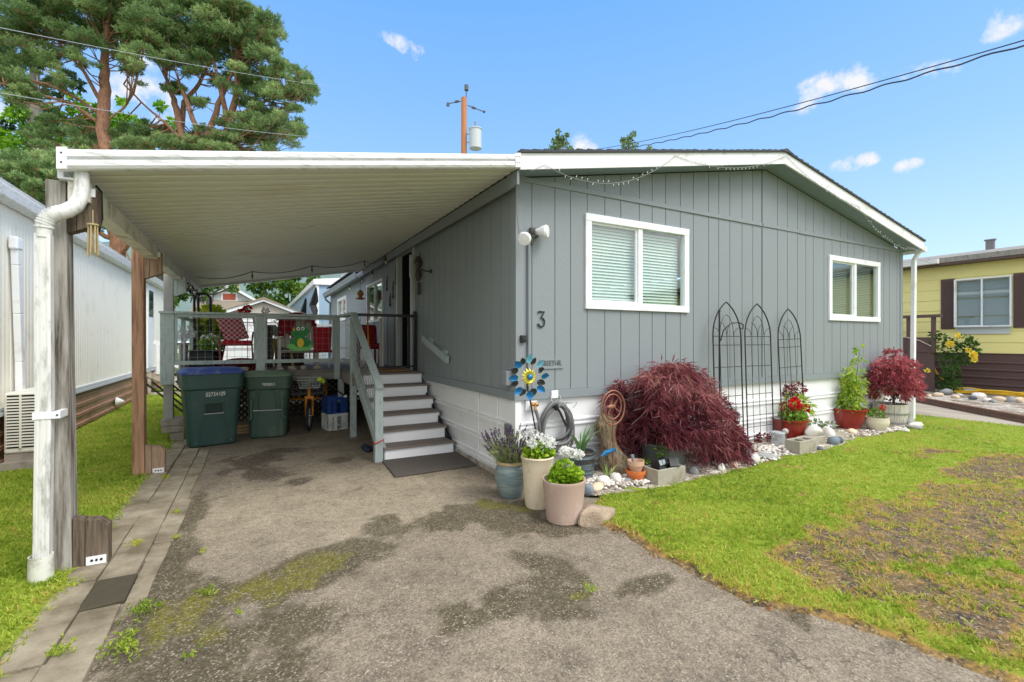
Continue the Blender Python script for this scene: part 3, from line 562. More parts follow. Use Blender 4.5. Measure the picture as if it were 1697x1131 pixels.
b = MB(); b.tube([(.2, -.085, .8), (.21, -.09, .77), (.23, -.1, .68), (.26, -.12, .5)], [.02, .02, .014, .012]); b.build('hose_tail', MATS['grey_hose_rubber'], tp, smooth=True)
# mini lights swagged on the fascia
ml = thing('fairy_lights', 'thin string of tiny white fairy lights swagged along the white rake board', 'fairy lights', (4.3, -.31, 4))
def swag(p, q, sag, n=14): p, q = Vector(p), Vector(q); return [p.lerp(q, t_ / n) - Vector((0, 0, sag * 4 * (t_ / n) * (1 - t_ / n))) for t_ in range(n + 1)]
fz = lambda x: RZ + .12 - SL * abs(x - RX)
ln = [(.05, -.02, 2.62), (-.0, -.02, 3.0), (.0, -.02, 3.2), (.02, -.31, 3.25)] + swag((.02, -.31, fz(.02)), (2.05, -.31, fz(2.05)), .3)[1:] + swag((2.05, -.31, fz(2.05)), (4.29, -.31, 4.2), .16) + swag((4.29, -.31, 4.2), (6.3, -.31, fz(6.2) - .09), .1) + swag((6.3, -.31, fz(6.3) - .1), (8.6, -.31, 3.27), .24)
b = MB(); b.tube(ln, .003, 5); b.build('wire', mat('pale_wire', lin(150, 154, 154), .5), ml)
bm = MB(); bm.ball((0, 0, 0), .0045, .0045, .014, 6, 4); me = bm.mesh('bulb', (0, 0, 0)); me.materials.append(mat('tiny_white_bulb', lin(214, 214, 210), .3)); rh = random.Random(2)
for i in range(5, len(ln)):
    for t_ in (.25, .75):
        p = Vector(ln[i - 1]).lerp(Vector(ln[i]), t_); o = D.objects.new('bulb', me); COL.objects.link(o); o.parent = ml; o.location = p - ORG[ml.name] + Vector((0, -.008, rh.choice((-.022, .02)))); o.rotation_euler = (0, rh.uniform(-.7, .7), 0)
# ------------------------------------------------------------------ carport
cp = thing('carport', 'white metal lean-to carport roof on weathered wooden posts', 'carport', (-3.5, -.3, 0))
CX0, CX1, CY0, CY1 = -3.53, -.125, -.3, 7.35
cz = lambda x: 2.655 + (x + 3.5) * (3.262 - 2.655) / (3.38)
b = MB(); pr = []; y_ = CY0 + .02
while y_ < CY1 - .1:
    pr += [(y_, 0), (y_ + .012, -.007), (y_ + .118, -.002), (y_ + .122, .05), (y_ + .148, .05)]; y_ += .152
n = len(pr); b.add([(x, y, cz(x) + z) for x in (CX0 + .03, CX1) for y, z in pr], [(i, i + 1, i + 1 + n, i + n) for i in range(n - 1)])
b.build('roof_pan', m_pan, cp)
b = MB(); b.add([(x, y, cz(x) + .075) for x in (CX0 + .03, CX1 + .02) for y in (CY0 + .02, CY1)], [(0, 1, 3, 2)]); b.build('roof_top', m_gutter, cp)
# front fascia: a rolled double-bead profile
b = MB(); pf = [(0, -.012), (-.018, -.006), (-.03, .012), (-.03, .045), (-.012, .056), (-.012, .062), (-.034, .07), (-.036, .1), (-.03, .115), (-.01, .122), (0.02, .122), (.02, -.012)]
n = len(pf); b.add([(x, CY0 + u, cz(x) - .0 + v) for x in (CX0 + .03, CX1 - .015) for u, v in pf], [(i, (i + 1) % n, (i + 1) % n + n, i + n) for i in range(n)] + [tuple(range(n))[::-1], tuple(range(n, 2 * n))])
fas = b.build('front_fascia', m_gutter, cp)
for x0_, x1_ in ((CX0, CX0 + .05), (CX1 - .06, CX1)):
    b = MB(); b.add([(x, y, cz(x) + z) for x in (x0_, x1_) for y in (CY0 - .04, CY0 + .02) for z in (-.014, .128)], [(0, 1, 3, 2), (4, 6, 7, 5), (0, 4, 5, 1), (2, 3, 7, 6), (0, 2, 6, 4), (1, 5, 7, 3)]); ec = b.build('end_cap', m_white, cp, bevel=.003)
b = MB()
for x_ in (CX0 + .025, CX1 - .045, CX1 - .015):
    for z_ in (.03, .09): b.ball((x_, CY0 - .041, cz(x_) + z_), .006, .004, .006, 8, 5)
b.build('screw', m_black, ec)
b = MB(); b.box(-3.545, CY0 + .04, 2.6, -3.515, CY1, 2.66); b.box(-3.515, CY0 + .04, 2.6, -3.42, CY1, 2.612); b.build('side_gutter', m_gutter, cp)
b = MB(); b.box(-3.5, CY0 + .06, 2.47, -3.39, CY1, 2.6); b.build('side_beam', m_beam, cp)
b = MB(); b.box(-3.515, CY1 - .06, 2.55, -.13, CY1, 2.57); b.add([(x, y, cz(x) + z) for x in (CX0 + .03, CX1) for y in (CY1 - .05, CY1 + .01) for z in (-.05, .06)], [(0, 1, 3, 2), (4, 6, 7, 5), (0, 4, 5, 1), (2, 3, 7, 6), (0, 2, 6, 4), (1, 5, 7, 3)]); b.v = b.v[8:]; b.f = [tuple(i - 8 for i in f) for f in b.f[6:]]; b.build('rear_fascia', m_gutter, cp)
def gusset(cx, yf, x1, top, bottom, up, m, tin):
    """board bolted to the inner side of a post, its outer corner cut off"""
    b = MB(); c = .05
    if up: poly = [(cx, bottom), (x1, bottom + c), (x1, top), (cx, top)]
    else: poly = [(cx, bottom), (x1, bottom), (x1, top - c), (x1 - .04, top - .02), (cx, top)]
    b.prism(poly, yf, yf + .09, 'y'); return b
def cpost(name, base, xb, xt, yf, w_, d_, top, mm, gm, gus=True):
    mb = MB(); mb.add([(xb, yf, base), (xb + w_, yf, base), (xb + w_, yf + d_, base), (xb, yf + d_, base), (xt, yf, top), (xt + w_, yf, top), (xt + w_, yf + d_, top), (xt, yf + d_, top)], [(3, 2, 1, 0), (4, 5, 6, 7), (0, 1, 5, 4), (1, 2, 6, 5), (2, 3, 7, 6), (3, 0, 4, 7)])
    p = mb.build('post', mm, cp, bevel=.004)
    if gus:
        mb = MB(); x0_ = xb + w_ + .003; mb.prism([(x0_, 0.02), (x0_ + .06, .02), (x0_ + .06, .335), (x0_, .36)], yf + .01, yf + .1, 'y'); mb.prism([(x0_ + .063, .02), (x0_ + .185, .02), (x0_ + .185, .28), (x0_ + .14, .325), (x0_ + .063, .335)], yf + .005, yf + .1, 'y'); mb.build('foot_block', gm, p, bevel=.003)
        mb = MB(); mb.box(x0_ + .07, yf - .004, .03, x0_ + .175, yf + .005, .085); br = mb.build('foot_bracket', m_white, p); mb = MB(); [mb.tube([(x0_ + xx, yf - .008, .06), (x0_ + xx, yf - .003, .06)], .008, 8) for xx in (.1, .125, .15)]; mb.build('bolt', m_black, p)
    x0_ = xt + w_ + .003; mb = MB(); mb.prism([(x0_, top - .34), (x0_ + .05, top - .32), (x0_ + .05, top - .03), (x0_, top - .03)], yf + .01, yf + .1, 'y'); mb.prism([(x0_ + .053, top - .318), (x0_ + .16, top - .27), (x0_ + .16, top - .03), (x0_ + .053, top - .03)], yf + .004, yf + .1, 'y'); mb.build('head_block', gm, p, bevel=.003)
    mb = MB(); mb.box(x0_ + .08, yf - .003, top - .085, x0_ + .15, yf + .004, top - .03); mb.build('head_bracket', m_white, p)
    return p
cpost('post', 0, -3.59, -3.622, -.2, .1, .14, 2.6, m_postgrey, m_postdark)
cpost('post', 0, -3.622, -3.63, 2.3, .11, .14, 2.58, m_postred, mat('pale_brown_board', lin(166, 140, 118), .85, .15, 3, (14, 14, 1), bump=.3, bscale=12, dirt=lin(120, 96, 78)))
cpost('post', .346, -3.635, -3.635, 4.46, .12, .12, 2.55, mat('grey_wood_post', lin(160, 160, 156), .8, .12, 3, (14, 14, 1), bump=.3, bscale=12), m_rail, False)
# downspout with elbows at the front post
m_dsp = mat('old_white_downspout', lin(226, 226, 222), .4, .05, 4, (1, 1, .22), dirt=lin(150, 150, 144), dscale=22, damt=.4)
b = MB(); P = [(-3.428, -.24, 2.66), (-3.428, -.25, 2.56), (-3.433, -.265, 2.48), (-3.452, -.28, 2.425), (-3.49, -.295, 2.385), (-3.54, -.3, 2.36), (-3.578, -.3, 2.33), (-3.596, -.3, 2.28), (-3.598, -.3, 2.2)]
b.tube(P, [.042, .042, .043, .045, .046, .046, .045, .043, .04], 14); el = b.build('elbow', m_dsp, cp, smooth=True)
b = MB()
for k in range(9):
    t_ = k / 8; i_ = 4.6 + t_ * 2.6; a_ = Vector(P[int(i_)]).lerp(Vector(P[min(int(i_) + 1, 8)]), i_ % 1); d_ = (Vector(P[min(int(i_) + 1, 8)]) - Vector(P[int(i_)])).normalized() * .005; b.tube([a_ - d_, a_ + d_], .0485, 14)
b.build('elbow_crimp', m_dsp, el, smooth=True)
b = MB(); b.add([], []); sc_ = .8; prof = [(-.048, -.036), (-.03, -.04), (-.026, -.036), (-.01, -.04), (.01, -.04), (.014, -.036), (.03, -.04), (.048, -.036), (.05, .036), (-.05, .036)]
for za, zb_, xa, xb_ in ((.1, 1.15, -3.605, -3.594), (1.15, 2.22, -3.594, -3.598)):
    n = len(prof); b.add([(x + u * sc_, -.3 + v * sc_, z) for x, z in ((xa, za), (xb_, zb_)) for u, v in prof], [(i, (i + 1) % n, (i + 1) % n + n, i + n) for i in range(n)])
b.build('downspout', m_dsp, cp)
b = MB(); b.box(-3.642, -.336, 1.05, -3.54, -.332, 1.095); b.box(-3.54, -.336, 1.05, -3.51, -.2, 1.095); b.build('strap', m_white, cp); b = MB(); b.ball((-3.525, -.337, 1.072), .006); b.build('screw', m_black, cp)
b = MB(); b.lathe([(.06, -.02), (.063, .0), (.06, .185), (.053, .185), (.05, .1)], (-3.612, -.3, 0), 26); b.build('drain_stub', mat('white_pvc', lin(226, 226, 216), .5, .06, 5, dirt=lin(140, 136, 118), dscale=7), cp, smooth=True)
# ------------------------------------------------------------------ deck
dk = thing('deck', 'grey-green wooden deck with wire mesh railing under the carport', 'deck', (-2, 4.2, 0)); DZ = 1.03; DY = 4.42
b = MB(); y_ = DY
while y_ < 8.8: b.box(-3.5, y_, DZ - .03, -.02, y_ + .135, DZ); y_ += .14
b.build('floor_board', m_tread, dk)
b = MB(); y_ = 3.36
while y_ < DY - .05: b.box(-1.06, y_, DZ - .03, -.02, min(y_ + .135, DY - .005), DZ - .002); y_ += .14
b.build('landing_board', m_tread, dk)
b = MB(); b.box(-3.46, DY + .0, .86, -1.06, DY + .04, DZ - .035); b.build('rim_joist', mat('grey_old_joist', lin(140, 136, 130), .85, .15, 3, (1, 10, 10), bump=.3, dirt=lin(96, 88, 80), dscale=3), dk)
b = MB(); b.box(-1.07, 3.36, .82, -1.03, DY, DZ - .035); b.box(-3.46, 8.7, .8, -.05, 8.74, DZ - .035); [b.box(x_, DY + .05, .82, x_ + .04, 8.7, DZ - .035) for x_ in (-3.2, -2.6, -2.0, -1.4, -.8, -.2)]; b.build('joist', m_deckwood, dk)
def rpost(x0, y0, x1, y1, z0, z1): mb = MB(); mb.box(x0, y0, z0, x1, y1, z1); return mb.build('rail_post', m_rail, dk, bevel=.004)
rpost(-3.665, DY - .04, -3.49, DY - .005, .87, 1.95); rpost(-2.4, DY - .05, -2.27, DY - .005, .97, 1.945); rpost(-1.19, DY - .05, -1.1, DY, .86, 1.945); rpost(-1.085, 3.4, -.995, 3.49, 0, 1.93)
rpost(-1.13, DY - .05, -1.03, DY + .0, .45, .86)
b = MB(); b.box(-3.68, DY - .07, 1.948, -1.06, DY + .05, 1.985); b.build('cap_rail', m_rail, dk, bevel=.004)
b = MB(); b.box(-1.12, 3.39, 1.94, -1.0, DY - .07, 1.982); b.build('cap_rail', m_rail, dk, bevel=.004)
for x0, x1 in ((-3.488, -2.402), (-2.268, -1.192)):
    b = MB(); b.box(x0, DY - .03, 1.895, x1, DY - .005, 1.943); b.box(x0, DY - .045, 1.165, x1, DY - .005, 1.225); b.box(x0, DY - .03, 1.225, x0 + .035, DY - .005, 1.895); b.box(x1 - .03, DY - .03, 1.225, x1, DY - .005, 1.895); b.build('panel_frame', m_rail, dk, bevel=.003)
    b = MB(); k = x0 + .09
    while k < x1 - .03: b.tube([(k, DY - .015, 1.22), (k, DY - .015, 1.9)], .0022, 5); k += .1
    z = 1.28
    while z < 1.9: b.tube([(x0 + .02, DY - .018, z), (x1 - .02, DY - .018, z)], .0022, 5); z += .1
    b.build('wire_mesh', m_galv, dk)
b = MB(); b.box(-1.075, 3.492, 1.18, -1.035, DY - .07, 1.225); b.build('panel_frame', m_rail, dk)
b = MB(); [b.tube([(-1.055, y_, 1.22), (-1.055, y_, 1.94)], .003, 5) for y_ in (3.55, 3.65, 3.75, 3.85, 3.95, 4.05)]; [b.tube([(-1.052, 3.49, z), (-1.052, 4.13, z)], .003, 5) for z in (1.3, 1.4, 1.5, 1.6, 1.7, 1.8, 1.9)]; b.build('wire_mesh', m_galv, dk)
# far railing of the deck
b = MB(); b.box(-3.5, 8.7, 1.9, -.02, 8.78, 1.96); b.box(-3.5, 8.72, 1.3, -.02, 8.76, 1.36); [b.box(x_, 8.71, DZ, x_ + .07, 8.77, 1.9) for x_ in (-3.5, -2.4, -1.3, -.15)]; b.build('rear_rail', m_white, dk)
b = MB(); b.box(-3.52, DY, 1.9, -3.46, 8.7, 1.95); [b.box(-3.52, y_, DZ, -3.46, y_ + .06, 1.9) for y_ in (5.4, 6.6, 7.6)]; b.build('side_rail', m_rail, dk)
b = MB(); [b.box(x_, y_, 0, x_ + .1, y_ + .1, .84) for x_, y_ in ((-3.4, 8.5), (-1.2, 8.5), (-2.3, 6.4), (-.3, 6.4))]; b.build('support_post', m_deckwood, dk)
# concrete blocks under the carport's third post
for c0, c1, c2, c3, c4, c5, lb, mm in ((-3.66, 4.38, .245, -3.2, 4.7, .345, 'top concrete slab under the grey rear post', m_conc), (-3.64, 4.36, .145, -3.2, 4.68, .24, 'second concrete slab under the grey rear post', m_conc), (-3.54, 4.38, .0, -3.18, 4.66, .14, 'grey concrete block carrying the two slabs', m_conc)):
    b = MB(); b.box(c0, c1, c2, c3, c4, c5); tag(b.build('concrete_block', mm, bevel=.008, org=((c0 + c3) / 2, (c1 + c4) / 2, c2)), lb, 'block', 'blocks under the rear carport post')
b = MB(); b.box(-3.3, 4.0, .09, -3.1, 4.17, .15); tag(b.build('brick', m_conc, bevel=.008, org=(-3.2, 4.08, .09)), 'upper loose concrete brick beside the blue-lidded bin', 'brick', 'blocks under the rear carport post')
b = MB(); b.box(-3.32, 3.95, 0, -3.1, 4.12, .085); tag(b.build('brick', m_conc, bevel=.008, org=(-3.2, 4.03, 0)), 'lower loose concrete brick beside the blue-lidded bin', 'brick', 'blocks under the rear carport post')
# lattice under the rear of the deck
la = thing('lattice_panel', 'dark diamond lattice panel under the deck behind the tricycle', 'lattice', (-1.3, 5.7, 0)); b = MB()
for k in range(-9, 34):
    for s_ in (1, -1):
        x_ = -2.3 + k * .11; p, q = (x_, 5.7 + .012 * s_, .05), (x_ + s_ * .78, 5.7 + .012 * s_, .83)
        b.bar(p, q, .03, .008, (0, 1, 0))
b.build('slat_lattice', mat('dark_lattice', lin(58, 54, 50), .8, .15), la)
b = MB(); b.box(-3.4, 8.4, .05, -.1, 8.44, .8); b.build('added_back_board', m_deckwood, la)  # unseen board added to close the back and keep the underside dark
# stairs
st = thing('entry_stairs', 'grey-brown entry stairs with white risers and a sloping grey rail', 'stairs', (-.5, 2.5, 0)); m_riser = mat('white_riser', lin(248, 248, 248), .5, .02, 4)
RISE, RUN, Y0 = .1717, .2785, 1.68
for i in range(6):
    y_, z_ = Y0 + i * RUN, i * RISE
    b = MB(); b.box(-.96, y_, z_ + .002, -.035, y_ + .02, z_ + RISE - .03); b.build('riser', m_riser, st)
    b = MB(); b.box(-.985, y_ - .03, z_ + RISE - .028, -.02, y_ + RUN + (.02 if i < 5 else 0), z_ + RISE - (0 if i < 5 else .004)); b.build('tread', m_tread, st, bevel=.004)
b = MB(); b.prism([(Y0, 0), (Y0 + .02, RISE), (3.36, 1.0), (3.36, .7), (Y0 + .35, 0)], -.975, -.94, 'x'); b.build('stringer', m_rail, st)
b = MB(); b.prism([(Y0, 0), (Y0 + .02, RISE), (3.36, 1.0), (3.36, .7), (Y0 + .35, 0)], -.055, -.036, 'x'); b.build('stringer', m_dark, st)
b = MB(); b.box(-1.09, 1.66, 0, -.99, 1.76, .96); b.build('newel_post', m_rail, st, bevel=.004)
b = MB(); b.bar((-1.04, 1.63, .94), (-1.04, 3.42, 1.97), .095, .045); b.build('handrail', m_rail, st, bevel=.004)
b = MB(); b.bar((-1.04, 1.76, .2), (-1.04, 3.4, 1.12), .04, .13); b.bar((-1.005, 1.76, .27), (-1.005, 3.4, 1.19), .03, .04); b.build('lower_rail', m_rail, st, bevel=.004)
b = MB()
for k in range(14):
    t_ = (k + .5) / 14; y_ = 1.76 + 1.64 * t_; z_ = .28 + .92 * t_; b.tube([(-1.04, y_, z_), (-1.04, y_, z_ + .68)], .003, 5)
for k in range(6): b.tube([(-1.043, 1.76, .38 + k * .1), (-1.043, 3.4, 1.3 + k * .1)], .003, 5)
b.build('wire_mesh', m_galv, st)
b = MB(); b.tube([(-1.095, 1.655, .24), (-.985, 1.655, .285), (-.985, 1.765, .28), (-1.095, 1.765, .24), (-1.095, 1.655, .24)], .009, 6); b.build('red_cord', mat('red_cord', lin(186, 64, 52), .6), st)
b = MB(); b.bar((-.05, 2.96, 1.575), (-.05, 1.86, 1.27), .05, .1); h = tag(b.build('wall_handrail', m_rail, bevel=.004, org=(-.05, 2.4, 1.42)), 'short grey wooden handrail fixed to the wall above the stairs', 'handrail')
b = MB(); b.bar((-.013, 2.6, 1.5), (-.013, 2.75, 1.54), .026, .12); b.bar((-.013, 1.98, 1.33), (-.013, 2.12, 1.365), .026, .12); b.build('mounting_block', m_rail, h)
def matmat(name, c): return mat(name, c, .95, .25, 14, bump=.9, bscale=220, fine=.45)
b = MB(); b.prism([(-1.0, 1.68), (-1.04, .9), (-.03, .92), (.0, 1.66)], .006, .022, 'z'); tag(b.build('door_mat', matmat('grey_mat', lin(112, 104, 98)), org=(-.5, 1.3, 0), bevel=.004), 'dark grey speckled mat at the foot of the stairs', 'mat')
b = MB(); b.box(-.85, 3.4, DZ, -.12, 3.85, DZ + .02); tag(b.build('door_mat', matmat('coir_mat', lin(176, 128, 76)), org=(-.5, 3.6, DZ)), 'brown coir mat on the landing at the top of the stairs', 'mat')
gt = thing('child_gate', 'low black metal gate across the top of the stairs', 'gate', (-.5, 3.45, 1.03))
b = MB(); b.box(-.99, 3.42, 1.93, -.06, 3.47, 1.975); b.box(-.99, 3.43, 1.09, -.06, 3.46, 1.115); b.box(-.06, 3.4, 1.04, -.02, 3.48, 2.03); b.box(-.16, 3.42, 1.115, -.12, 3.46, 1.93); b.box(-.99, 3.43, 1.115, -.96, 3.46, 1.93); b.build('frame', m_black, gt)
b = MB(); [b.tube([(-.93 + k * .11, 3.445, 1.1), (-.93 + k * .11, 3.445, 1.94)], .0035, 5) for k in range(8)]; b.build('bar_infill', m_black, gt)
# ------------------------------------------------------------------ bins
def loft(mb, rings, n=7):
    """rounded rectangles (cx, cy, z, width, depth, corner radius) skinned into a closed body"""
    L_ = []
    for cx, cy, z, w_, d_, r in rings:
        pts = []
        for qx, qy, a0 in ((1, 1, 0), (-1, 1, 90), (-1, -1, 180), (1, -1, 270)):
            for k in range(n): a = R(a0 + 90 * k / (n - 1)); pts.append((cx + qx * (w_ / 2 - r) + r * math.cos(a), cy + qy * (d_ / 2 - r) + r * math.sin(a), z))
        L_.append(pts)
    m_ = len(L_[0]); return mb.add([p for l in L_ for p in l], [(i * m_ + k, i * m_ + (k + 1) % m_, (i + 1) * m_ + (k + 1) % m_, (i + 1) * m_ + k) for i in range(len(L_) - 1) for k in range(m_)] + [tuple(range(m_))[::-1], tuple((len(L_) - 1) * m_ + k for k in range(m_))])
m_bin = mat('dark_green_bin_plastic', lin(50, 80, 74), .42, .08, 3, bump=.12, bscale=150, dirt=lin(74, 90, 80), dscale=3, damt=.3)
m_bin2 = mat('green_bin_plastic', lin(62, 86, 74), .45, .08, 3, bump=.12, bscale=150, dirt=lin(86, 98, 84), dscale=3, damt=.35)
m_lid = mat('blue_lid_plastic', lin(60, 84, 154), .4, .08, 5, dirt=lin(120, 134, 176), dscale=9, damt=.4)
m_lid2 = mat('grey_green_lid_plastic', lin(104, 124, 104), .5, .08, 5, dirt=lin(130, 146, 124), dscale=6, damt=.4)
m_lett = mat('white_lettering', lin(230, 232, 228), .5, .02)
def text(body, size, m, parent, loc, rz=0, sx=1, ext=.002):
    c_ = D.curves.new('lettering', 'FONT'); c_.body = body; c_.size = size; c_.extrude = ext; c_.align_x = 'CENTER'; o = textmesh('lettering', c_, m, parent); o.location = loc; o.rotation_euler = (PI / 2, 0, rz); o.scale = (sx, 1, 1); return o
def bin_(label, loc, rz, wB, wT, dB, dT, h, mb_, ml_, num, style):
    t = thing('wheelie_bin', label, 'bin', loc, 'bins in front of the deck', rz)
    zs = h * .72; b = MB(); q = lambda z: (wB + (wT - .05 - wB) * z / zs, dB + (dT - .04 - dB) * z / zs)
    rings = [(0, 0, 0, wB - .04, dB - .04, .06), (0, 0, .02, wB, dB, .07)] + [(0, 0, z, *q(z), .08) for z in (.2, .45, zs)] + [(0, 0, zs + .025, wT, dT, .08), (0, 0, h * .92, wT + .015, dT + .01, .08), (0, 0, h * .925, wT - .02, dT - .02, .08), (0, 0, h * .94, wT - .02, dT - .02, .08)]
    body = loft(b, rings).build('body', mb_, t, smooth=True, angle=30)
    b = MB(); loft(b, [(0, 0, h * .925, wT + .05, dT + .05, .09), (0, 0, h * .957, wT + .06, dT + .06, .09), (0, 0, h * .963, wT + .02, dT + .02, .09), (0, .01, h * .985, wT * .96, dT * .94, .09), (0, .02, h, wT * .88, dT * .8, .08)]); lid = b.build('lid', ml_, t, smooth=True, angle=30)
    yf = lambda z: -q(z)[1] / 2
    pl = MB(); w1, w2 = (.12, .17) if style == 'a' else (.15, .15); zt = h * .56 if style == 'a' else h * .76; out = []
    if style == 'a': out = [(-w2, .03), (-w2, h * .26), (-w1, h * .34), (-w1, zt), (w1, zt), (w1, h * .34), (w2, h * .26), (w2, .03)]
    else: out = [(-w2, .03), (-w2, zt)] + [(w2, zt), (w2, .03)]
    for p, r_ in zip(out, out[1:]): pl.bar((p[0], yf(p[1]) - .004, p[1]), (r_[0], yf(r_[1]) - .004, r_[1]), .022, .02, (0, 1, 0))
    pl.build('front_moulding', mb_, t, bevel=.004)
    if style == 'a':
        b = MB(); b.add([(-w1, yf(zt) - .004, zt), (w1, yf(zt) - .004, zt), (w1, yf(h * .42) - .002, h * .42), (-w1, yf(h * .42) - .002, h * .42)], [(3, 2, 1, 0)]); b.build('recess_shade', mat('bin_shadow_plastic', lin(28, 50, 42), .5), t)  # flat sheet, the shade of the inset panel is put into its colour
    else:
        b = MB(); pts = [(.12 * math.cos(a), .62 * h + .11 * math.sin(a)) for a in np.linspace(0, PI, 14)]; pts = [(.12, .36 * h)] + pts + [(-.12, .36 * h)]; b.tube([(x, yf(z) - .004, z) for x, z in pts], .008, 6)
        for s_ in (-1, 1): b.bar((s_ * .22, yf(.32 * h) - .02, .3 * h), (s_ * .22, yf(.6 * h) - .02, .6 * h), .035, .05, (0, 1, 0)); b.bar((s_ * .22, yf(.32 * h) - .02, .31 * h), (s_ * .26, yf(.3 * h) - .0, .28 * h), .05, .05)
        b.build('front_rib', mb_, t, bevel=.005)
    zb = h * .415; b = MB(); b.tube([(-.125 if style == 'a' else -.2, yf(zb) - .012, zb), (.125 if style == 'a' else .2, yf(zb) - .012, zb)], .011, 8); b.build('lift_bar', m_steel, t, smooth=True)
    text(num, .085 if style == 'a' else .062, m_lett, t, (0.02, yf(h * .65) - .006 if style == 'a' else -dT / 2 - .01, h * .64 if style == 'a' else h * .79), 0, .72)
    b = MB(); [b.ball((sx_ * wB * .36 if style == 'a' else 0, -dB / 2 - .002, .06), .008) for sx_ in (-1, 1)]; b.build('rivet', m_steel, t)
    for s_ in (-1, 1): b = MB(); b.tube([(s_ * wB * .45 - .03, dB / 2, .12), (s_ * wB * .45 + .03, dB / 2, .12)], .12, 16); b.build('wheel', m_black, t)
    # raised strip of moulded writing on the lid
    b = MB(); [b.cbox((-.12 + k * .026, -.1 * dT, h * .9935), .012, .03, .008) for k in range(10)] if style == 'a' else b.cbox((0, -.05, h + .002), .3, .02, .01); b.build('lid_marking', m_lett if style == 'a' else ml_, lid)
    return t
bin_('dark green wheelie bin with a blue lid', (-2.99, 3.98, 0.008), R(12), .6, .76, .46, .56, 1.13, m_bin, m_lid, '02734109', 'a')
bin_('green wheelie bin with a grey-green lid beside the tricycle', (-2.21, 4.2, .008), R(-9), .52, .64, .42, .46, 1.04, m_bin2, m_lid2, 'Y0008013', 'b')
b = MB(); [b.cbox((-2.58, 4.6, .03 + k * .045), .5, .12, .035, .1 + .05 * k) for k in range(3)]; tag(b.build('timber_offcuts', mat('pale_timber', lin(196, 164, 116), .8, .15, 4, (1, 8, 8)), org=(-2.58, 4.6, 0)), 'small pile of pale timber boards between the two bins', 'timber')
# ------------------------------------------------------------------ tricycle (local: faces -y)
tr = thing('tricycle', 'yellow-orange adult tricycle with wire baskets parked under the deck', 'tricycle', (-1.6, 4.35, 0), None, R(-4))
m_or = mat('orange_bike_paint', lin(214, 138, 40), .35, .08, 10); m_tyre = mat('tyre_rubber', lin(44, 43, 42), .8, .15, 40); m_wire = mat('grey_wire_basket', lin(168, 170, 172), .45, .1, 30, metal=.3)
def wheel(c, r, rz=0, n=30):
    c = Vector(c); M = Matrix.Rotation(rz, 3, 'Z'); ring = lambda rad: [c + M @ Vector((0, rad * math.cos(2 * PI * k / n), rad * math.sin(2 * PI * k / n))) for k in range(n + 1)]
    b = MB(); b.tube(ring(r - .022), .024, 10, False); ty = b.build('tyre', m_tyre, tr, smooth=True)
    b = MB(); b.tube(ring(r - .05), .012, 6, False); b.build('rim', m_steel, ty, smooth=True)
    b = MB(); [b.tube([c, c + M @ Vector((0, (r - .05) * math.cos(a), (r - .05) * math.sin(a)))], .002, 4) for a in np.linspace(0, 2 * PI, 18)[:-1]]; b.tube([c - M @ Vector((.04, 0, 0)), c + M @ Vector((.04, 0, 0))], .02, 10); b.build('spokes', m_steel, ty)
wheel((0, 0, .255), .255, R(-10)); wheel((-.36, 1.15, .255), .255); wheel((.36, 1.15, .255), .255)
b = MB()
for s_ in (-1, 1): b.tube([(s_ * .055, -.01, .255), (s_ * .055, .03, .4), (s_ * .05, .07, .55)], [.012, .016, .018], 8)
b.cbox((0, .07, .56), .14, .05, .05); b.tube([(0, .06, .54), (0, .12, .8)], .028, 10); b.build('fork', m_or, tr, smooth=True)
b = MB(); b.tube([(0, .1, .68), (0, .4, .4), (0, .7, .36), (0, 1.15, .4)], .026, 8); b.tube([(0, .72, .36), (0, .8, .74)], .02, 8); b.tube([(-.33, 1.1, .42), (.33, 1.1, .42)], .022, 8); [b.tube([(s_ * .33, 1.1, .42), (s_ * .33, 1.1, .72)], .026, 8) for s_ in (-1, 1)]; b.tube([(-.18, 1.1, .42), (-.14, 1.1, .56)], .012); b.tube([(.18, 1.1, .42), (.14, 1.1, .56)], .012); b.build('frame', m_or, tr, smooth=True)
b = MB(); b.tube([(0, .11, .78), (0, .12, .88)], .014); b.tube([(-.3, .2, .9), (-.2, .16, .93), (-.06, .11, .89), (.06, .11, .89), (.2, .16, .93), (.3, .2, .9)], .012, 8); b.build('handlebar', m_steel, tr, smooth=True)
for s_ in (-1, 1): b = MB(); b.tube([(s_ * .24, .18, .915), (s_ * .34, .24, .89)], .02, 8); b.tube([(s_ * .26, .14, .9), (s_ * .36, .17, .9)], .008); b.build('grip', m_black, tr, smooth=True)
def wbasket(nm, x0, x1, y0, y1, z0, z1, fl=.04, st=.045):
    b = MB(); rect = lambda f, z: [(x0 - f, y0 - f, z), (x1 + f, y0 - f, z), (x1 + f, y1 + f, z), (x0 - f, y1 + f, z), (x0 - f, y0 - f, z)]
    k = 0
    while z0 + k * st <= z1 + .001: z = z0 + k * st; b.tube(rect(fl * (z - z0) / (z1 - z0), z), .005 if z < z1 - st else .008, 5); k += 1
    n_ = int((x1 - x0) / st)
    for i in range(n_ + 1): x = x0 + (x1 - x0) * i / n_; xf = x + (fl if i == n_ else -fl if i == 0 else (2 * i / n_ - 1) * fl); b.tube([(xf, y0 - fl, z1), (x, y0, z0), (x, y1, z0), (xf, y1 + fl, z1)], .004, 4)
    n_ = int((y1 - y0) / st)
    for i in range(n_ + 1): y = y0 + (y1 - y0) * i / n_; b.tube([(x0 - fl, y, z1), (x0, y, z0), (x1, y, z0), (x1 + fl, y, z1)], .004, 4)
    return b.build(nm, m_wire, tr)
wbasket('front_basket', -.15, .15, -.18, .06, .74, .92); wbasket('rear_basket', -.27, .27, .9, 1.3, .52, .8, .05)
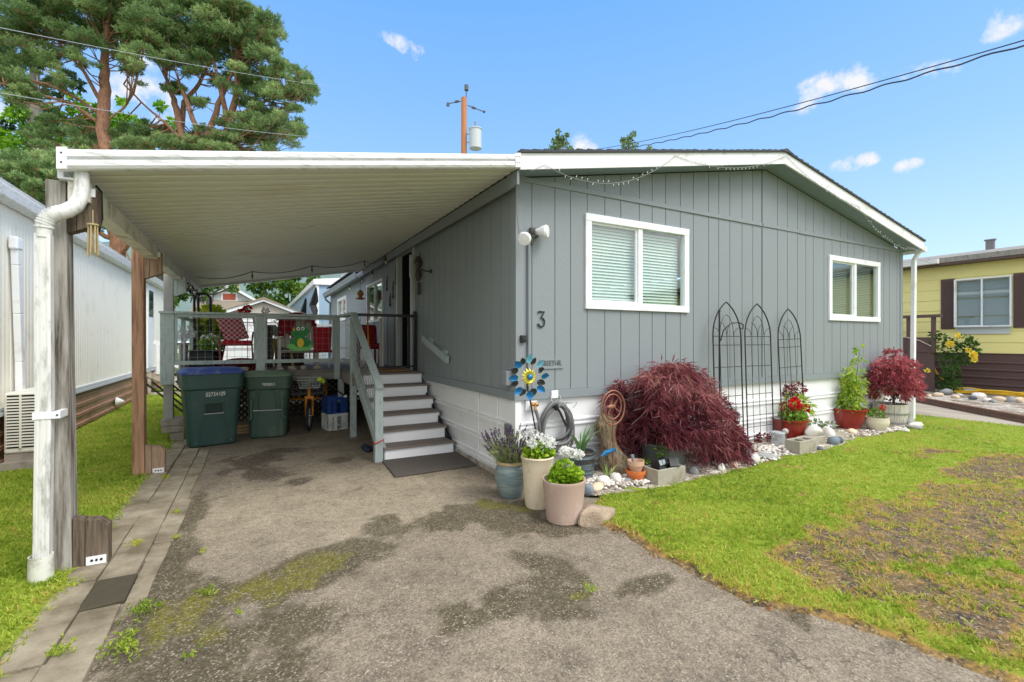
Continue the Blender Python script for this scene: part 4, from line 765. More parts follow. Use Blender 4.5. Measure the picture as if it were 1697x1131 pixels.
b = MB(); b.cbox((0, -.2, .87), .1, .01, .07); b.cbox((-.07, -.06, .8), .1, .14, .1); b.build('basket_contents', mat('grey_green_bag', lin(120, 128, 112), .8, .15), tr)
b = MB(); loft(b, [(0, .8, .74, .1, .16, .04), (0, .82, .77, .2, .26, .08), (0, .82, .8, .18, .24, .08)]); b.build('saddle', m_black, tr, smooth=True)
b = MB(); b.tube([(.03, -.01, .51), (.0, -.1, .5), (0, -.2, .42)], .02, 6); b.build('mudguard', m_black, tr)
# crates
def crate(name, label, loc, rz, m, h=.28, w_=.33):
    t = thing(name, label, 'crate', loc, 'milk crates under the deck', rz); b = MB(); e = w_ / 2
    for z0, z1 in ((0, .025), (h * .32, h * .36), (h * .63, h * .67), (h - .05, h)):
        b.box(-e, -e, z0, e, -e + .014, z1); b.box(-e, e - .014, z0, e, e, z1); b.box(-e, -e + .014, z0, -e + .014, e - .014, z1); b.box(e - .014, -e + .014, z0, e, e - .014, z1)
    b.build('rail', m, t, bevel=.002); b = MB()
    for sx in (-1, 1):
        for sy in (-1, 1): b.box(*(lambda x, y: (x - .028, y - .028, .004, x + .028, y + .028, h - .004))(sx * (e - .026), sy * (e - .026)))
    for s_ in (-1, 1): b.box(-.05 - .03, s_ * (e - .006) - .004, .004, -.05 + .03, s_ * (e - .006) + .004, h - .004); b.box(.05, s_ * (e - .006) - .004, .004, .13, s_ * (e - .006) + .004, h - .004); b.box(s_ * (e - .006) - .004, -.05, .004, s_ * (e - .006) + .004, .05, h - .004)
    b.build('panel', m, t); b = MB(); b.box(-e + .015, -e + .015, .004, e - .015, e - .015, .012); b.build('base', m, t)
    b = MB()
    for s_ in (-1, 1):
        for k in range(7): z = .03 + k * .033; b.bar((-.135, s_ * (e - .008), z), (-.08, s_ * (e - .008), z + .04), .007); b.bar((-.08, s_ * (e - .008), z), (-.135, s_ * (e - .008), z + .04), .007)
    b.build('mesh_panel', m, t); return t
m_wcr = mat('white_crate_plastic', lin(214, 216, 210), .5, .06, 6, dirt=lin(150, 150, 140), dscale=5); m_bcr = mat('blue_crate_plastic', lin(34, 66, 132), .45, .08, 6)
crate('milk_crate', 'white plastic milk crate on the asphalt beside the deck post', (-1.2, 4.28, .008), R(14), m_wcr); crate('milk_crate', 'blue plastic milk crate stacked on the white one', (-1.2, 4.3, .29), R(10), m_bcr)
wt = thing('string_trimmer', 'string trimmer with a lime green head lying across the blue crate', 'trimmer', (-1.2, 4.2, .6)); b = MB(); b.tube([(-1.42, 4.1, .87), (-1.05, 4.1, .58)], .012, 8); b.build('shaft', m_black, wt, smooth=True)
b = MB(); b.tube([(-1.5, 4.06, .87), (-1.46, 4.06, .9), (-1.42, 4.08, .87), (-1.4, 4.08, .83)], [.03, .045, .04, .03], 10); b.build('head', mat('lime_plastic', lin(176, 206, 60), .4), wt, smooth=True); b = MB(); b.ball((-1.05, 4.1, .58), .035, .03, .025); b.build('guard', m_white, wt, smooth=True)
b = MB(); rk = random.Random(4); [b.rock((-1.02 + rk.uniform(-.04, .04), 2.4 + .05 * k - .1, .03), .06, .05, .035, k) for k in range(6)]; tag(b.build('garden_shoes', mat('dark_blue_cloth', lin(40, 50, 70), .8, .3, 9), org=(-1.02, 2.4, 0)), 'dark shoes and cloth bundled beside the stair stringer', 'shoes')
# ------------------------------------------------------------------ frog sign on the deck railing
fr = thing('frog_sign', 'painted green wooden frog sign with a yellow belly on the deck railing', 'sign', (-1.6, DY - .06, 1.4))
cpx = lambda x, y, yy: onY(430 + x * 170 / 1282, 490 + y * 150 / 1131, yy)
def cut(nm, m, shapes, y0, y1):
    b = MB()
    for i, (cx, cy, rx, ry) in enumerate(shapes):
        poly = [tuple(cpx(cx + rx * math.cos(a), cy + ry * math.sin(a), y1)[[0, 2]]) for a in np.linspace(0, 2 * PI, 22)[:-1]]; b.prism(poly, y0 - .0013 * i, y1, 'y')
    return b.build(nm, m, fr)
m_fg = mat('frog_green_paint', lin(22, 128, 52), .5, .06, 6)
yr = DY - .052
cut('body', m_fg, [(510, 590, 95, 95), (500, 470, 105, 62), (545, 440, 75, 50), (420, 590, 45, 48), (612, 598, 42, 48), (485, 420, 38, 38), (545, 415, 36, 38), (440, 645, 60, 28), (590, 650, 60, 25)], yr - .012, yr)
cut('belly', mat('frog_yellow_paint', lin(226, 190, 24), .5), [(513, 592, 43, 58)], yr - .03, yr - .025)
cut('eye', m_white, [(485, 417, 24, 24)], yr - .032, yr - .026); cut('eye', m_white, [(542, 413, 22, 22)], yr - .032, yr - .026); cut('pupil', m_black, [(487, 419, 10, 11)], yr - .037, yr - .033); cut('pupil', m_black, [(541, 415, 10, 11)], yr - .037, yr - .033)
cut('lily_pad', mat('leaf_green_paint', lin(110, 190, 96), .5), [(400, 640, 50, 35), (460, 665, 50, 28), (520, 670, 50, 25), (590, 665, 50, 24), (640, 640, 25, 25)], yr - .026, yr - .02)
cut('mouth', mat('frog_dark_green', lin(12, 90, 36), .5), [(500, 485, 70, 3)], yr - .029, yr - .024)
cut('flower', mat('orange_paint', lin(230, 160, 40), .5), [(428, 425, 16, 18)], yr - .031, yr - .026)
# ------------------------------------------------------------------ deck furniture (standing on the deck floor)
m_plaid = NT('red_white_plaid'); v = m_plaid.coord(); ck = m_plaid.n('TexChecker'); ck.inputs['Scale'].default_value = 24; m_plaid.L.new(v, ck.inputs['Vector']); m_plaid = m_plaid.fin(m_plaid.mix(ck.outputs['Fac'], lin(178, 36, 56), lin(226, 190, 196)), .9)
m_dplaid = NT('dark_red_plaid'); v = m_dplaid.coord(); wv = m_dplaid.voro(v, 26, 'Distance'); m_dplaid = m_dplaid.fin(m_dplaid.mix(m_dplaid.ramp(wv, [(.08, 1.), (.2, 0.)]), lin(150, 20, 38), lin(226, 196, 196)), .95)
m_red = mat('red_cushion', lin(186, 26, 44), .8, .12, 8); m_redm = mat('dark_red_metal', lin(132, 34, 36), .45, .1, 10); m_wpaint = mat('cream_white_paint', lin(222, 218, 206), .6, .05, 5)
ch = thing('garden_chair', 'red metal rocking chair with a pink and white checked cushion', 'chair', (-2.75, 5.3, DZ)); y_ = 5.3
b = MB(); b.prism([(-3.02, 1.95), (-2.62, 1.95), (-2.5, 1.58), (-2.86, 1.5)], 5.28, 5.36, 'y'); bk = b.build('back_cushion', m_plaid, ch, bevel=.02); b = MB(); b.cbox((-2.68, 5.12, 1.5), .44, .46, .08); b.build('seat_cushion', m_red, ch, bevel=.025)
b = MB()
for s_ in (-2.92, -2.44): b.tube([(s_, 5.4, 1.98), (s_ + .05, 5.38, 1.5), (s_, 5.3, 1.2), (s_, 5.2, 1.05)], .014); b.tube([(s_, 5.36, 1.68), (s_, 4.95, 1.68), (s_ - .02, 4.86, 1.5), (s_, 4.9, 1.1)], .014); b.tube([(s_, 4.75, 1.1), (s_, 4.95, 1.05), (s_, 5.25, 1.05), (s_, 5.5, 1.11)], .014)
b.tube([(-2.92, 5.4, 1.97), (-2.44, 5.4, 1.97)], .014); b.tube([(-2.92, 4.9, 1.46), (-2.44, 4.9, 1.46)], .012); b.tube([(-2.92, 5.36, 1.46), (-2.44, 5.36, 1.46)], .012); b.build('frame', m_redm, ch, smooth=True)
b = MB(); b.cbox((-2.66, 5.0, 1.06), .6, .35, .05); b.ball((-2.62, 5.0, 1.15), .3, .2, .09); tag(b.build('folded_blanket', mat('dark_red_cloth', lin(112, 32, 38), .9, .2, 9), smooth=True, org=(-2.66, 5, DZ)), 'dark red blanket heaped on the deck under the rocking chair', 'blanket')
wc = thing('garden_chair', 'cream white slatted garden chair behind the frog sign', 'chair', (-1.72, 5.35, DZ))
b = MB(); [b.cbox((-1.96 + k * .088, 5.42 + .01 * abs(k - 3), 1.67), .08, .018, .62 - .03 * abs(k - 3), 0, -.18) for k in range(7)]; b.build('back_slats', m_wpaint, wc, bevel=.005)
b = MB(); [b.cbox((-1.72, 4.98 + k * .09, 1.36 - k * .012), .6, .08, .02) for k in range(5)]; b.build('seat_slats', m_wpaint, wc, bevel=.004)
for s_ in (-1, 1):
    b = MB(); b.cbox((-1.72 + s_ * .33, 5.1, 1.6), .12, .6, .024); b.build('arm', m_wpaint, wc, bevel=.004)
    for y0_, y1_ in ((4.88, 4.98), (5.36, 5.44)): b = MB(); b.box(-1.72 + s_ * .31 - .02, y0_, DZ, -1.72 + s_ * .31 + .02, y1_, 1.588); b.build('leg', m_wpaint, wc)
b = MB(); vs = []; nx_ = 26
for j, (yy, zz) in enumerate([(5.22, 1.55), (5.27, 1.72), (5.31, 1.9), (5.38, 2.03), (5.5, 2.03), (5.56, 1.85), (5.6, 1.6)]):
    for i in range(nx_):
        u = i / (nx_ - 1); x = -2.02 + .62 * u; sag = .1 * math.sin(u * PI) - .06; vs.append((x + .02 * math.sin(j * 2 + i), yy - .02 * math.sin(i * 1.1 + j), zz + sag * (1 if 1 < j < 5 else .3) + (.12 * math.sin(u * 9) if j in (0, 6) else 0) + (.16 if (j < 2 and u > .72) else 0)))
b.add(vs, [(j * nx_ + i, j * nx_ + i + 1, (j + 1) * nx_ + i + 1, (j + 1) * nx_ + i) for j in range(6) for i in range(nx_ - 1) if not (j < 2 and 9 < i < 22)]); tag(b.build('plaid_throw', m_dplaid, smooth=True, org=(-1.7, 5.3, 2)), 'dark red plaid throw draped over the cream garden chair', 'throw')
rb = thing('red_bucket_bag', 'bright red bag with checked trim hanging beside the cream chair', 'bag', (-1.33, 4.85, 1.3)); b = MB(); loft(b, [(-1.33, 4.85, 1.35, .26, .2, .03), (-1.33, 4.85, 1.75, .3, .24, .03), (-1.33, 4.85, 1.78, .3, .24, .03)]); b.build('body', m_red, rb, smooth=True); b = MB(); b.box(-1.49, 4.7, 1.32, -1.17, 4.74, 1.36); b.build('checked_trim', m_dplaid, rb)
b = MB(); b.tube([(-1.44, 4.85, 1.03), (-1.44, 4.85, 1.36)], .012); b.tube([(-1.22, 4.85, 1.03), (-1.22, 4.85, 1.36)], .012); b.tube([(-1.44, 4.85, 1.35), (-1.22, 4.85, 1.35)], .012); b.build('stand', m_wpaint, rb)
rt = thing('garden_chair', 'dark red plaid covered chair beyond the gate by the side window', 'chair', (-.4, 5.6, DZ)); b = MB(); b.cbox((-.4, 5.5, 1.42), .5, .5, .12); b.cbox((-.4, 5.75, 1.62), .5, .12, .5, 0, -.2); b.build('throw_cover', m_dplaid, rt, bevel=.05); 
for sx in (-1, 1):
    for sy in (-1, 1): b = MB(); b.box(-.4 + sx * .2 - .02, 5.5 + sy * .2 - .02, DZ, -.4 + sx * .2 + .02, 5.5 + sy * .2 + .02, 1.4); b.build('leg', m_redm, rt)
b = MB(); b.tube([(-.55, 4.6, 1.03), (-.55, 4.75, 2.0)], .014); tag(b.build('broom_handle', mat('yellow_handle', lin(222, 180, 40), .5), org=(-.55, 4.6, DZ)), 'yellow pole leaning on the wall beside the doorway', 'pole')
b = MB(); b.box(-.34, 4.62, 1.03, -.28, 4.68, 1.9); b.box(-.35, 4.61, 1.9, -.27, 4.69, 1.96); tag(b.build('gate_post', m_wpaint, org=(-.31, 4.65, DZ)), 'white wooden post just beyond the black gate', 'post')
yt = thing('plant_stand', 'small yellow stand holding a glass bowl on the deck', 'stand', (-2.3, 5.9, DZ)); cb_ = onY(468, 572, 5.9); x_ = cb_[0]
b = MB(); b.box(x_ - .17, 5.8, 1.42, x_ + .17, 6.05, 1.58); b.build('apron', mat('yellow_stand_paint', lin(206, 186, 108), .6, .08), yt); 
for sx in (-1, 1):
    for sy in (-1, 1): b = MB(); b.bar((x_ + sx * .14, 5.92 + sy * .1, 1.45), (x_ + sx * .19, 5.92 + sy * .13, DZ), .03); b.build('leg', MATS['yellow_stand_paint'], yt)
gb = thing('glass_bowl', 'clear glass bowl with trailing plants on the yellow stand', 'bowl', (x_, 5.92, 1.58)); b = MB(); b.lathe([(.08, 0), (.17, .06), (.22, .14), (.22, .22), (.2, .22), (.2, .14), (.15, .07)], (x_, 5.92, 1.585), 20); b.build('bowl', mat('smoky_glass', lin(150, 160, 158), .1, .1, 8), gb, smooth=True)
def ballpts(rg, c, r, n, shell=.55, flat=1):
    d = unit(rg.normal(size=(n, 3))); rad = rg.uniform(shell, 1, (n, 1)) ** .6 * np.array(r); return np.array(c) + d * rad * np.array([1, 1, flat]), d
def foliage(name, m, parent, blobs, L, W, n=1, spread=.7, droop=.2, seed=1, up=.35, tint=(0, 1), org=None, flat=1, shell=.5, mid=.5):
    """leaf clusters: blobs = (cx, cy, cz, r, count)"""
    rg = np.random.default_rng(seed); Cs, Ds, Ts = [], [], []
    for cx, cy, cz_, r, k in blobs:
        p, d = ballpts(rg, (cx, cy, cz_), r, k, shell, flat); Cs.append(p); Ds.append(unit(d + np.array([0, 0, up]))); Ts.append(np.clip(rg.uniform(tint[0], tint[1], k) * .7 + rg.uniform(tint[0], tint[1]) * .3, 0, 1))
    C, Dr, T = np.concatenate(Cs), np.concatenate(Ds), np.concatenate(Ts); V, F = sprays(rg, C, Dr, n, L, W, spread, droop, .35, mid)
    return npmesh(name, V, F, m, parent, org, {'tint': np.repeat(T, n)})
m_stem = mat('green_stem', lin(70, 104, 46), .6)
m_gleaf = leafmat('garden_leaf', [lin(52, 84, 26), lin(88, 128, 38), lin(128, 168, 52), lin(172, 196, 80)])
m_yleaf = leafmat('yellow_green_leaf', [lin(120, 146, 30), lin(176, 192, 40), lin(224, 222, 70)]); m_wfl = leafmat('white_petal', [lin(226, 226, 222), lin(250, 250, 246)], .3); m_rfl = leafmat('red_petal', [lin(150, 14, 24), lin(214, 24, 36), lin(236, 60, 60)], .25); m_yfl = leafmat('yellow_petal', [lin(242, 208, 40), lin(255, 238, 110)], .2)
foliage('trailing_leaves', m_gleaf, gb, [(x_, 5.92, 1.8, .16, 60)], .1, .03, 1, .6, .5, 3)
def pot(name, prof, c, m, parent, n=30, soil=None):
    b = MB(); b.lathe(prof, c, n); o = b.build(name, m, parent, smooth=True, angle=35)
    if soil: b = MB(); b.lathe([(0.001, soil[1]), (soil[0], soil[1] - .004)][::-1], c, 20); b.build('soil', m_soil, parent)
    return o
yp = thing('potted_shrub', 'yellow-green shrub in a dark pot on the deck', 'plant', (-3.15, 7.2, DZ)); p = onY(349, 523, 7.2); pot('pot', [(.15, 0), (.2, .3), (.21, .32)], (p[0], 7.2, DZ), m_black, yp); foliage('leaves', m_yleaf, yp, [(p[0], 7.2, 2.0, .27, 520), (p[0] - .15, 7.2, 1.85, .22, 320), (p[0] + .17, 7.2, 1.88, .22, 320)], .1, .07, 1, .7, .2, 5)
foliage('lower_leaves', m_gleaf, yp, [(p[0], 7.2, 1.62, .26, 320)], .1, .07, 1, .7, .3, 6)
wp = thing('potted_flowers', 'white geraniums in a black tub on the deck', 'plant', (-3.0, 5.4, DZ)); p = onY(349, 575, 5.4); pot('pot', [(.13, 0), (.2, .3), (.21, .32)], (p[0], 5.4, DZ), m_black, wp); foliage('leaves', m_gleaf, wp, [(p[0], 5.4, 1.42, .17, 220)], .07, .05, 1, .7, .2, 8, tint=(.2, .8)); foliage('flowers', m_wfl, wp, [(p[0] + dx, 5.38, 1.58 + dz, .045, 40) for dx, dz in ((-.1, 0), (0, .03), (.1, .0), (.05, -.04))], .03, .025, 1, .9, 0, 9)
b = MB(); b.cbox((-3.2, 5.1, DZ + .16), .34, .3, .32); b.cbox((-3.2, 5.1, DZ + .335), .36, .32, .03); tag(b.build('storage_tub', m_black, bevel=.02, org=(-3.2, 5.1, DZ)), 'black plastic storage tub behind the deck railing', 'tub')
wb = thing('twig_vase', 'white twigs in a tall pale metal vase behind the railing', 'vase', (-3.35, 4.7, DZ)); p = onY(304, 600, 4.75); pot('vase', [(.07, 0), (.06, .2), (.065, .46), (.055, .46)], (p[0], 4.75, DZ), m_steel, wb); b = MB(); rk = random.Random(6)
def twig(b, p, d, l, r, dep):
    q = p + d * l; b.tube([p, p.lerp(q, .5) + Vector([rk.uniform(-.01, .01) for _ in '123']), q], [r, r * .8, r * .6], 5, False)
    if dep:
        for _ in range(3): twig(b, p.lerp(q, rk.uniform(.5, 1)), (d + Vector([rk.uniform(-.8, .8) for _ in '123'])).normalized(), l * .62, r * .62, dep - 1)
for _ in range(7): twig(b, Vector((p[0], 4.75, DZ + .44)), Vector((rk.uniform(-.6, .6), rk.uniform(-.5, .5), 1)).normalized(), .17, .012, 3)
b.build('twigs', m_white, wb)
ar = thing('hand_truck', 'black tubular frame with a rounded top standing on the deck', 'frame', (-3.25, 5.8, DZ)); p0, p1 = onY(322, 545, 5.8)[0], onY(349, 545, 5.8)[0]; zt = onY(335, 487, 5.8)[2]
b = MB(); b.tube([(p0, 5.8, DZ), (p0, 5.8, zt - .08), (p0 + .05, 5.8, zt), (p1 - .06, 5.8, zt), (p1, 5.8, zt - .08), (p1, 5.8, DZ + .6)], .022, 8); b.tube([(p0 + .07, 5.82, DZ), (p0 + .06, 5.82, zt - .02)], .018, 8); b.build('tube_frame', m_black, ar, smooth=True)
b = MB(); p = onY(447, 560, 5.6); b.box(p[0] - .05, 5.55, DZ, p[0] + .05, 5.65, 1.83); tag(b.build('post', mat('brown_black_post', lin(66, 58, 58), .7), org=(p[0], 5.6, DZ)), 'short dark post standing behind the middle rail post', 'post')
tb = thing('side_table', 'low dark brown wooden table on the deck behind the frog', 'table', (-2.1, 6.3, DZ)); p = onY(480, 590, 6.3); b = MB(); b.box(p[0] - .3, 6.2, 1.38, p[0] + .3, 6.5, 1.44); b.build('top', mat('brown_wood', lin(112, 70, 46), .6, .15, 4), tb); b = MB(); b.box(p[0] - .27, 6.23, DZ, p[0] + .27, 6.46, 1.375); b.build('cabinet', mat('dark_brown_wood', lin(66, 42, 32), .6, .15, 4), tb)
for i, (px_, py_, m_, lb) in enumerate(((410, 512, m_rfl, 'two red rose heads on thin stems above the deck railing'), (440, 516, m_wfl, 'cream flower head on a thin stem above the railing'), (482, 530, m_yfl, 'yellow flower ornament above the frog sign'))):
    p = onY(px_, py_, 5.7); t = thing('flower_stake', lb, 'flower', (p[0], p[1], DZ)); b = MB(); b.tube([(p[0], p[1], DZ), (p[0], p[1], p[2])], .006); b.build('stem', m_stem, t)
    foliage('bloom', m_, t, [(p[0], p[1], p[2], .055, 60)] + ([(p[0] - .09, p[1], p[2] - .06, .035, 40)] if i == 0 else []), .05, .04, 1, .8, 0, 20 + i)
rk = random.Random(12); m_drift = mat('pale_driftwood', lin(176, 166, 152), .9, .25, 8, dirt=lin(120, 96, 70), dscale=9)
for k in range(8): x_ = -2.95 + k * .22 + rk.uniform(-.06, .06); b = MB(); b.rock((x_, 4.5 + rk.uniform(0, .05), DZ + .03), .1, .05, .05, 40 + k); tag(b.build('driftwood', m_drift, smooth=True, org=(x_, 4.5, DZ)), 'pale driftwood piece in the row along the deck edge', 'driftwood', 'driftwood row on the deck')
# string lights on the carport ceiling
sl_ = thing('string_lights', 'black cord of round bulbs swagged across the carport ceiling', 'string lights', (-1.9, 5.8, 2.8)); m_bulb = mat('frosted_bulb', lin(214, 214, 206), .15, .03)
yy = 5.75; hk = [onY(326, 458, yy), onY(418, 437, yy), onY(517, 430, yy), onY(604, 424, yy)]; hk = [Vector((h_[0], yy, cz(h_[0]) - .01)) for h_ in hk] + [Vector((-.14, 5.0, cz(-.2) - .03)), Vector((-.14, 6.2, 3.1)), Vector((-.14, 7.3, 3.09)), Vector((-.14, 9.0, 3.08))]
ln = [hk[0]]
for p, q in zip(hk, hk[1:]): ln += swag(p, q, .075 if q.x < -.2 else .1, 8)[1:]
b = MB(); b.tube(ln, .007, 6); b.build('cord', m_black, sl_); bm = MB(); bm.tube([(0, 0, -.005), (0, 0, -.07)], .01, 6); bm.tube([(0, 0, -.07), (0, 0, -.11)], .016, 8); mso = bm.mesh('socket', (0, 0, 0)); mso.materials.append(m_black); bm = MB(); bm.ball((0, 0, -.14), .026, .026, .034, 10, 8); mbu = bm.mesh('bulb', (0, 0, 0)); mbu.materials.append(m_bulb); mbu.shade_smooth()
for h_ in hk[1:]:
    s_ = D.objects.new('socket', mso); COL.objects.link(s_); s_.parent = sl_; s_.location = h_ - ORG[sl_.name]; u_ = D.objects.new('bulb', mbu); COL.objects.link(u_); u_.parent = s_
# tangled lights on the left beam
tg = thing('tangled_lights', 'tangle of dark cable and small lamps hanging under the rear of the side beam', 'string lights', (-3.4, 6.0, 2.4)); rk = random.Random(9); pts = [Vector((-3.36 + rk.uniform(-.08, .06), 4.7 + 2.5 * k / 40, 2.5 - abs(rk.gauss(0, .14)))) for k in range(41)]; b = MB(); b.tube(pts, .008, 5); b.build('cable', m_black, tg); 
for p in pts[::3]: b = MB(); b.ball(p - Vector((0, 0, .03)), .025); b.build('lamp', m_bulb, tg, smooth=True)
# wall ornaments, bell, feeder, chime
wc_ = thing('wind_chime', 'bamboo wind chime hanging from the front carport post', 'wind chime', (-3.3, .3, 2.4)); c_ = onX(154, 400, -3.33); b = MB(); rk = random.Random(3)
for k in range(7): a = k * .9; b.tube([(c_[0] + .022 * math.cos(a), c_[1] + .022 * math.sin(a), c_[2] + .1), (c_[0] + .026 * math.cos(a), c_[1] + .026 * math.sin(a), c_[2] - .08 - .03 * rk.random())], .0045, 7)
b.build('tubes', mat('bamboo', lin(176, 158, 116), .6, .2, 20), wc_, smooth=True); b = MB(); b.tube([(c_[0], c_[1], c_[2] + .2), (c_[0], c_[1], c_[2] - .05)], .003); b.lathe([(.03, 0), (.03, .01)], (c_[0], c_[1], c_[2] + .1), 12); b.build('hanger', MATS['bamboo'], wc_); b = MB(); b.tube([(-3.39, -.1, 2.62), (-3.36, -.1, 2.58), (-3.36, -.08, 2.4), (-3.38, -.08, 2.3)], .008, 6); b.build('hook', m_black, wc_)
hf = thing('hummingbird_feeder', 'amber glass hummingbird feeder hanging from the eave', 'feeder', (-.22, 8.2, 2.5)); c_ = onX(597, 490, -.22); b = MB(); b.tube([(c_[0], c_[1], 3.08), (c_[0], c_[1], c_[2] + .12)], .005); b.build('chain', m_black, hf); b = MB(); b.lathe([(.03, .13), (.06, .1), (.085, .04), (.05, -.03), (.04, -.05)][::-1], (c_[0], c_[1], c_[2]), 14); b.build('bottle', mat('amber_glass', lin(196, 140, 70), .15, .1, 8), hf, smooth=True); b = MB(); b.lathe([(.05, 0), (.11, .02), (.11, .04), (.03, .05)], (c_[0], c_[1], c_[2] - .1), 14); b.build('base', mat('orange_red_base', lin(186, 84, 52), .4), hf, smooth=True)
m_orn = mat('dark_ornament_metal', lin(70, 62, 54), .5, .25, 30)
for k, (px_, py_, l_, lb) in enumerate(((641, 470, .3, 'leftmost thin hanging spoon ornament on the side wall'), (651, 480, .35, 'longer hanging spoon ornament next to the door frame'), (656, 455, .4, 'reddish hanging ornament close to the top of the door frame'), (646, 497, .25, 'lowest curved hanging ornament left of the door'))):
    c_ = onX(px_, py_, -.03); b = MB(); b.tube([(-.02, c_[1], c_[2] + l_ / 2), (-.03, c_[1], c_[2]), (-.025, c_[1] + .02 * (k % 2), c_[2] - l_ * .4)], [.008, .016, .01], 6); b.ball((-.03, c_[1], c_[2] - l_ * .4), .02, .03, .04); tag(b.build('wall_ornament', m_orn, smooth=True, org=(-.02, c_[1], c_[2])), lb, 'ornament', 'ornaments hung beside the door')
dbl = thing('door_ornament', 'dark metal chime ornament hung beside the right door jamb', 'ornament', (-.05, 3.42, 2.7)); b = MB(); c_ = onX(694, 448, -.05); b.lathe([(.03, -.1), (.07, 0), (.03, .1)], (-.06, c_[1], c_[2] + .12), 10); b.ball((-.06, c_[1], c_[2] - .08), .05, .06, .11); b.cbox((-.05, c_[1], c_[2] - .3), .05, .05, .2); b.tube([(-.03, c_[1], c_[2] + .3), (-.06, c_[1], c_[2] - .38)], .008); b.build('chime', m_orn, dbl, smooth=True)
hk_ = thing('wall_hook', 'small dark swan-neck hook on the side wall above the stairs', 'hook', (-.03, 2.85, 2.55)); c_ = onX(713, 450, -.02); b = MB(); b.lathe([(.035, 0), (.03, .02)], (0, 0, 0), 12); b.v = [(-.002 - z, c_[1] + x, c_[2] + y) for x, y, z in b.v]; b.tube([(-.02, c_[1], c_[2]), (-.09, c_[1] + .02, c_[2]), (-.12, c_[1] + .05, c_[2] + .02)], .012); b.ball((-.13, c_[1] + .06, c_[2] + .02), .02); b.build('hook', m_orn, hk_, smooth=True)
# ------------------------------------------------------------------ flower bed in front of the house
t = NT('bed_soil'); v = t.coord(); vc = t.voro(v, 45, 'Color'); sp = t.n('SeparateColor'); t.L.new(vc, sp.inputs[0]); t.bump(sp.outputs[0], .6, .012)
m_bed = t.fin(t.mix(t.ramp(t.noise(v, 2.5, 5), [(.4, 0.), (.6, 1.)]), t.ramp(sp.outputs[0], [(0, lin(84, 70, 56)), (.6, lin(130, 116, 100)), (1, lin(176, 164, 150))]), t.ramp(sp.outputs[0], [(0, lin(130, 120, 108)), (.5, lin(186, 176, 164)), (1, lin(226, 220, 210))])), .95)
xs = np.linspace(.28, 8.5, 160); ss = np.linspace(0, 1, 14); Xg, Sg = np.meshgrid(xs, ss, indexing='ij'); yf = yb(Xg) + .03 * (vnoise(Xg, Xg * 0, 5, 61) - .5) * 2; yf = np.where(Xg < .5, yf * (.55 + .45 * (Xg - .28) / .22), yf)
Yg = yf * (1 - Sg) + .02 * Sg; Zg = .03 + .03 * np.sin(Sg * 1.5) + (vnoise(Xg, Yg, 5, 62) - .5) * .03; nx, ny = Xg.shape; i = np.arange(nx * ny).reshape(nx, ny)
tag(npmesh('flower_bed', np.stack([Xg, Yg, Zg], -1).reshape(-1, 3), np.stack([i[:-1, :-1], i[1:, :-1], i[1:, 1:], i[:-1, 1:]], -1).reshape(-1, 4), m_bed, smooth=True), kind='structure')
rg = np.random.default_rng(77); pm = leafmat('white_bed_pebble', [lin(150, 140, 126), lin(206, 198, 188), lin(238, 234, 228)], 0, .8)
base = MB().ball((0, 0, 0), 1, 1, 1, 7, 5); bf = []
for f in base.f: bf.append(list(f) + [f[-1]] * (4 - len(f)))
def pebbles(name, cx, cy, z, r, rg=rg):
    n = len(cx); V0 = np.array(base.v); ang = rg.uniform(0, 2 * PI, n); sc = r[:, None] * np.stack([rg.uniform(.8, 1.5, n), rg.uniform(.7, 1.1, n), rg.uniform(.5, .8, n)], -1)
    V = V0[None] * sc[:, None]; c, s = np.cos(ang)[:, None], np.sin(ang)[:, None]; V = np.stack([V[..., 0] * c - V[..., 1] * s + cx[:, None], V[..., 0] * s + V[..., 1] * c + cy[:, None], V[..., 2] + z[:, None]], -1).reshape(-1, 3)
    tri = [f for f in base.f if len(f) == 3]; qd = [f for f in base.f if len(f) == 4]; T = []
    for f in base.f: T += [(f[0], f[k], f[k + 1]) for k in range(1, len(f) - 1)]
    F = (np.array(T)[None] + (np.arange(n) * len(V0))[:, None, None]).reshape(-1, 3); ti = np.repeat(rg.uniform(0, 1, n), len(T))
    return tag(npmesh(name, V, F, pm, attrs={'tint': ti}, smooth=True), kind='stuff')
P = []
for cx, cy, sx, sy, n in ((3.35, -.5, .3, .16, 420), (3.75, -.35, .3, .12, 220), (.85, -.45, .2, .12, 230), (1.1, -.68, .08, .05, 40), (5.2, -.3, .6, .12, 160), (6.9, -.55, .5, .08, 200), (4.3, -.45, .2, .1, 60), (2.7, -.6, .15, .1, 70)):
    P.append(np.stack([rg.normal(cx, sx, n), rg.normal(cy, sy, n)], -1))
P = np.concatenate(P); P = P[(P[:, 1] < -.02) & (P[:, 1] > yb(P[:, 0]) - .02)]; pebbles('gravel', P[:, 0], P[:, 1], .05 + rg.uniform(0, .02, len(P)), rg.uniform(.012, .026, len(P)))
def stonemat(n, c, d=None): return mat(n, c, .85, .12, 9, bump=.25, bscale=40, dirt=d, dscale=6, damt=.45)
m_st = {'w': stonemat('white_stone', lin(226, 222, 214), lin(190, 176, 158)), 't': stonemat('tan_stone', lin(214, 192, 164), lin(232, 226, 216)), 'g': stonemat('blue_grey_stone', lin(124, 136, 146)), 'd': stonemat('dark_slate', lin(92, 98, 106)), 'm': stonemat('mid_grey_stone', lin(150, 152, 150))}
def stone(x, y, rx, ry, rz, k, seed, lb, grp='stones edging the flower bed', z=.03, nm='stone'):
    b = MB(); b.rock((x, y, z + rz * .55), rx, ry, rz, seed); return tag(b.build(nm, m_st[k], smooth=True, org=(x, y, z), angle=70), lb, 'stone', grp)
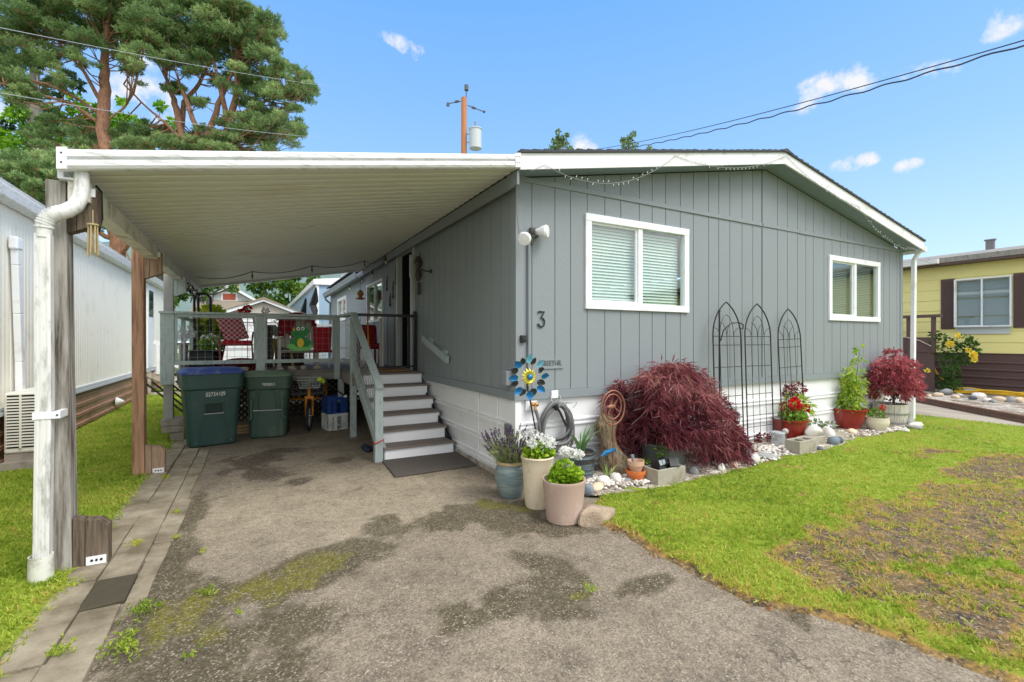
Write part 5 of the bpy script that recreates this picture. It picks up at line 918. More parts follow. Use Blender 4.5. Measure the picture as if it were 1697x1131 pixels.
stone(.47, -.63, .065, .06, .06, 'g', 1, 'blue-grey rounded stone next to the pinkish pot'); stone(.61, -.6, .1, .06, .05, 't', 2, 'tan flat stone between the blue-grey and white stones'); stone(.76, -.52, .085, .075, .07, 'w', 3, 'round white stone in front of the iris pot'); stone(.96, -.48, .105, .06, .07, 'w', 4, 'white and tan stone leaning by the driftwood stump'); stone(1.07, -.55, .065, .05, .035, 'm', 5, 'low mid-grey stone beside the orange flowerpot')
stone(2.93, -.68, .12, .09, .1, 'w', 6, 'white boulder at the tip of the trailing red maple'); stone(3.28, -.6, .2, .1, .05, 'm', 7, 'pale grey flat stone right of the white boulder'); stone(3.63, -.54, .14, .12, .03, 'd', 8, 'dark slate flat stone in front of the milk can'); stone(4.98, -.6, .085, .085, .08, 'g', 9, 'round grey ball stone on the lawn edge'); stone(5.15, -.58, .07, .06, .06, 'd', 10, 'darker stone just behind the round grey ball stone'); stone(4.42, -.7, .05, .05, .03, 'd', 11, 'small dark stone at the foot of the hollow block')
stone(5.3, -.33, .14, .09, .12, 'w', 12, 'craggy white rock behind the flat blocks'); stone(5.0, -.25, .1, .08, .1, 'd', 13, 'dark craggy rock left of the craggy white rock'); stone(2.35, -.72, .07, .05, .06, 'w', 14, 'white stone half under the red maple'); stone(2.6, -.68, .08, .06, .05, 't', 15, 'tan stone half under the red maple')
stone(7.75, -.42, .14, .09, .1, 'm', 16, 'grey stone nearest the leaning white downspout'); stone(7.7, -.55, .14, .08, .06, 'w', 17, 'flat white stone right of the barrel planter'); stone(7.45, -.6, .13, .07, .05, 'm', 18, 'flat stone in front of the barrel planter'); stone(7.05, -.6, .13, .07, .04, 'w', 19, 'flat white stone right of the cream bowl'); stone(6.0, -.35, .1, .07, .06, 't', 20, 'tan stone beside the right red pot'); stone(1.95, -.66, .09, .06, .06, 'm', 21, 'mid-grey stone in the shade of the red maple')
stone(4.76, -.44, .13, .06, .1, 'w', 22, 'white conch shell on the grey block', nm='conch_shell', z=.15)
# concrete blocks
m_cind = mat('lichen_concrete_block', lin(180, 174, 158), .95, .12, 6, bump=.8, bscale=90, fine=.25, dirt=lin(132, 124, 100), dscale=6, damt=.5)
b = MB(); X0, X1, Y0_, Y1_, h_ = 3.9, 4.3, -.73, -.53, .2
b.box(X0, Y0_, .01, X1, Y0_ + .035, h_); b.box(X0, Y1_ - .035, .01, X1, Y1_, h_)
for x_ in (X0, (X0 + X1) / 2 - .018, X1 - .036): b.box(x_, Y0_ + .035, .011, x_ + .036, Y1_ - .035, h_ - .001)
b.box(X0 + .036, Y0_ + .035, .012, X1 - .036, Y1_ - .035, .06); tag(b.build('cinder_block', m_cind, bevel=.005, org=(4.1, -.63, 0)), 'hollow concrete block with two cores beside the milk can', 'block', 'concrete blocks edging the bed')
b = MB(); b.box(4.45, -.54, .01, 4.9, -.36, .15); tag(b.build('concrete_block', m_cind, bevel=.008, org=(4.7, -.45, 0)), 'concrete block carrying the white conch shell', 'block', 'concrete blocks edging the bed')
b = MB(); b.box(5.15, -.5, .01, 5.75, -.2, .09); tag(b.build('concrete_block', m_cind, bevel=.008, org=(5.4, -.35, 0)), 'flat concrete slab left of the right-hand red pot', 'block', 'concrete blocks edging the bed')
b = MB(); b.box(2.98, -.56, .03, 3.14, -.42, .2); tag(b.build('concrete_block', m_cind, bevel=.008, org=(3.05, -.5, 0)), 'small mossy concrete block among the white pebbles', 'block', 'concrete blocks edging the bed')
b = MB(); b.box(6.95, -.3, .03, 7.13, -.16, .32); tag(b.build('concrete_block', m_cind, bevel=.008, org=(7.05, -.23, 0)), 'upright concrete block between the cream bowl and the barrel', 'block', 'concrete blocks edging the bed')
b = MB(); X0, X1, Y0_, Y1_, h_ = 1.25, 1.66, -.8, -.58, .19; b.box(X0, Y0_, .01, X1, Y0_ + .03, h_); b.box(X0, Y1_ - .03, .01, X1, Y1_, h_); b.box(X0, Y0_ + .03, .011, X0 + .03, Y1_ - .03, h_ - .001); b.box(X1 - .03, Y0_ + .03, .011, X1, Y1_ - .03, h_ - .001); b.box(X0 + .03, Y0_ + .03, .012, X1 - .03, Y1_ - .03, .05); tag(b.build('trough', m_cind, bevel=.006, org=(1.45, -.7, 0)), 'concrete trough holding black solar lamps under the red maple', 'planter')
for k, (x_, y_, rz, rx) in enumerate(((1.42, -.68, .3, .5), (1.55, -.72, -.5, .9), (1.36, -.7, .1, -.4))):
    t = thing('solar_lamp', ('leftmost black solar lamp head tipped into the trough', 'black solar lamp head lying back at the right end of the trough', 'black solar lamp between the trough wall and the others')[(0, 1, 2)[k]], 'lamp', (x_, y_, .2), 'solar lamps in the trough', rz); b = MB(); b.cbox((0, 0, 0), .1, .1, .13, 0, rx); b.build('housing', m_black, t); b = MB(); [b.cbox((sx * .026, -.053 * math.cos(rx), -.053 * math.sin(rx) + sz * .03), .042, .006, .052, 0, rx) for sx in (-1, 1) for sz in (-1, 1)]; b.build('glass', mat('pale_lamp_glass', lin(150, 158, 166), .2), t)
# pots by the corner
def potted(name, label, loc, prof, m, soil, cat='potted plant', group=None, rim=None):
    t = thing(name, label, cat, loc, group); pot('pot', prof, loc, m, t, 34, soil)
    return t
m_blue = NT('blue_grey_glaze'); v = m_blue.coord((1, 1, 1)); m_blue = m_blue.fin(m_blue.mix(m_blue.ramp(m_blue.noise(m_blue.coord((1.5, 1.5, 14)), 4, 5), [(.4, 0.), (.62, 1.)]), lin(106, 130, 136), lin(146, 156, 150)), .3, None, .5)
lv = potted('lavender_pot', 'lavender in a blue-grey glazed pot at the house corner', (-.19, -.25, 0), [(.1, 0), (.112, .01), (.14, .1), (.158, .2), (.156, .27), (.14, .315), (.128, .325)], m_blue, (.11, .33))
b = MB(); b.lathe([(.128, .322), (.146, .328), (.15, .345), (.142, .358), (.12, .35), (.115, .33)], (-.19, -.25, 0), 34); b.build('rim', mat('tan_glaze', lin(196, 172, 136), .4, .08, 8), lv, smooth=True)
rg = np.random.default_rng(3); n = 300; a = rg.uniform(0, 2 * PI, n); rr_ = np.sqrt(rg.uniform(0, 1, n)); Cc = np.stack([-.19 + .1 * rr_ * np.cos(a), -.25 + .1 * rr_ * np.sin(a), np.full(n, .33)], -1); Dd = unit(np.stack([np.cos(a) * rr_ * .85, np.sin(a) * rr_ * .85, np.ones(n)], -1) + rg.normal(size=(n, 3)) * .12); Ls = rg.uniform(.16, .36, (n, 1)); tips = Cc + Dd * Ls - np.array([[0, 0, 1]]) * (rr_[:, None] ** 2) * .05
Vs = []; sd_ = unit(np.cross(Dd, rg.normal(size=Dd.shape))) * .0022
V = np.stack([Cc - sd_, Cc + sd_, tips + sd_ * .6, tips - sd_ * .6], 1).reshape(-1, 3); m_lav = leafmat('lavender_foliage', [lin(112, 128, 86), lin(146, 158, 104), lin(182, 188, 132)])
V2, F2 = sprays(rg, (Cc + (tips - Cc) * rg.uniform(.15, .8, (n, 1))).repeat(6, 0) + rg.normal(size=(n * 6, 3)) * .016, Dd.repeat(6, 0), 1, .05, .007, .5)
Vj, Fj = join([(V, np.arange(len(V)).reshape(-1, 4)), (V2, F2)]); npmesh('foliage', Vj, Fj, m_lav, lv, None, {'tint': rg.uniform(0, 1, len(Fj))})
sel = rg.uniform(0, 1, n) < .5; V, F = sprays(rg, (tips[sel, None] + Dd[sel, None] * np.linspace(-.02, .03, 5)[None, :, None]).reshape(-1, 3), np.repeat(Dd[sel], 5, 0), 5, .016, .011, 1.0); npmesh('flower_spikes', V, F, leafmat('lavender_flower', [lin(64, 52, 74), lin(96, 76, 104), lin(122, 104, 128)], .2), lv, None, {'tint': rg.uniform(0, 1, len(F))})
m_crm = mat('cream_stoneware', lin(222, 208, 180), .55, .05, 4, dirt=lin(170, 156, 126), dscale=4, damt=.35)
gw_ = potted('geranium_pot', 'white geraniums in a tall cream pot', (-.11, -.62, 0), [(.108, 0), (.115, .02), (.128, .2), (.142, .4), (.152, .45), (.158, .462), (.152, .475), (.14, .468), (.136, .44)], m_crm, (.138, .45))
m_ger = leafmat('geranium_leaf', [lin(86, 122, 24), lin(126, 168, 34), lin(168, 200, 54), lin(206, 214, 84)])
def geranium(t, c, r, h, n, seed, flowers):
    foliage('leaves', m_ger, t, [(c[0], c[1], c[2] + h * .3, r * .8, n * 2), (c[0] - r * .4, c[1], c[2] + h * .25, r * .6, n), (c[0] + r * .4, c[1] - r * .2, c[2] + h * .3, r * .6, n), (c[0], c[1], c[2] + h * .7, r * .55, n)], .036, .036, 1, .6, .15, seed, up=.8, flat=.75, mid=.5)
    b = MB(); [b.tube([(c[0], c[1], c[2]), (fx * .5 + c[0] * .5, fy * .5 + c[1] * .5, (fz_ + c[2]) / 2 + .02), (fx, fy, fz_)], .0035, 5) for fx, fy, fz_ in flowers]; b.build('flower_stems', m_stem, t)
    for k, (fx, fy, fz_) in enumerate(flowers): foliage('flower_head', m_wfl, t, [(fx, fy, fz_, .046, 120)], .022, .022, 1, .8, 0, seed + 10 + k, flat=.75)
geranium(gw_, (-.11, -.62, .46), .14, .12, 130, 30, [(-.19, -.66, .6), (-.08, -.6, .61), (-.02, -.6, .62), (.03, -.64, .58), (-.05, -.68, .56), (-.13, -.58, .67)])
m_tan = mat('pinkish_clay', lin(186, 162, 146), .75, .06, 4, bump=.15, dirt=lin(206, 190, 176), dscale=4, damt=.4)
gp = potted('geranium_pot', 'bright green geranium in a wide pinkish clay pot', (-.09, -1.02, 0), [(.135, 0), (.148, .012), (.165, .15), (.182, .33), (.19, .352), (.188, .362), (.172, .36), (.168, .33), (.165, .3)], m_tan, (.167, .318))
geranium(gp, (-.1, -1.04, .34), .145, .17, 210, 31, [(.02, -1.0, .56), (.08, -1.0, .54), (-.02, -.93, .56), (-.07, -1.05, .47)])
m_iris = NT('banded_blue_glaze'); v = m_iris.coord((.6, .6, 9)); m_iris = m_iris.fin(m_iris.mix(m_iris.ramp(m_iris.noise(v, 3.2, 4), [(.46, 0.), (.62, 1.)]), lin(58, 56, 53), lin(112, 130, 140)), .35, None, .5)
ip = potted('iris_pot', 'sword-leaved iris in a dark banded blue pot', (.72, -.2, 0), [(.105, 0.0), (.115, .01), (.132, .12), (.138, .22), (.14, .26), (.15, .268), (.145, .3), (.15, .305), (.16, .325), (.155, .34), (.138, .335), (.132, .3)], m_iris, (.134, .315))
def swords(name, m, parent, c, n, L, W, seed, lean=.4):
    b = MB(); rk = random.Random(seed)
    for k in range(n):
        a = rk.uniform(0, 2 * PI); l = L * rk.uniform(.55, 1.05); d = Vector((math.cos(a), math.sin(a) * .7, 0)); le = rk.uniform(.1, lean); sd = Vector((-math.sin(a + .8), math.cos(a + .8), .15)).normalized(); row = []
        base_ = Vector(c) + d * rk.uniform(0, .05)
        for j in range(7): t_ = j / 6; w_ = W * (1 - t_ ** 2.2) * (.7 + .5 * t_ if t_ < .5 else .95); p = base_ + Vector((0, 0, 1)) * l * t_ * (1 - .35 * le * t_ * t_) + d * l * le * (t_ ** 1.7); row += [p - sd * w_ / 2, p + sd * w_ / 2]
        b.add(row, [(2 * j, 2 * j + 1, 2 * j + 3, 2 * j + 2) for j in range(6)])
    return b.build(name, m, parent, smooth=True)
m_sword = mat('iris_leaf', lin(104, 140, 84), .5, .22, 5); swords('leaves', m_sword, ip, (.7, -.2, .31), 13, .4, .034, 4, .75)
ib = thing('iris_clump', 'small iris clump growing beside the driftwood stump', 'plant', (.95, -.4, .03)); swords('leaves', mat('iris_leaf_pale', lin(134, 152, 84), .5, .25, 5), ib, (.93, -.4, .04), 11, .25, .022, 9, .8)
# driftwood stump with copper ring and blue lizard
b = MB(); nr = 44; rings = []
rgs = np.random.default_rng(21); ph = rgs.uniform(0, 6, 9)
for j in range(26):
    t_ = j / 25; z = .02 + .67 * t_; rad = (.185 - .085 * t_ + .03 * math.sin(t_ * 9)) * (1 - .6 * (max(0, t_ - .8) / .2) ** 2); cx, cy = 1.2 - .12 * t_ + .02 * math.sin(t_ * 7), -.2 + .05 * t_
    for k in range(nr): a = 2 * PI * k / nr; r_ = rad * (1 + .16 * math.sin(2 * a + ph[0] + t_ * 3) + .11 * math.sin(5 * a + ph[1] + t_ * 5) + .07 * math.sin(9 * a + ph[2] + 3 * t_) + .06 * math.sin(14 * a + ph[3] + 11 * t_) + .05 * math.sin(17 * t_ + 3 * a)); rings.append((cx + r_ * math.cos(a), cy + r_ * .75 * math.sin(a), z + .035 * math.sin(2 * a + 1) * (t_ > .93)))
b.add(rings, [(j * nr + k, j * nr + (k + 1) % nr, (j + 1) * nr + (k + 1) % nr, (j + 1) * nr + k) for j in range(25) for k in range(nr)] + [tuple(25 * nr + k for k in range(nr))])
m_stump = mat('weathered_driftwood', lin(158, 142, 116), .95, .32, 3, (16, 16, 1.3), bump=.9, bscale=12, dirt=lin(84, 70, 52), dscale=3.5, damt=.9)
tag(b.build('driftwood_stump', m_stump, smooth=True, org=(1.2, -.2, 0), angle=80), 'weathered driftwood stump standing against the white skirting', 'stump')
cr = thing('ring_ornament', 'copper ring garden stake with a bird inside in front of the stump', 'garden ornament', (1.09, -.37, .1)); c_ = onY(1016, 676, -.37); b = MB(); ring = lambda r_, cz_, cx_: [(cx_ + r_ * math.cos(a), -.37, cz_ + r_ * 1.13 * math.sin(a)) for a in np.linspace(0, 2 * PI, 33)]
b.tube(ring(.165, c_[2], c_[0]), .009, 8, False); b.tube(ring(.12, c_[2] + .012, c_[0] - .005), .008, 8, False); b.tube([(c_[0], -.37, .08), (c_[0], -.37, c_[2] - .13)], .009, 8); b.build('ring_stake', m_copper, cr, smooth=True)
b = MB(); b.ball((c_[0] - .02, -.37, c_[2] + .01), .06, .012, .025); b.add([(c_[0] - .03, -.37, c_[2] + .02), (c_[0] + .04, -.365, c_[2] + .02), (c_[0] + .07, -.375, c_[2] + .1)], [(0, 1, 2)]); b.add([(c_[0] - .06, -.37, c_[2] + .02), (c_[0] + .0, -.365, c_[2] + .02), (c_[0] - .02, -.375, c_[2] + .1)], [(0, 1, 2)]); b.tube([(c_[0] - .08, -.37, c_[2] + .02), (c_[0] - .11, -.37, c_[2] + .03)], .005); b.tube([(c_[0] + .02, -.37, c_[2]), (c_[0] + .09, -.37, c_[2] - .05)], .008); b.tube([(c_[0] - .03, -.37, c_[2]), (c_[0] - .07, -.37, c_[2] - .06)], .006); b.build('bird', m_copper, cr, smooth=True)
lz = thing('lizard_ornament', 'shiny blue metal lizard on the driftwood stump', 'garden ornament', (1.05, -.4, .35)); p, q = onY(996, 757, -.42), onY(1018, 744, -.4); b = MB(); b.tube([p, Vector(p).lerp(Vector(q), .3) + Vector((0, 0, .02)), Vector(p).lerp(Vector(q), .7), q], [.006, .02, .024, .012], 8); m_ = Vector(p).lerp(Vector(q), .55); b.tube([m_, m_ + Vector((-.04, -.01, -.03))], .007); b.tube([m_, m_ + Vector((.05, -.01, .04))], .007); b.tube([q, Vector(q) + Vector((.03, 0, -.05))], [.012, .006]); b.build('body', mat('blue_metallic', lin(40, 120, 170), .3, .3, 30, metal=.4), lz, smooth=True)
tc_ = lambda r0, r1, h: [(r0, 0), (r1 * .93, h * .66), (r1 * .95, h * .67), (r1 * 1.05, h * .68), (r1 * 1.06, h), (r1 * .95, h), (r1 * .9, h * .8)]
b = MB(); b.lathe([(.06, .0), (.075, .02), (.1, .1), (.105, .1), (.108, .135), (.095, .135), (.085, .08)], (1.17, -.56, .02), 26); tag(b.build('flowerpot', mat('orange_terracotta', lin(212, 118, 62), .7, .08, 6), smooth=True, org=(1.17, -.56, .02)), 'orange terracotta flowerpot at the foot of the stump', 'flowerpot', 'stacked terracotta pots')
b = MB(); b.lathe([(.055, .0), (.078, .075), (.088, .078), (.09, .125), (.08, .125), (.07, .06)], (1.17, -.56, .13), 26); tag(b.build('flowerpot', mat('pale_terracotta', lin(204, 166, 140), .8, .1, 6), smooth=True, org=(1.17, -.56, .13)), 'pale pink terracotta flowerpot sitting in the orange one', 'flowerpot', 'stacked terracotta pots')
b = MB(); b.tube([(1.14, -.56, .2), (1.12, -.56, .32)], [.012, .018], 8); tag(b.build('trowel_handle', m_trimgrey, org=(1.14, -.56, .2)), 'grey trowel handle sticking out of the pale flowerpot', 'trowel')
b = MB(); b.rock((0, 0, .06), .21, .1, .1, 17, 28, 20); o = b.build('edging_stone', mat('rough_edging_stone', lin(158, 140, 120), .95, .2, 8, bump=.9, bscale=60, dirt=lin(196, 178, 152), dscale=6), smooth=True); o.location = (.12, -1.19, .0); o.rotation_euler = (0, .04, R(-150)); tag(o, 'rough brown broken stone between the pinkish pot and the lawn', 'stone'); ORG[o.name] = Vector((0, 0, 0))
rg = np.random.default_rng(61); foliage('dead_leaves', leafmat('dead_leaf', [lin(96, 64, 40), lin(150, 108, 64), lin(190, 150, 96)], .1), None, [(.05, -1.05, .02, .12, 60), (.2, -1.5, .02, .14, 60), (.13, -1.9, .02, .12, 25), (.0, -.75, .02, .1, 50), (.3, -2.7, .015, .15, 25)], .035, .014, 1, .8, 0, 62, flat=.12); tag(D.objects['dead_leaves'], kind='stuff')
# wind spinner standing in the tall cream pot
ws = thing('wind_spinner', 'blue and yellow metal flower wind spinner on a black stake', 'garden ornament', (-.07, -.6, .45)); hub = Vector(onY(876, 625, -.62)); foot = Vector((-.065, -.6, .45))
b = MB(); b.tube([foot, hub + Vector((0, .05, 0))], .0075, 8); b.tube([hub + Vector((0, .06, 0)), hub], .01); b.build('stake', m_black, ws, smooth=True)
m_bmet = mat('blue_spinner_metal', lin(34, 124, 184), .25, .35, 14, metal=.35, spec=.6); m_lbmet = mat('light_blue_spinner_metal', lin(120, 196, 222), .3, .25, 14, metal=.2); m_ymet = mat('yellow_spinner_metal', lin(212, 196, 60), .35, .3, 18, metal=.2); m_kmet = mat('dark_petal_back', lin(62, 62, 58), .5, .3, 20)
for k in range(14):
    a = 2 * PI * k / 14; d = Vector((math.cos(a), 0, math.sin(a))); b = MB(); p = hub + d * .02; s_ = Vector((-math.sin(a), 0, math.cos(a))) * .011; q = hub + d * .055 + Vector((0, -.02, 0)) + s_ * .6; e = hub + d * .085 + Vector((0, .0, 0)) + s_; b.add([p - s_, p + s_, q + s_, q - s_, e], [(0, 1, 2, 3), (3, 2, 4)]); b.build('small_petal', m_ymet, ws)
b = MB(); b.ball(hub + Vector((0, -.03, 0)), .028, .02, .028, 14, 10); b.build('hub', m_bmet, ws, smooth=True)
for k in range(8):
    for ring_, (rad, off, mm) in enumerate(((.165, .02, m_lbmet if k in (1, 2) else m_bmet), (.15, .39, m_kmet))):
        a = 2 * PI * k / 8 + off; d = Vector((math.cos(a), 0, math.sin(a))); s_ = Vector((-math.sin(a), 0, math.cos(a))); c0 = hub + d * rad + Vector((0, .03 * ring_ - .02, 0)); b = MB(); n_ = 9; vs = [c0 + Vector((0, .022, 0))]
        for j in range(n_): t_ = 2 * PI * j / n_; r_ = .037 * (1.35 if j == 0 else 1); vs.append(c0 + d * r_ * math.cos(t_) * (1.0 if ring_ == 0 else .9) + s_ * r_ * math.sin(t_) * .85 + Vector((0, -.02 * math.sin(t_ + k), 0)))
        b.add(vs, [(0, 1 + j, 1 + (j + 1) % n_) for j in range(n_)]); b.build('cup_petal', mm, ws, smooth=True); b = MB(); b.tube([hub + d * .05, hub + d * (rad - .02)], .0025, 4); b.build('spoke', m_steel, ws)
# trellises
def trellis(label, loc, rz, lean, w_=.58, h_=2.05):
    t = local(thing('trellis', label, 'trellis', loc, 'black arched trellises leaning on the front wall', rz)); t.rotation_euler = (lean, 0, rz); H = h_; hs = H * .77; hw_ = w_ / 2
    L_ = [(-hw_, 0, 0), (-hw_, 0, hs)] + [(-hw_ * (1 - (a / (PI / 2)) ** 1.7), 0, hs + (H - hs) * math.sin(a) ** .9) for a in ()] + [(-hw_ + 2 * hw_ * (1 - math.cos(a)), 0, hs + (H - hs) * math.sin(a) / math.sin(PI / 3)) for a in np.linspace(.1, PI / 3, 9)]
    b = MB(); b.tube(L_, .009, 8); b.tube([(-x, y, z) for x, y, z in L_], .009, 8); b.build('arched_frame', m_black, t, smooth=True)
    b = MB()
    for z in (hs, hs - .12, hs - .42, hs - .82, hs - 1.12, .3, .12): b.tube([(-hw_, 0, z), (hw_, 0, z)], .005, 6)
    b.build('cross_bars', m_black, t); b = MB()
    for x in (-w_ / 4, 0, w_ / 4): b.tube([(x, .004, .08), (x, .004, hs)], .004, 5)
    for x, q in ((-w_ / 4, 1), (0, 1), (0, -1), (w_ / 4, -1), (-w_ / 4, -1), (w_ / 4, 1)):
        e = x + q * w_ / 4 * (1 if abs(x + q * w_ / 4) < hw_ - .01 else .8); top = hs + (.3 if abs(e) < .02 else .2 if abs(e) < w_ / 3 else .12)
        b.tube([(x, .004, hs - .0), (x + (e - x) * .12, .004, hs + (top - hs) * .5), (x + (e - x) * .5, .004, hs + (top - hs) * .85), (e, .004, top)], .004, 5)
    b.build('tracery', m_black, t); return t
trellis('left of the three black arched trellises, with a curled plant hook in front', (3.255, -.17, .02), 0, R(-1.8))
trellis('middle and tallest black arched trellis on the front wall', (3.93, -.17, .02), 0, R(-1.8), .59, 2.05)
t3 = trellis('right black arched trellis, leaning behind the red geranium pot', (4.735, -.17, .02), R(0), R(-1.8), .575, 2.0); t3.rotation_euler = (R(-1.8), R(-1.6), 0)
sh_ = thing('shepherd_hook', 'black shepherd hook planted in front of the left trellis', 'hook', (3.07, -.22, 0)); z_ = onY(1192, 518, -.2)[2]; b = MB(); x_ = onY(1192, 518, -.2)[0]; b.tube([(x_ - .01, -.22, 0), (x_, -.2, z_)], .011, 8); b.ball((x_, -.2, z_ + .02), .018); b.tube([(x_, -.22, z_ - .38), (x_ + .03, -.24, z_ - .24), (x_ + .14, -.26, z_ - .15), (x_ + .3, -.27, z_ - .13), (x_ + .4, -.27, z_ - .16), (x_ + .39, -.27, z_ - .22), (x_ + .33, -.27, z_ - .21)], .008, 7); b.build('hook', m_black, sh_, smooth=True)
ln_ = thing('lantern', 'small black wire lantern hanging beside the left trellis', 'lantern', (3.2, -.36, .65)); c_ = onY(1219, 690, -.36); b = MB(); b.tube([(c_[0] - .03, -.36, c_[2] + .12), (c_[0], -.36, c_[2] + .06), (c_[0] + .03, -.36, c_[2] + .14)], .003); b.lathe([(.02, .06), (.055, .03), (.055, .02)][::-1], c_, 10); b.lathe([(.05, -.1), (.05, -.09)], c_, 10); [b.tube([(c_[0] + .045 * math.cos(a), c_[1] + .045 * math.sin(a), c_[2] + .02), (c_[0] + .045 * math.cos(a), c_[1] + .045 * math.sin(a), c_[2] - .1)], .003, 4) for a in np.linspace(0, 2 * PI, 7)[:-1]]; b.build('cage', m_black, ln_); b = MB(); b.lathe([(.038, -.085), (.04, .01)], c_, 12); b.build('glass', m_clear, ln_, smooth=True)
# milk can, red pots, bowl, barrel
mc = thing('milk_can', 'small galvanised milk can with a ball on its lid handle', 'can', (4.12, -.3, .03)); b = MB(); b.lathe([(.1, 0), (.1, .012), (.085, .17), (.092, .185), (.088, .2), (.07, .2)], (4.12, -.3, .04), 24); b.build('body', mat('rusty_galvanised', lin(186, 192, 194), .5, .1, 8, metal=.2, dirt=lin(132, 84, 56), dscale=6, damt=.6), mc, smooth=True); b = MB(); b.ball((4.19, -.36, .25), .042); b.build('ball', mat('stone_ball', lin(176, 176, 170), .8, .15, 12), mc, smooth=True); b = MB(); b.bar((4.17, -.38, .07), (4.19, -.375, .22), .028, .006); b.build('rusty_strap', mat('rust', lin(104, 60, 44), .9, .25, 12), mc); b = MB(); [b.tube([(4.12 + s_ * .085, -.3, .2), (4.12 + s_ * .125, -.3, .17), (4.12 + s_ * .092, -.3, .12)], .006) for s_ in (-1, 1)]; b.build('handles', m_galv, mc)
m_redpot = mat('red_glazed_pot', lin(142, 42, 32), .28, .12, 5, spec=.55, dirt=lin(124, 36, 26), dscale=3, damt=.5)
redprof = lambda s_: [(.13 * s_, 0), (.15 * s_, .01), (.2 * s_, .12 * s_), (.235 * s_, .25 * s_), (.245 * s_, .3 * s_), (.27 * s_, .31 * s_), (.272 * s_, .335 * s_), (.245 * s_, .335 * s_), (.23 * s_, .3 * s_), (.22 * s_, .27 * s_)]
r1 = potted('red_pot', 'glazed red pot of red geraniums and burgundy lilies', (4.7, -.12, .03), redprof(.98), m_redpot, (.222, .29), group='glazed red pots in the bed')
m_burg = leafmat('burgundy_petal', [lin(72, 18, 30), lin(116, 30, 46), lin(156, 60, 70)], .2)
foliage('leaves', m_gleaf, r1, [(4.58, -.2, .42, .15, 170), (4.72, -.22, .4, .14, 120), (4.85, -.12, .4, .1, 60)], .045, .04, 1, .7, .15, 70, up=.6, tint=(.25, .9)); foliage('lily_leaves', leafmat('lily_leaf', [lin(120, 150, 40), lin(164, 190, 64), lin(206, 216, 116)]), r1, [(4.9, -.08, .58, .13, 80), (5.05, -.08, .52, .14, 90), (4.75, -.03, .58, .1, 40)], .14, .035, 1, .45, .5, 71, up=.2)

for k, bl_ in enumerate(((4.6, -.26, .6, .085, 170), (4.85, -.27, .52, .04, 45))): foliage('red_bloom', m_rfl, r1, [bl_], .04, .035, 1, .8, 0, 72 + k)
for k, bl_ in enumerate(((4.83, -.05, .76, .08, 110), (5.03, -.05, .77, .1, 150), (4.48, -.18, .55, .06, 50))): foliage('burgundy_bloom', m_burg, r1, [bl_], .06, .02, 1, .7, .1, 75 + k)
b = MB(); [b.tube([(4.7, -.1, .32), (4.8, -.07, .55), (4.83, -.05, .74)], .005), b.tube([(4.75, -.1, .32), (4.95, -.07, .55), (5.02, -.05, .74)], .005), b.tube([(4.65, -.18, .33), (4.6, -.25, .56)], .004)]; b.build('stems', m_stem, r1)
r2 = potted('red_pot', 'glazed red pot with a tall leafy young plant', (6.42, -.1, .05), redprof(1.03), m_redpot, (.235, .3), group='glazed red pots in the bed')
m_lime = leafmat('lime_leaf', [lin(96, 140, 40), lin(140, 178, 54), lin(186, 206, 80), lin(214, 208, 90)]); rg = np.random.default_rng(15); tube_ = MB(); bl = []
for k in range(9):
    a = rg.uniform(0, 2 * PI); ex_ = rg.uniform(.05, .28); hgt = rg.uniform(.35, .75) if k else 1.05; x0_, y0_ = 6.42 + rg.uniform(-.12, .12), -.1 + rg.uniform(-.1, .1); pts = [Vector((x0_, y0_, .35)), Vector((x0_ + ex_ * .4 * math.cos(a), y0_ + ex_ * .3 * math.sin(a), .35 + hgt * .6)), Vector((x0_ + ex_ * math.cos(a), y0_ + ex_ * .6 * math.sin(a), .35 + hgt))]; tube_.tube(pts, [.006, .005, .003], 5)
    for t_ in np.linspace(.25, 1, 9): p = pts[0].lerp(pts[1], min(1, 2 * t_)) if t_ < .5 else pts[1].lerp(pts[2], 2 * t_ - 1); bl.append((p.x, p.y, p.z, .055 + .05 * (1 - t_), 9))
tube_.build('stems', m_stem, r2); foliage('leaves', m_lime, r2, bl + [(6.32, -.12, .42, .17, 110), (6.5, -.14, .42, .16, 90)], .085, .035, 1, .6, .35, 74, up=.1)
bw = potted('bowl_pot', 'cream bowl pot with one red geranium bloom', (6.68, -.4, .03), [(.08, 0), (.085, .01), (.12, .05), (.165, .12), (.175, .17), (.165, .22), (.17, .235), (.155, .235), (.15, .2)], mat('cream_glaze', lin(222, 214, 192), .35, .04, 5), (.15, .21)); foliage('leaves', m_gleaf, bw, [(6.66, -.4, .29, .11, 140)], .045, .04, 1, .7, .15, 75, up=.6, tint=(.3, .9)); foliage('red_bloom', m_rfl, bw, [(6.74, -.46, .42, .035, 50)], .03, .028, 1, .8, 0, 76); b = MB(); b.tube([(6.7, -.42, .26), (6.74, -.46, .4)], .004); b.build('stem', m_stem, bw)
br = thing('barrel_planter', 'grey half barrel planter holding the small red maple', 'planter', (7.5, -.25, .03)); m_brl = mat('silvered_barrel_wood', lin(204, 200, 188), .85, .14, 3, (10, 10, 1), bump=.4, bscale=14, dirt=lin(140, 132, 116), dscale=3, damt=.5); b = MB()
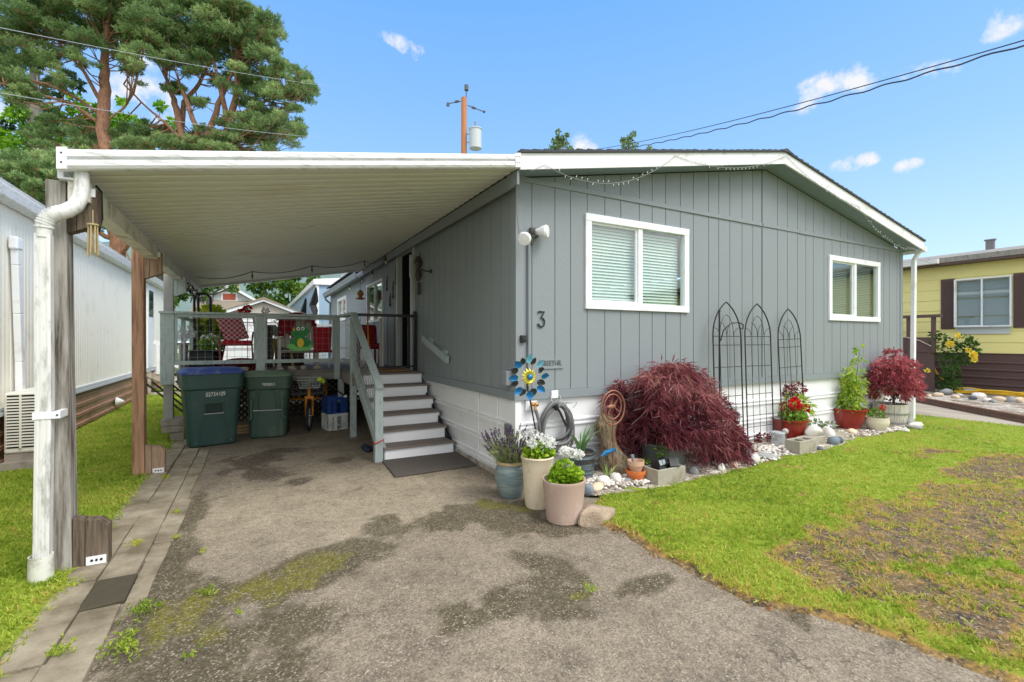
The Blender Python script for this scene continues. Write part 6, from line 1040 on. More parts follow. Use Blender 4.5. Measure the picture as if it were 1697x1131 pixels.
for k in range(20):
    a0, a1 = 2 * PI * k / 20 + .008, 2 * PI * (k + 1) / 20 - .008; vs = []
    for z, r_ in ((.03, .2), (.15, .235), (.3, .255), (.42, .26)): vs += [(7.5 + r_ * math.cos(a), -.25 + r_ * math.sin(a), z) for a in (a0, (a0 + a1) / 2, a1)] + [(7.5 + (r_ - .025) * math.cos(a), -.25 + (r_ - .025) * math.sin(a), z) for a in (a1, a0)]
    b.add(vs, [(j * 5 + i, j * 5 + (i + 1) % 5, j * 5 + 5 + (i + 1) % 5, j * 5 + 5 + i) for j in range(3) for i in range(5)] + [(15, 16, 17, 18, 19)])
b.build('staves', m_brl, br); b = MB(); [b.lathe([(r_, z), (r_ + .004, z + .002), (r_ + .008, z + .033), (r_ + .003, z + .035)], (7.5, -.25, 0), 30) for r_, z in ((.217, .08), (.25, .24))]; b.build('hoop', mat('dull_hoop', lin(150, 148, 142), .6, .15, 10, metal=.3), br, smooth=True); b = MB(); b.lathe([(.001, .385), (.235, .38)][::-1], (7.5, -.25, 0), 20); b.build('soil', m_soil, br)
# ------------------------------------------------------------------ red maples
def dome(rg, n, c, r, zmin, shell=(.8, 1.0)):
    d = unit(rg.normal(size=(n * 3, 3))); d = d[d[:, 2] > -.45][:n]; rad = rg.uniform(*shell, (len(d), 1)); p = np.array(c) + d * rad * np.array(r); return p[p[:, 2] > zmin], d[p[:, 2] > zmin]
m_lace = leafmat('laceleaf_red', [lin(68, 32, 42), lin(102, 46, 58), lin(134, 68, 76), lin(174, 112, 112), lin(168, 126, 108)], .35, .45)
mp = thing('laceleaf_maple', 'weeping purple-red laceleaf maple beside the driftwood stump', 'tree', (1.95, -.4, .03)); rg = np.random.default_rng(99)
Cs, Ds = [], []
for c, r, n, sh_r in (((1.88, -.36, .52), (.8, .4, .74), 1250, (.82, 1.03)), ((2.3, -.44, .38), (.62, .34, .56), 700, (.8, 1.02)), ((1.58, -.45, .45), (.4, .3, .46), 520, (.8, 1.02)), ((1.9, -.36, .5), (.7, .32, .62), 420, (.45, .8)), ((2.72, -.58, .2), (.24, .16, .24), 170, (.6, 1.0)), ((1.95, -.34, 1.12), (.35, .2, .14), 130, (.6, 1.0))):
    p, d = dome(rg, n, c, r, .06, sh_r); clump = vnoise(p[:, 0] * 1.0 + p[:, 1], p[:, 2] * 1.6, 4.5, 88, 2); k = (clump > .36) | (rg.uniform(0, 1, len(p)) < .2); p = p + d * (clump[:, None] - .5) * .22; p[:, 1] = np.minimum(p[:, 1], -.02); p[:, 1] = np.where(p[:, 0] < 1.42, np.maximum(p[:, 1], -.13), p[:, 1])
    gap = ((np.abs(p[:, 0] - 1.6) < .32) & (p[:, 2] < .4) & (p[:, 1] < -.25)) | ((p[:, 0] < 1.38) & (p[:, 2] < .3)); k &= ~gap; Cs.append(p[k]); Ds.append(d[k])
C, Dn = np.concatenate(Cs), np.concatenate(Ds); Dl = unit(Dn * np.array([.75, .75, .2]) + np.array([0, -.1, -.62])); V, F = sprays(rg, C, Dl, 7, .115, .0115, .85, .18, .35, .4)
ti = np.clip(vnoise(C[:, 0], C[:, 2], 3.5, 89, 3) * .75 + rg.uniform(-.22, .28, len(C)) + .25 * sstep(.6, 1.2, C[:, 2]), 0, 1); npmesh('crown', V, F, m_lace, mp, None, {'tint': np.repeat(ti, 7)})  # paler toward the crown top: brighter highlights put into the leaf tint
b = MB(); rk = random.Random(31); tr0 = Vector((1.95, -.32, .03)); b.tube([tr0, tr0 + Vector((.03, 0, .2)), tr0 + Vector((-.05, .02, .45)), tr0 + Vector((-.02, .02, .7))], [.04, .034, .03, .02], 8)
for k in range(26):
    a = rk.uniform(0, 2 * PI); e = Vector((1.95 + .75 * math.cos(a), max(-.72, min(-.06, -.36 + .36 * math.sin(a))), rk.uniform(.3, 1.0))); s_ = tr0 + Vector((-.03, .02, rk.uniform(.4, .7))); b.tube([s_, s_.lerp(e, .5) + Vector((0, 0, .18)), e], [.014, .009, .004], 5)
b.build('branches', mat('maple_bark', lin(92, 76, 70), .85, .2, 12), mp, smooth=True)
b = MB(); b.lathe([(.2, 0), (.26, .1), (.29, .28), (.31, .3), (.3, .32), (.27, .31)], (1.86, -.3, .03), 28); tag(b.build('glazed_planter', mat('green_grey_glaze', lin(104, 112, 106), .4, .2, 8), smooth=True, org=(1.86, -.3, .03)), 'grey-green glazed planter half hidden under the laceleaf maple', 'planter')
foliage('ferny_leaves', m_gleaf, thing('undergrowth_plant', 'small green leafy plant showing below the laceleaf maple', 'plant', (1.75, -.5, .05)), [(1.62, -.5, .3, .06, 40), (1.35, -.5, .17, .06, 30), (1.55, -.52, .12, .06, 30)], .05, .025, 1, .7, .2, 92)
m_jap = leafmat('maple_red_leaf', [lin(118, 92, 58), lin(140, 66, 74), lin(178, 88, 98), lin(214, 134, 138)], .4, .5)
m2 = thing('potted_maple', 'small red Japanese maple growing from the half barrel', 'tree', (7.5, -.25, .4)); rg = np.random.default_rng(41); Cs, Ds = [], []
for c, r, n in (((7.55, -.3, .82), (.56, .34, .46), 420), ((7.5, -.3, 1.02), (.4, .28, .3), 190), ((7.3, -.32, .66), (.4, .28, .28), 190), ((7.85, -.34, .62), (.3, .24, .26), 200), ((7.6, -.25, 1.35), (.16, .1, .05), 26), ((7.55, -.3, .85), (.45, .26, .36), 120)):
    p, d = dome(rg, n, c, r, .42, (.55, 1.03)); p[:, 2] = np.round((p[:, 2] + .03 * np.sin(p[:, 0] * 9)) / .085) * .085 + rg.normal(size=len(p)) * .015; p[:, 1] = np.minimum(p[:, 1], -.03); Cs.append(p); Ds.append(d)
C, Dn = np.concatenate(Cs), np.concatenate(Ds); V, F = sprays(rg, C, unit(Dn * np.array([1, 1, .1]) + np.array([0, 0, -.25])), 6, .075, .02, .5, .25, .3, .45); ti = np.clip(.35 + .7 * vnoise(C[:, 0], C[:, 2], 3, 93, 3) + rg.uniform(-.2, .2, len(C)) - .45 * sstep(7.5, 7.15, C[:, 0]) * sstep(1.0, .6, C[:, 2]), 0, 1); npmesh('crown', V, F, m_jap, m2, None, {'tint': np.repeat(ti, 6)})
b = MB(); rk = random.Random(5)
for k in range(22): a = rk.uniform(0, 2 * PI); e = Vector((7.55 + .42 * math.cos(a), -.3 + .24 * math.sin(a), rk.uniform(.6, 1.2))); s_ = Vector((7.55 + rk.uniform(-.04, .04), -.28, rk.uniform(.5, .85))); b.tube([s_, s_.lerp(e, .5) + Vector((0, 0, .06)), e], [.01, .007, .003], 5)
b.tube([(7.55, -.28, .38), (7.54, -.28, .7), (7.58, -.27, 1.0), (7.6, -.25, 1.35)], [.022, .018, .012, .005], 8); b.build('branches', MATS['maple_bark'], m2, smooth=True)
dk_ = thing('burgundy_groundcover', 'burgundy low plant behind the milk can', 'plant', (4.15, -.08, .04)); foliage('leaves', m_burg, dk_, [(4.1, -.1, .1, .11, 90)], .06, .025, 1, .7, .1, 94, flat=.6); sc_ = thing('succulent_clump', 'grey-green succulent clump behind the conch shell', 'plant', (5.2, -.12, .05)); foliage('leaves', leafmat('grey_green_leaf', [lin(84, 104, 74), lin(130, 146, 110), lin(160, 172, 140)]), sc_, [(5.15, -.12, .12, .12, 90), (5.5, -.1, .14, .12, 80), (5.75, -.12, .12, .1, 60)], .07, .03, 1, .7, .1, 95)
# ------------------------------------------------------------------ left neighbour: a white mobile home
LX = -5.05
nh = thing('mobile_home', 'long white mobile home with brown ribbed skirting on the left', 'house', (LX, 8, 0)); m_nwall = mat('offwhite_corrugated_wall', lin(246, 242, 228), .55, .03, 2, dirt=lin(226, 223, 212), dscale=2, damt=.3)
b = MB(); pr = []; y = -3.0
while y < 16.4: pr += [(y, 0), (y + .07, 0), (y + .08, -.008), (y + .09, 0)]; y += .1
n = len(pr); b.add([(LX + o, y_, z) for z in (.68, 3.3) for y_, o in pr], [(i, i + 1, i + 1 + n, i + n) for i in range(n - 1)]); b.add([(LX, 16.4, .1), (LX - 4, 16.4, .1), (LX - 4, 16.4, 3.3), (LX - 2, 16.4, 3.7), (LX, 16.4, 3.3)], [(0, 1, 2, 3, 4)]); b.build('wall', m_nwall, nh)
b = MB(); pr = [(.02, .0)]
for z in (.1, .27, .44, .6): pr += [(.02, z - .03), (.05, z - .022), (.05, z - .008), (.025, z), (.05, z + .008), (.05, z + .022), (.02, z + .03)]
pr += [(.02, .67)]; b.strip([(LX - .03 + u, v) for u, v in pr], -3, 16.4, 'y'); b.build('skirting', mat('brown_ribbed_skirting', lin(178, 138, 112), .5, .1, 3, dirt=lin(140, 106, 86), dscale=3), nh)
b = MB(); b.box(LX - .02, -3, .66, LX + .06, 16.4, .7); b.box(LX - .02, -3, .71, LX + .035, 16.4, .75); b.build('base_trim', mat('pale_base_trim', lin(196, 202, 204), .5, .05), nh)
b = MB(); b.prism([(LX + .02, 3.16), (LX + .16, 3.18), (LX + .19, 3.28), (LX + .17, 3.3), (LX + .19, 3.33), (LX + .16, 3.34), (LX + .02, 3.3)], -3, 16.6, 'y'); b.build('gutter', m_gutter, nh)
b = MB(); b.prism([(LX + .1, 3.335), (LX - 2.1, 3.72), (LX - 4.2, 3.35), (LX - 2.1, 3.66)], -3, 16.7, 'y'); b.build('roof', mat('light_roof', lin(176, 178, 176), .7, .08), nh)
b = MB(); b.box(LX - .0, 12.0, .76, LX + .04, 12.9, 3.06); dr_ = b.build('door', m_white, nh); b = MB(); b.box(LX + .041, 12.12, 2.2, LX + .045, 12.75, 2.95); b.build('door_window', m_glassd, dr_)
b = MB(); b.box(LX - .0, 16.1, .76, LX + .05, 16.2, 3.2); b.build('downspout', m_gutter, nh)
b = MB(); p = onX(298, 605, LX); p = onX(190, 666, LX); b.lathe([(.1, 0), (.02, .14)], (0, 0, 0), 12); b.v = [(LX + .03 + z * .9, p[1] + x, p[2] + y_) for x, y_, z in b.v]; b.build('dryer_vent', m_white, nh)
ac = thing('air_conditioner', 'cream outdoor air conditioner unit against the white home', 'air conditioner', (-4.83, 3.6, .1)); m_ac = mat('cream_ac_casing', lin(222, 220, 208), .5, .05, 4)
b = MB(); b.box(-4.98, 3.28, .22, -4.68, 4.05, .93); b.build('casing', m_ac, ac, bevel=.02); b = MB(); [b.box(-4.96, 3.262, .3 + k * .035, -4.7, 3.28, .318 + k * .035) for k in range(17)]; b.box(-4.84, 3.255, .28, -4.82, 3.262, .9); b.build('front_grille', m_ac, ac); b = MB(); b.box(-4.95, 3.276, .28, -4.71, 3.2795, .9); b.build('grille_recess', m_dark, ac)
b = MB(); [b.box(-4.68, 3.34 + k * .035, .3, -4.664, 3.36 + k * .035, .88) for k in range(19)]; b.build('side_grille', m_ac, ac); b = MB(); b.box(-5.0, 3.2, .0, -4.6, 4.2, .12); b.box(-4.98, 3.3, .12, -4.66, 3.42, .22); b.box(-4.98, 3.85, .12, -4.66, 3.97, .22); b.build('stand', m_conc, ac)
lc = thing('line_cover', 'white plastic pipe duct running up the wall above the air conditioner', 'pipe cover', (-5.0, 4.3, .9)); P = [onX(x_, y_, -4.99) for x_, y_ in ((34, 680), (33, 600), (30, 520), (27, 440), (26, 412))]; b = MB()
for p, q in zip(P, P[1:]): b.bar(p, q, .1, .07, (1, 0, 0))
b.build('duct', m_white, lc, bevel=.01); b = MB(); b.cbox(Vector(P[-1]) + Vector((0, 0, .06)), .09, .16, .16); b.build('cap', m_white, lc, bevel=.02)
b = MB(); b.box(-5.03, 4.55, .62, -4.95, 4.75, .85); b.box(-4.95, 4.6, .66, -4.92, 4.7, .74); tag(b.build('power_box', mat('pale_blue_grey_box', lin(186, 198, 208), .5), bevel=.01, org=(-5, 4.65, .7)), 'pale grey electrical box low on the white wall by the pipe duct', 'box')
ls = thing('wooden_steps', 'weathered white wooden steps with a white handrail at the neighbour door', 'steps', (-4.4, 12, 0)); m_old = mat('peeling_white_paint_wood', lin(206, 200, 188), .85, .15, 5, dirt=lin(140, 124, 104), dscale=4, damt=.7)
for k in range(3):
    b = MB(); b.box(-4.98 + k * .36, 11.8, .2 * (3 - k) - .04, -4.58 + k * .36, 12.9, .2 * (3 - k)); b.build('tread', m_old, ls); 

for y_ in (11.78, 12.92): b = MB(); b.bar((-5.0, y_, .62), (-3.85, y_, .02), .05, .14); b.build('stringer', m_old, ls)
b = MB(); b.box(-4.99, 11.78, 0, -4.92, 11.86, .6); b.box(-4.95, 11.75, .02, -3.9, 11.8, .1); b.build('base_frame', m_old, ls)
b = MB(); b.bar((-4.75, 11.76, .6), (-4.75, 11.76, 1.52), .07); b.bar((-4.85, 11.76, 1.5), (-3.7, 11.76, .95), .05, .09); b.bar((-4.75, 11.76, 1.02), (-3.7, 11.76, .5), .04, .08); b.bar((-3.75, 11.76, .0), (-3.75, 11.76, 1.0), .07); b.build('handrail', m_white, ls)
b = MB(); b.box(-4.2, 13.6, .0, -3.4, 13.75, .5); tag(b.build('timber_beam', mat('old_brown_timber', lin(160, 134, 104), .85, .2, 3, dirt=lin(110, 90, 66)), org=(-3.8, 13.7, 0)), 'old brown timber box lying on the grass beyond the deck', 'timber')
# ------------------------------------------------------------------ right neighbour: a yellow mobile home
YX = 15.0; yh = thing('mobile_home', 'yellow mobile home with dark brown skirting and shutters on the right', 'house', (YX, 0, .2)); m_yel = mat('pale_yellow_siding', lin(236, 226, 150), .6, .04, 3, (1, 1, 3)); m_brn = mat('dark_brown_paint', lin(94, 74, 70), .6, .1, 5)
b = MB(); pr = []; z = 1.18; k = 0
while z < 3.72: pr += [(YX - .02, z), (YX - .004, z + .3), (YX - .002, z + .301)]; z += .302
b.strip(pr, -14, 10, 'y'); b.add([(YX, -14, .2), (YX, 10, .2), (YX, 10, 3.8), (YX, -14, 3.8)], [(0, 1, 2, 3)]); b.add([(YX, 10, .2), (YX + 7, 10, .2), (YX + 7, 10, 3.8), (YX + 3.5, 10, 4.4), (YX, 10, 3.8)], [(0, 1, 2, 3, 4)]); b.build('wall', m_yel, yh)
b = MB(); pr = [(YX - .03, .1)]
for z in (.35, .55, .75, .95): pr += [(YX - .03, z - .05), (YX - .055, z - .03), (YX - .055, z), (YX - .03, z + .02)]
pr += [(YX - .03, 1.17), (YX - .06, 1.175), (YX - .02, 1.19)]; b.strip(pr, -14, 10, 'y'); b.build('skirting', m_brn, yh)
sy = lambda u, o, z: (YX - .125 - o, -u, z); t = thing
window(sy, -1.28, -.13, 1.9, 3.24, .035, blindmat=mat('pale_shade', lin(196, 204, 204), .6, .03), slat=.5, parent=yh, name='window', glassm=glass('grey_glass', (.7, .76, .78, 1), .18))
for y0, y1 in ((1.29, 1.6), (-.19 - .25, .12)):
    b = MB(); b.box(YX - .05, y0, 1.86, YX - .02, y1, 3.28); s_ = b.build('shutter', m_brn, yh); b = MB(); [b.bar((YX - .055, y0 + .03, 1.9 + k * .045), (YX - .055, y1 - .03, 1.9 + k * .045), .02, .02) for k in range(30)]; b.build('louvre_slats', m_brn, s_)
b = MB(); b.prism([(YX - .42, 3.72), (YX + 3.6, 4.42), (YX + 3.6, 4.5), (YX - .42, 3.86)], -14.2, 10.3, 'y'); b.prism([(YX + 3.6, 4.42), (YX + 7.4, 3.75), (YX + 7.4, 3.83), (YX + 3.6, 4.5)], -14.2, 10.3, 'y'); b.build('roof', mat('weathered_grey_shingle', lin(150, 146, 138), .9, .18, 8, (1, 3, 1), bump=.5, bscale=60, dirt=lin(112, 110, 104), dscale=5), yh)
b = MB(); b.box(YX - .4, -14, 3.66, YX - .02, 10.2, 3.715); b.build('eave_board', m_brn, yh); b = MB(); b.prism([(YX - .43, 3.7), (YX - .55, 3.71), (YX - .57, 3.83), (YX - .43, 3.84)], 1.5, 10.2, 'y'); b.build('gutter', m_gutter, yh)
b = MB(); b.box(18.4, 1.45, 4.4, 18.52, 1.65, 4.76); b.box(18.38, 1.42, 4.76, 18.54, 1.68, 4.8); b.build('chimney', mat('grey_flue', lin(120, 120, 118), .6), yh)
pf_ = thing('porch_rail', 'dark brown wooden porch railing on the yellow home', 'railing', (13.8, 1.8, .2)); b = MB(); b.box(13.75, 1.8, .0, 13.9, 1.95, 2.2); b.box(13.75, 1.32, 1.2, 13.85, 1.4, 2.2); b.box(13.72, 1.2, 2.16, 13.9, 3.5, 2.24); b.box(13.78, 1.4, 1.2, 13.82, 3.5, 1.62); b.box(13.75, 3.0, .0, 13.9, 3.14, 2.2); b.build('frame', m_brn, pf_); b = MB(); b.box(13.8, 1.34, .15, 13.84, 3.5, 1.19); b.build('panel', m_brn, pf_)
b = MB(); b.tube([onX(1501, 559, 13.7), onX(1525, 565, 13.7), onX(1543, 574, 13.7)], .012, 6); tag(b.build('rope', mat('pale_rope', lin(196, 186, 170), .8), org=(13.7, 1.6, 1.5)), 'pale rope slung between the porch posts', 'rope')
# raised bed with stones, sleepers, rose bush and hose
b = MB(); b.prism([(12.35, 1.55), (9.75, -1.65), (15, -9), (15, 9), (12.7, 9)], -.05, .13, 'z'); tag(b.build('raised_bed', m_bed), kind='structure')
rk = random.Random(8)
for k, (off, h0, h1, c_) in enumerate(((0, 0, .07, 'lower'), (.05, .074, .145, 'upper'))):
    b = MB(); b.bar((9.66 + off, -1.76, (h0 + h1) / 2), (12.32 + off, 1.5, (h0 + h1) / 2), .09, h1 - h0); tag(b.build('timber_sleeper', mat('red_brown_sleeper_' + c_, lin(128, 98, 82), .9, .2, 4, (6, 1, 6), bump=.4, dirt=lin(90, 74, 62)), org=(11, 0, h0)), c_ + ' brown timber sleeper edging the bed of the yellow home', 'sleeper', 'timber sleepers of the right bed')
pts = [(1487, 645, .16, 'w'), (1500, 650, .12, 't'), (1515, 651, .12, 'w'), (1535, 628, .3, 'm'), (1538, 652, .1, 't'), (1555, 652, .15, 't'), (1567, 649, .22, 'm'), (1583, 655, .12, 't'), (1605, 648, .22, 'm'), (1612, 657, .12, 'd'), (1622, 655, .2, 'w'), (1637, 661, .13, 'w'), (1657, 660, .18, 't'), (1675, 661, .18, 'm'), (1690, 662, .17, 't'), (1590, 652, .1, 'w'), (1646, 662, .1, 'm')]
for k, (px_, py_, r_, c_) in enumerate(pts): p = onZ(px_, py_ + 4, .15); b = MB(); r_ *= .92; b.rock((p[0], p[1], .13 + r_ * .25), r_ * .8, r_ * .8, r_ * .55, 100 + k); tag(b.build('rock', m_st[c_], smooth=True, org=(p[0], p[1], .13), angle=70), 'rock among the pale rocks lined up behind the timber sleepers', 'rock', 'rocks lined up on the right bed')
rb_ = thing('rose_bush', 'rose bush with large yellow blooms in front of the yellow home', 'rose bush', (13.9, 1.0, .2)); A = lambda px_, py_, x_=13.9: tuple(onX(px_, py_, x_)); bl = []
for px_, py_, r_, n_ in ((1555, 565, .22, 70), (1575, 575, .18, 50), (1595, 565, .22, 80), (1600, 590, .24, 100), (1580, 600, .24, 80), (1612, 580, .16, 50), (1560, 590, .12, 25), (1565, 630, .22, 100), (1580, 635, .18, 70), (1575, 618, .16, 40), (1548, 556, .13, 35), (1610, 570, .12, 35)): bl.append(A(px_, py_) + (r_, n_))
foliage('leaves', leafmat('rose_leaf', [lin(40, 72, 34), lin(70, 108, 46), lin(106, 142, 66)]), rb_, bl, .1, .06, 1, .7, .2, 110, shell=.2); 
for k, (px_, py_, r_, n_) in enumerate(((1575, 571, .06, 80), (1613, 589, .065, 80), (1615, 597, .04, 40), (1588, 556, .045, 40), (1605, 580, .035, 30), (1537, 614, .035, 25))): foliage('bloom', m_yfl, rb_, [A(px_, py_, 13.6) + (r_, n_)], .05, .045, 1, .8, 0, 111 + k)
b = MB(); [b.tube([(13.9, 1.0 + k * .05, .2), (13.9 + rk.uniform(-.1, .1), 1.0 + rk.uniform(-.3, .3), 1.0), A(1550 + k * 12, 590)], [.02, .014, .008], 5) for k in range(6)]; b.build('stems', m_stem, rb_)
yhz = thing('garden_hose', 'yellow hose snaking down the brown skirting and coiled on the right bed', 'hose', (13.6, .5, .25)); b = MB(); b.tube([onX(x_, y_, 14.2) for x_, y_ in ((1539, 583), (1545, 600), (1550, 615), (1558, 626), (1572, 634))], .022, 7); rk = random.Random(2)
pts = [Vector(onX(1572, 634, 14.2))] + [Vector((14.0 + .3 * math.sin(a) + rk.uniform(-.04, .04), .1 + .85 * math.cos(a) + rk.uniform(-.08, .08), .17 + .09 * (a / 24) + .03 * math.sin(a * 3))) for a in np.linspace(0, 24, 90)]; b.tube(pts, .02, 6); b.build('coil', mat('yellow_hose', lin(226, 182, 48), .45, .08, 8), yhz, smooth=True)
# ------------------------------------------------------------------ homes behind the deck
bh = thing('mobile_home', 'light blue mobile home behind the grey one, with a white flat roof edge', 'house', (0, 20, 0)); m_lb = mat('light_blue_siding', lin(150, 176, 198), .6, .04, 2); bx0, by0 = -.1, 17.2
b = MB(); b.box(bx0, by0, 0, bx0 + 7, by0 + 20, 3.95); b.build('wall', m_lb, bh); b = MB(); b.box(bx0 - .12, by0 - .1, 3.9, bx0 + 7, by0 + 20.2, 4.12); b.build('roof_edge', m_fascia, bh); b = MB(); b.prism([(bx0 - .05, 4.13), (bx0 + 7, 4.13), (bx0 + 3.5, 4.5)], by0 - .08, by0 + 20, 'y'); b.build('roof', m_white, bh); b = MB(); b.box(bx0 - .03, by0 - .03, 0, bx0 + .1, by0 - .0, 3.9); b.build('corner_trim', m_white, bh)
b = MB(); b.lathe([(.12, 0), (.12, .35), (.2, .36), (.2, .45)], (1.2, by0 + 1.5, 4.3), 12); b.build('roof_vent', m_galv, bh)
for k, py_ in enumerate((518, 505)): p = onX((506, 523)[k], py_, bx0 - .05); b = MB(); b.tube([(bx0 - .05, p[1], p[2] - .6), (bx0 - .08, p[1] + .3, p[2]), (bx0 - .05, p[1] - .2, p[2] + .7)], [.04, .2, .03], 6); tag(b.build('wall_art', m_black, org=(bx0 - .05, p[1], p[2])), ('dark wall ornament further back on the light blue home', 'dark wall ornament nearest the corner of the light blue home')[k], 'ornament')
sh2 = thing('garden_shed', 'low brick-fronted shed with a white gable beyond the deck', 'shed', (-2, 18.2, 0)); sx0, sx1, syy, sz, sp_ = -3.55, -.6, 18.2, 2.6, 3.25; sxm = (sx0 + sx1) / 2
t_ = NT('pale_brick'); br_ = t_.n('TexBrick'); br_.inputs['Scale'].default_value = 9; br_.inputs['Color1'].default_value = lin(150, 106, 92); br_.inputs['Color2'].default_value = lin(178, 136, 118); br_.inputs['Mortar'].default_value = lin(190, 180, 170); t_.L.new(t_.coord(), br_.inputs['Vector']); m_brick = t_.fin(br_.outputs[0], .9)
b = MB(); b.add([(sx0, syy, 0), (sx1, syy, 0), (sx1, syy, sz), (sxm, syy, sp_ - .1), (sx0, syy, sz)], [(0, 1, 2, 3, 4)]); b.box(sx0, syy + .01, 0, sx1, syy + 3, sz - .05); b.build('wall', m_brick, sh2)
b = MB(); b.prism([(sx0 - .25, sz - .12), (sxm, sp_ - .08), (sxm, sp_ + .08), (sx0 - .25, sz + .04)], syy - .2, syy - .12, 'y'); b.prism([(sx1 + .25, sz - .12), (sxm, sp_ - .08), (sxm, sp_ + .08), (sx1 + .25, sz + .04)], syy - .2, syy - .12, 'y'); b.build('gable_board', m_white, sh2)
b = MB(); b.prism([(sx0 - .3, sz + .03), (sxm, sp_ + .1), (sx1 + .3, sz + .03), (sxm, sp_ + .02)], syy - .25, syy + 3.2, 'y'); b.build('roof', mat('brown_roof', lin(150, 130, 112), .9, .15), sh2); b = MB(); b.box(sx0 - .2, syy - .06, 2.3, sx1 + .2, syy - .01, 2.55); b.box(sx0 + .2, syy - .05, .2, sx1 - .2, syy - .01, 2.0); b.build('white_panel', m_white, sh2)
gh = thing('bungalow', 'white gabled bungalow with a red attic vent far behind the deck', 'house', (-4.2, 38, 0)); gy = 38.; gx0, gx1, gxm = -5.6, -2.5, -4.1; m_gw = mat('pale_grey_clapboard', lin(206, 210, 212), .7, .04, 2, (1, 1, 8)); b = MB(); b.add([(gx0, gy, 3), (gx1, gy, 3), (gx1, gy, 4.6), (gxm, gy, 5.55), (gx0, gy, 4.6)], [(0, 1, 2, 3, 4)]); b.box(-6.3, gy + .5, 0, -1.6, gy + 6, 3.6); b.build('wall', m_gw, gh)
b = MB(); b.prism([(gx0 - .4, 4.4), (gxm, 5.6), (gx1 + .4, 4.4), (gx1 + .4, 4.62), (gxm, 5.82), (gx0 - .4, 4.62)], gy - .4, gy - .25, 'y'); b.build('gable_board', m_white, gh); b = MB(); b.prism([(gx0 - .4, 4.6), (gxm, 5.82), (gx1 + .4, 4.6), (gxm, 5.7)], gy - .25, gy + 6, 'y'); b.add([(-6.6, gy - 1.2, 3.5), (-1.4, gy - 1.2, 3.5), (-1.8, gy - .02, 4.6), (-6.2, gy - .02, 4.6)], [(0, 1, 2, 3)]); b.box(-6.6, gy - 1.15, 3.2, -1.4, gy - 1.1, 3.5); b.build('roof', mat('grey_brown_roof', lin(148, 138, 124), .9, .1), gh)
b = MB(); b.box(gxm - .55, gy - .05, 4.55, gxm + .55, gy, 5.2); vf = b.build('attic_vent', m_white, gh); b = MB(); b.box(gxm - .42, gy - .07, 4.62, gxm + .42, gy - .052, 5.1); b.build('louvre', mat('red_louvre', lin(170, 84, 62), .7), vf); b = MB(); b.box(-4.0, gy + 2, 4, -3.45, gy + 2.6, 6.5); b.build('chimney', m_brick, gh)
bf_ = thing('picket_fence', 'white plank fence beyond the deck in front of the shed', 'fence', (-2.5, 12.5, 0)); b = MB(); [b.box(-3.4 + k * .13, 12.5, .05, -3.3 + k * .13, 12.52, 2.0) for k in range(24)]; b.box(-3.4, 12.53, .5, -.3, 12.57, .6); b.box(-3.4, 12.53, 1.6, -.3, 12.57, 1.7); b.build('planks', m_white, bf_)
# ------------------------------------------------------------------ utility pole and overhead wires
up = thing('utility_pole', 'orange-brown wooden utility pole carrying a grey transformer', 'utility pole', (8.53, 21.57, 0)); b = MB(); b.tube([(8.53, 21.57, 0), (8.53, 21.57, 15.95)], [.2, .165], 14); b.build('pole', mat('orange_pole_wood', lin(190, 128, 84), .85, .22, 3, (8, 8, .8), bump=.4, bscale=10), up, smooth=True)
tx = Vector(far(788, 230, 27.9)); b = MB(); b.lathe([(.32, -.62), (.36, -.6), (.36, .5), (.4, .52), (.4, .56), (.34, .6), (.1, .64)], tx, 22); tf = b.build('transformer', mat('transformer_grey', lin(196, 204, 204), .4, .05), up, smooth=True); b = MB(); b.tube([tx + Vector((0, 0, .6)), tx + Vector((0, 0, 1.0))], .06, 8); b.build('bushing', m_trimgrey, tf); b = MB(); [b.bar((8.53, 21.57, z), (tx.x, tx.y, z), .06) for z in (tx.z - .2, tx.z + .3)]; b.build('bracket', m_galv, up)
b = MB(); b.tube([(8.62, 21.5, 15.2), (8.66, 21.5, 16.6)], .03, 6); b.tube([(8.66, 21.5, 16.4), (8.66, 21.5, 16.7)], .13, 8); b.tube([far(764, 168, 28), far(743, 172, 28)], .03, 6); b.tube([far(760, 168, 28), far(754, 169, 28)], .08, 8); b.tube([far(743, 171, 28), far(742, 176, 28)], .09, 6); b.tube([far(775, 175, 28), far(803, 186, 28)], .03, 6); b.tube([far(782, 178, 28), far(788, 180, 28)], .08, 8); b.tube([far(801, 185, 28), far(804, 186, 28)], .08, 8); b.build('insulators', mat('insulator_grey', lin(92, 96, 96), .5), up); b = MB(); b.cbox((8.4, 21.4, 12.0), .3, .2, .1); b.cbox((8.75, 21.4, 11.9), .3, .2, .1); b.build('lower_clamps', m_black, up)
def wire(label, p, q, sag, r, m, n=24): b = MB(); b.tube(swag(p, q, sag, n), r, 5); return tag(b.build('overhead_wire', m, smooth=True, org=tuple(p)), label, 'wire', 'overhead wires')
m_wd = mat('dark_cable', lin(62, 66, 70), .6); m_wl = mat('pale_cable', lin(176, 182, 186), .5)
wire('upper pale wire crossing in front of the pines', far(-40, 38, 10), far(545, 143, 22), .1, .007, m_wl); wire('lower pale wire crossing in front of the pines', far(-40, 147, 10), far(545, 229, 22), .15, .007, m_wl)
p0, q0 = Vector(far(1790, 40, 7)), Vector(far(905, 256, 30)); wire('straight upper strand of the dark service cable over the gable', p0, q0, .42, .011, m_wd, 40)
b = MB(); pts = []
for k in range(161): t_ = k / 160; c_ = p0.lerp(q0, t_) - Vector((0, 0, .06 + .55 * 4 * t_ * (1 - t_) * .98)); pts.append(c_ + Vector((.018 * math.cos(k * 1.1), 0, .018 * math.sin(k * 1.1))))
b.tube(pts, .015, 5); tag(b.build('overhead_wire', m_wd, smooth=True, org=tuple(p0)), 'twisted lower strand of the dark service cable over the gable', 'wire', 'overhead wires')
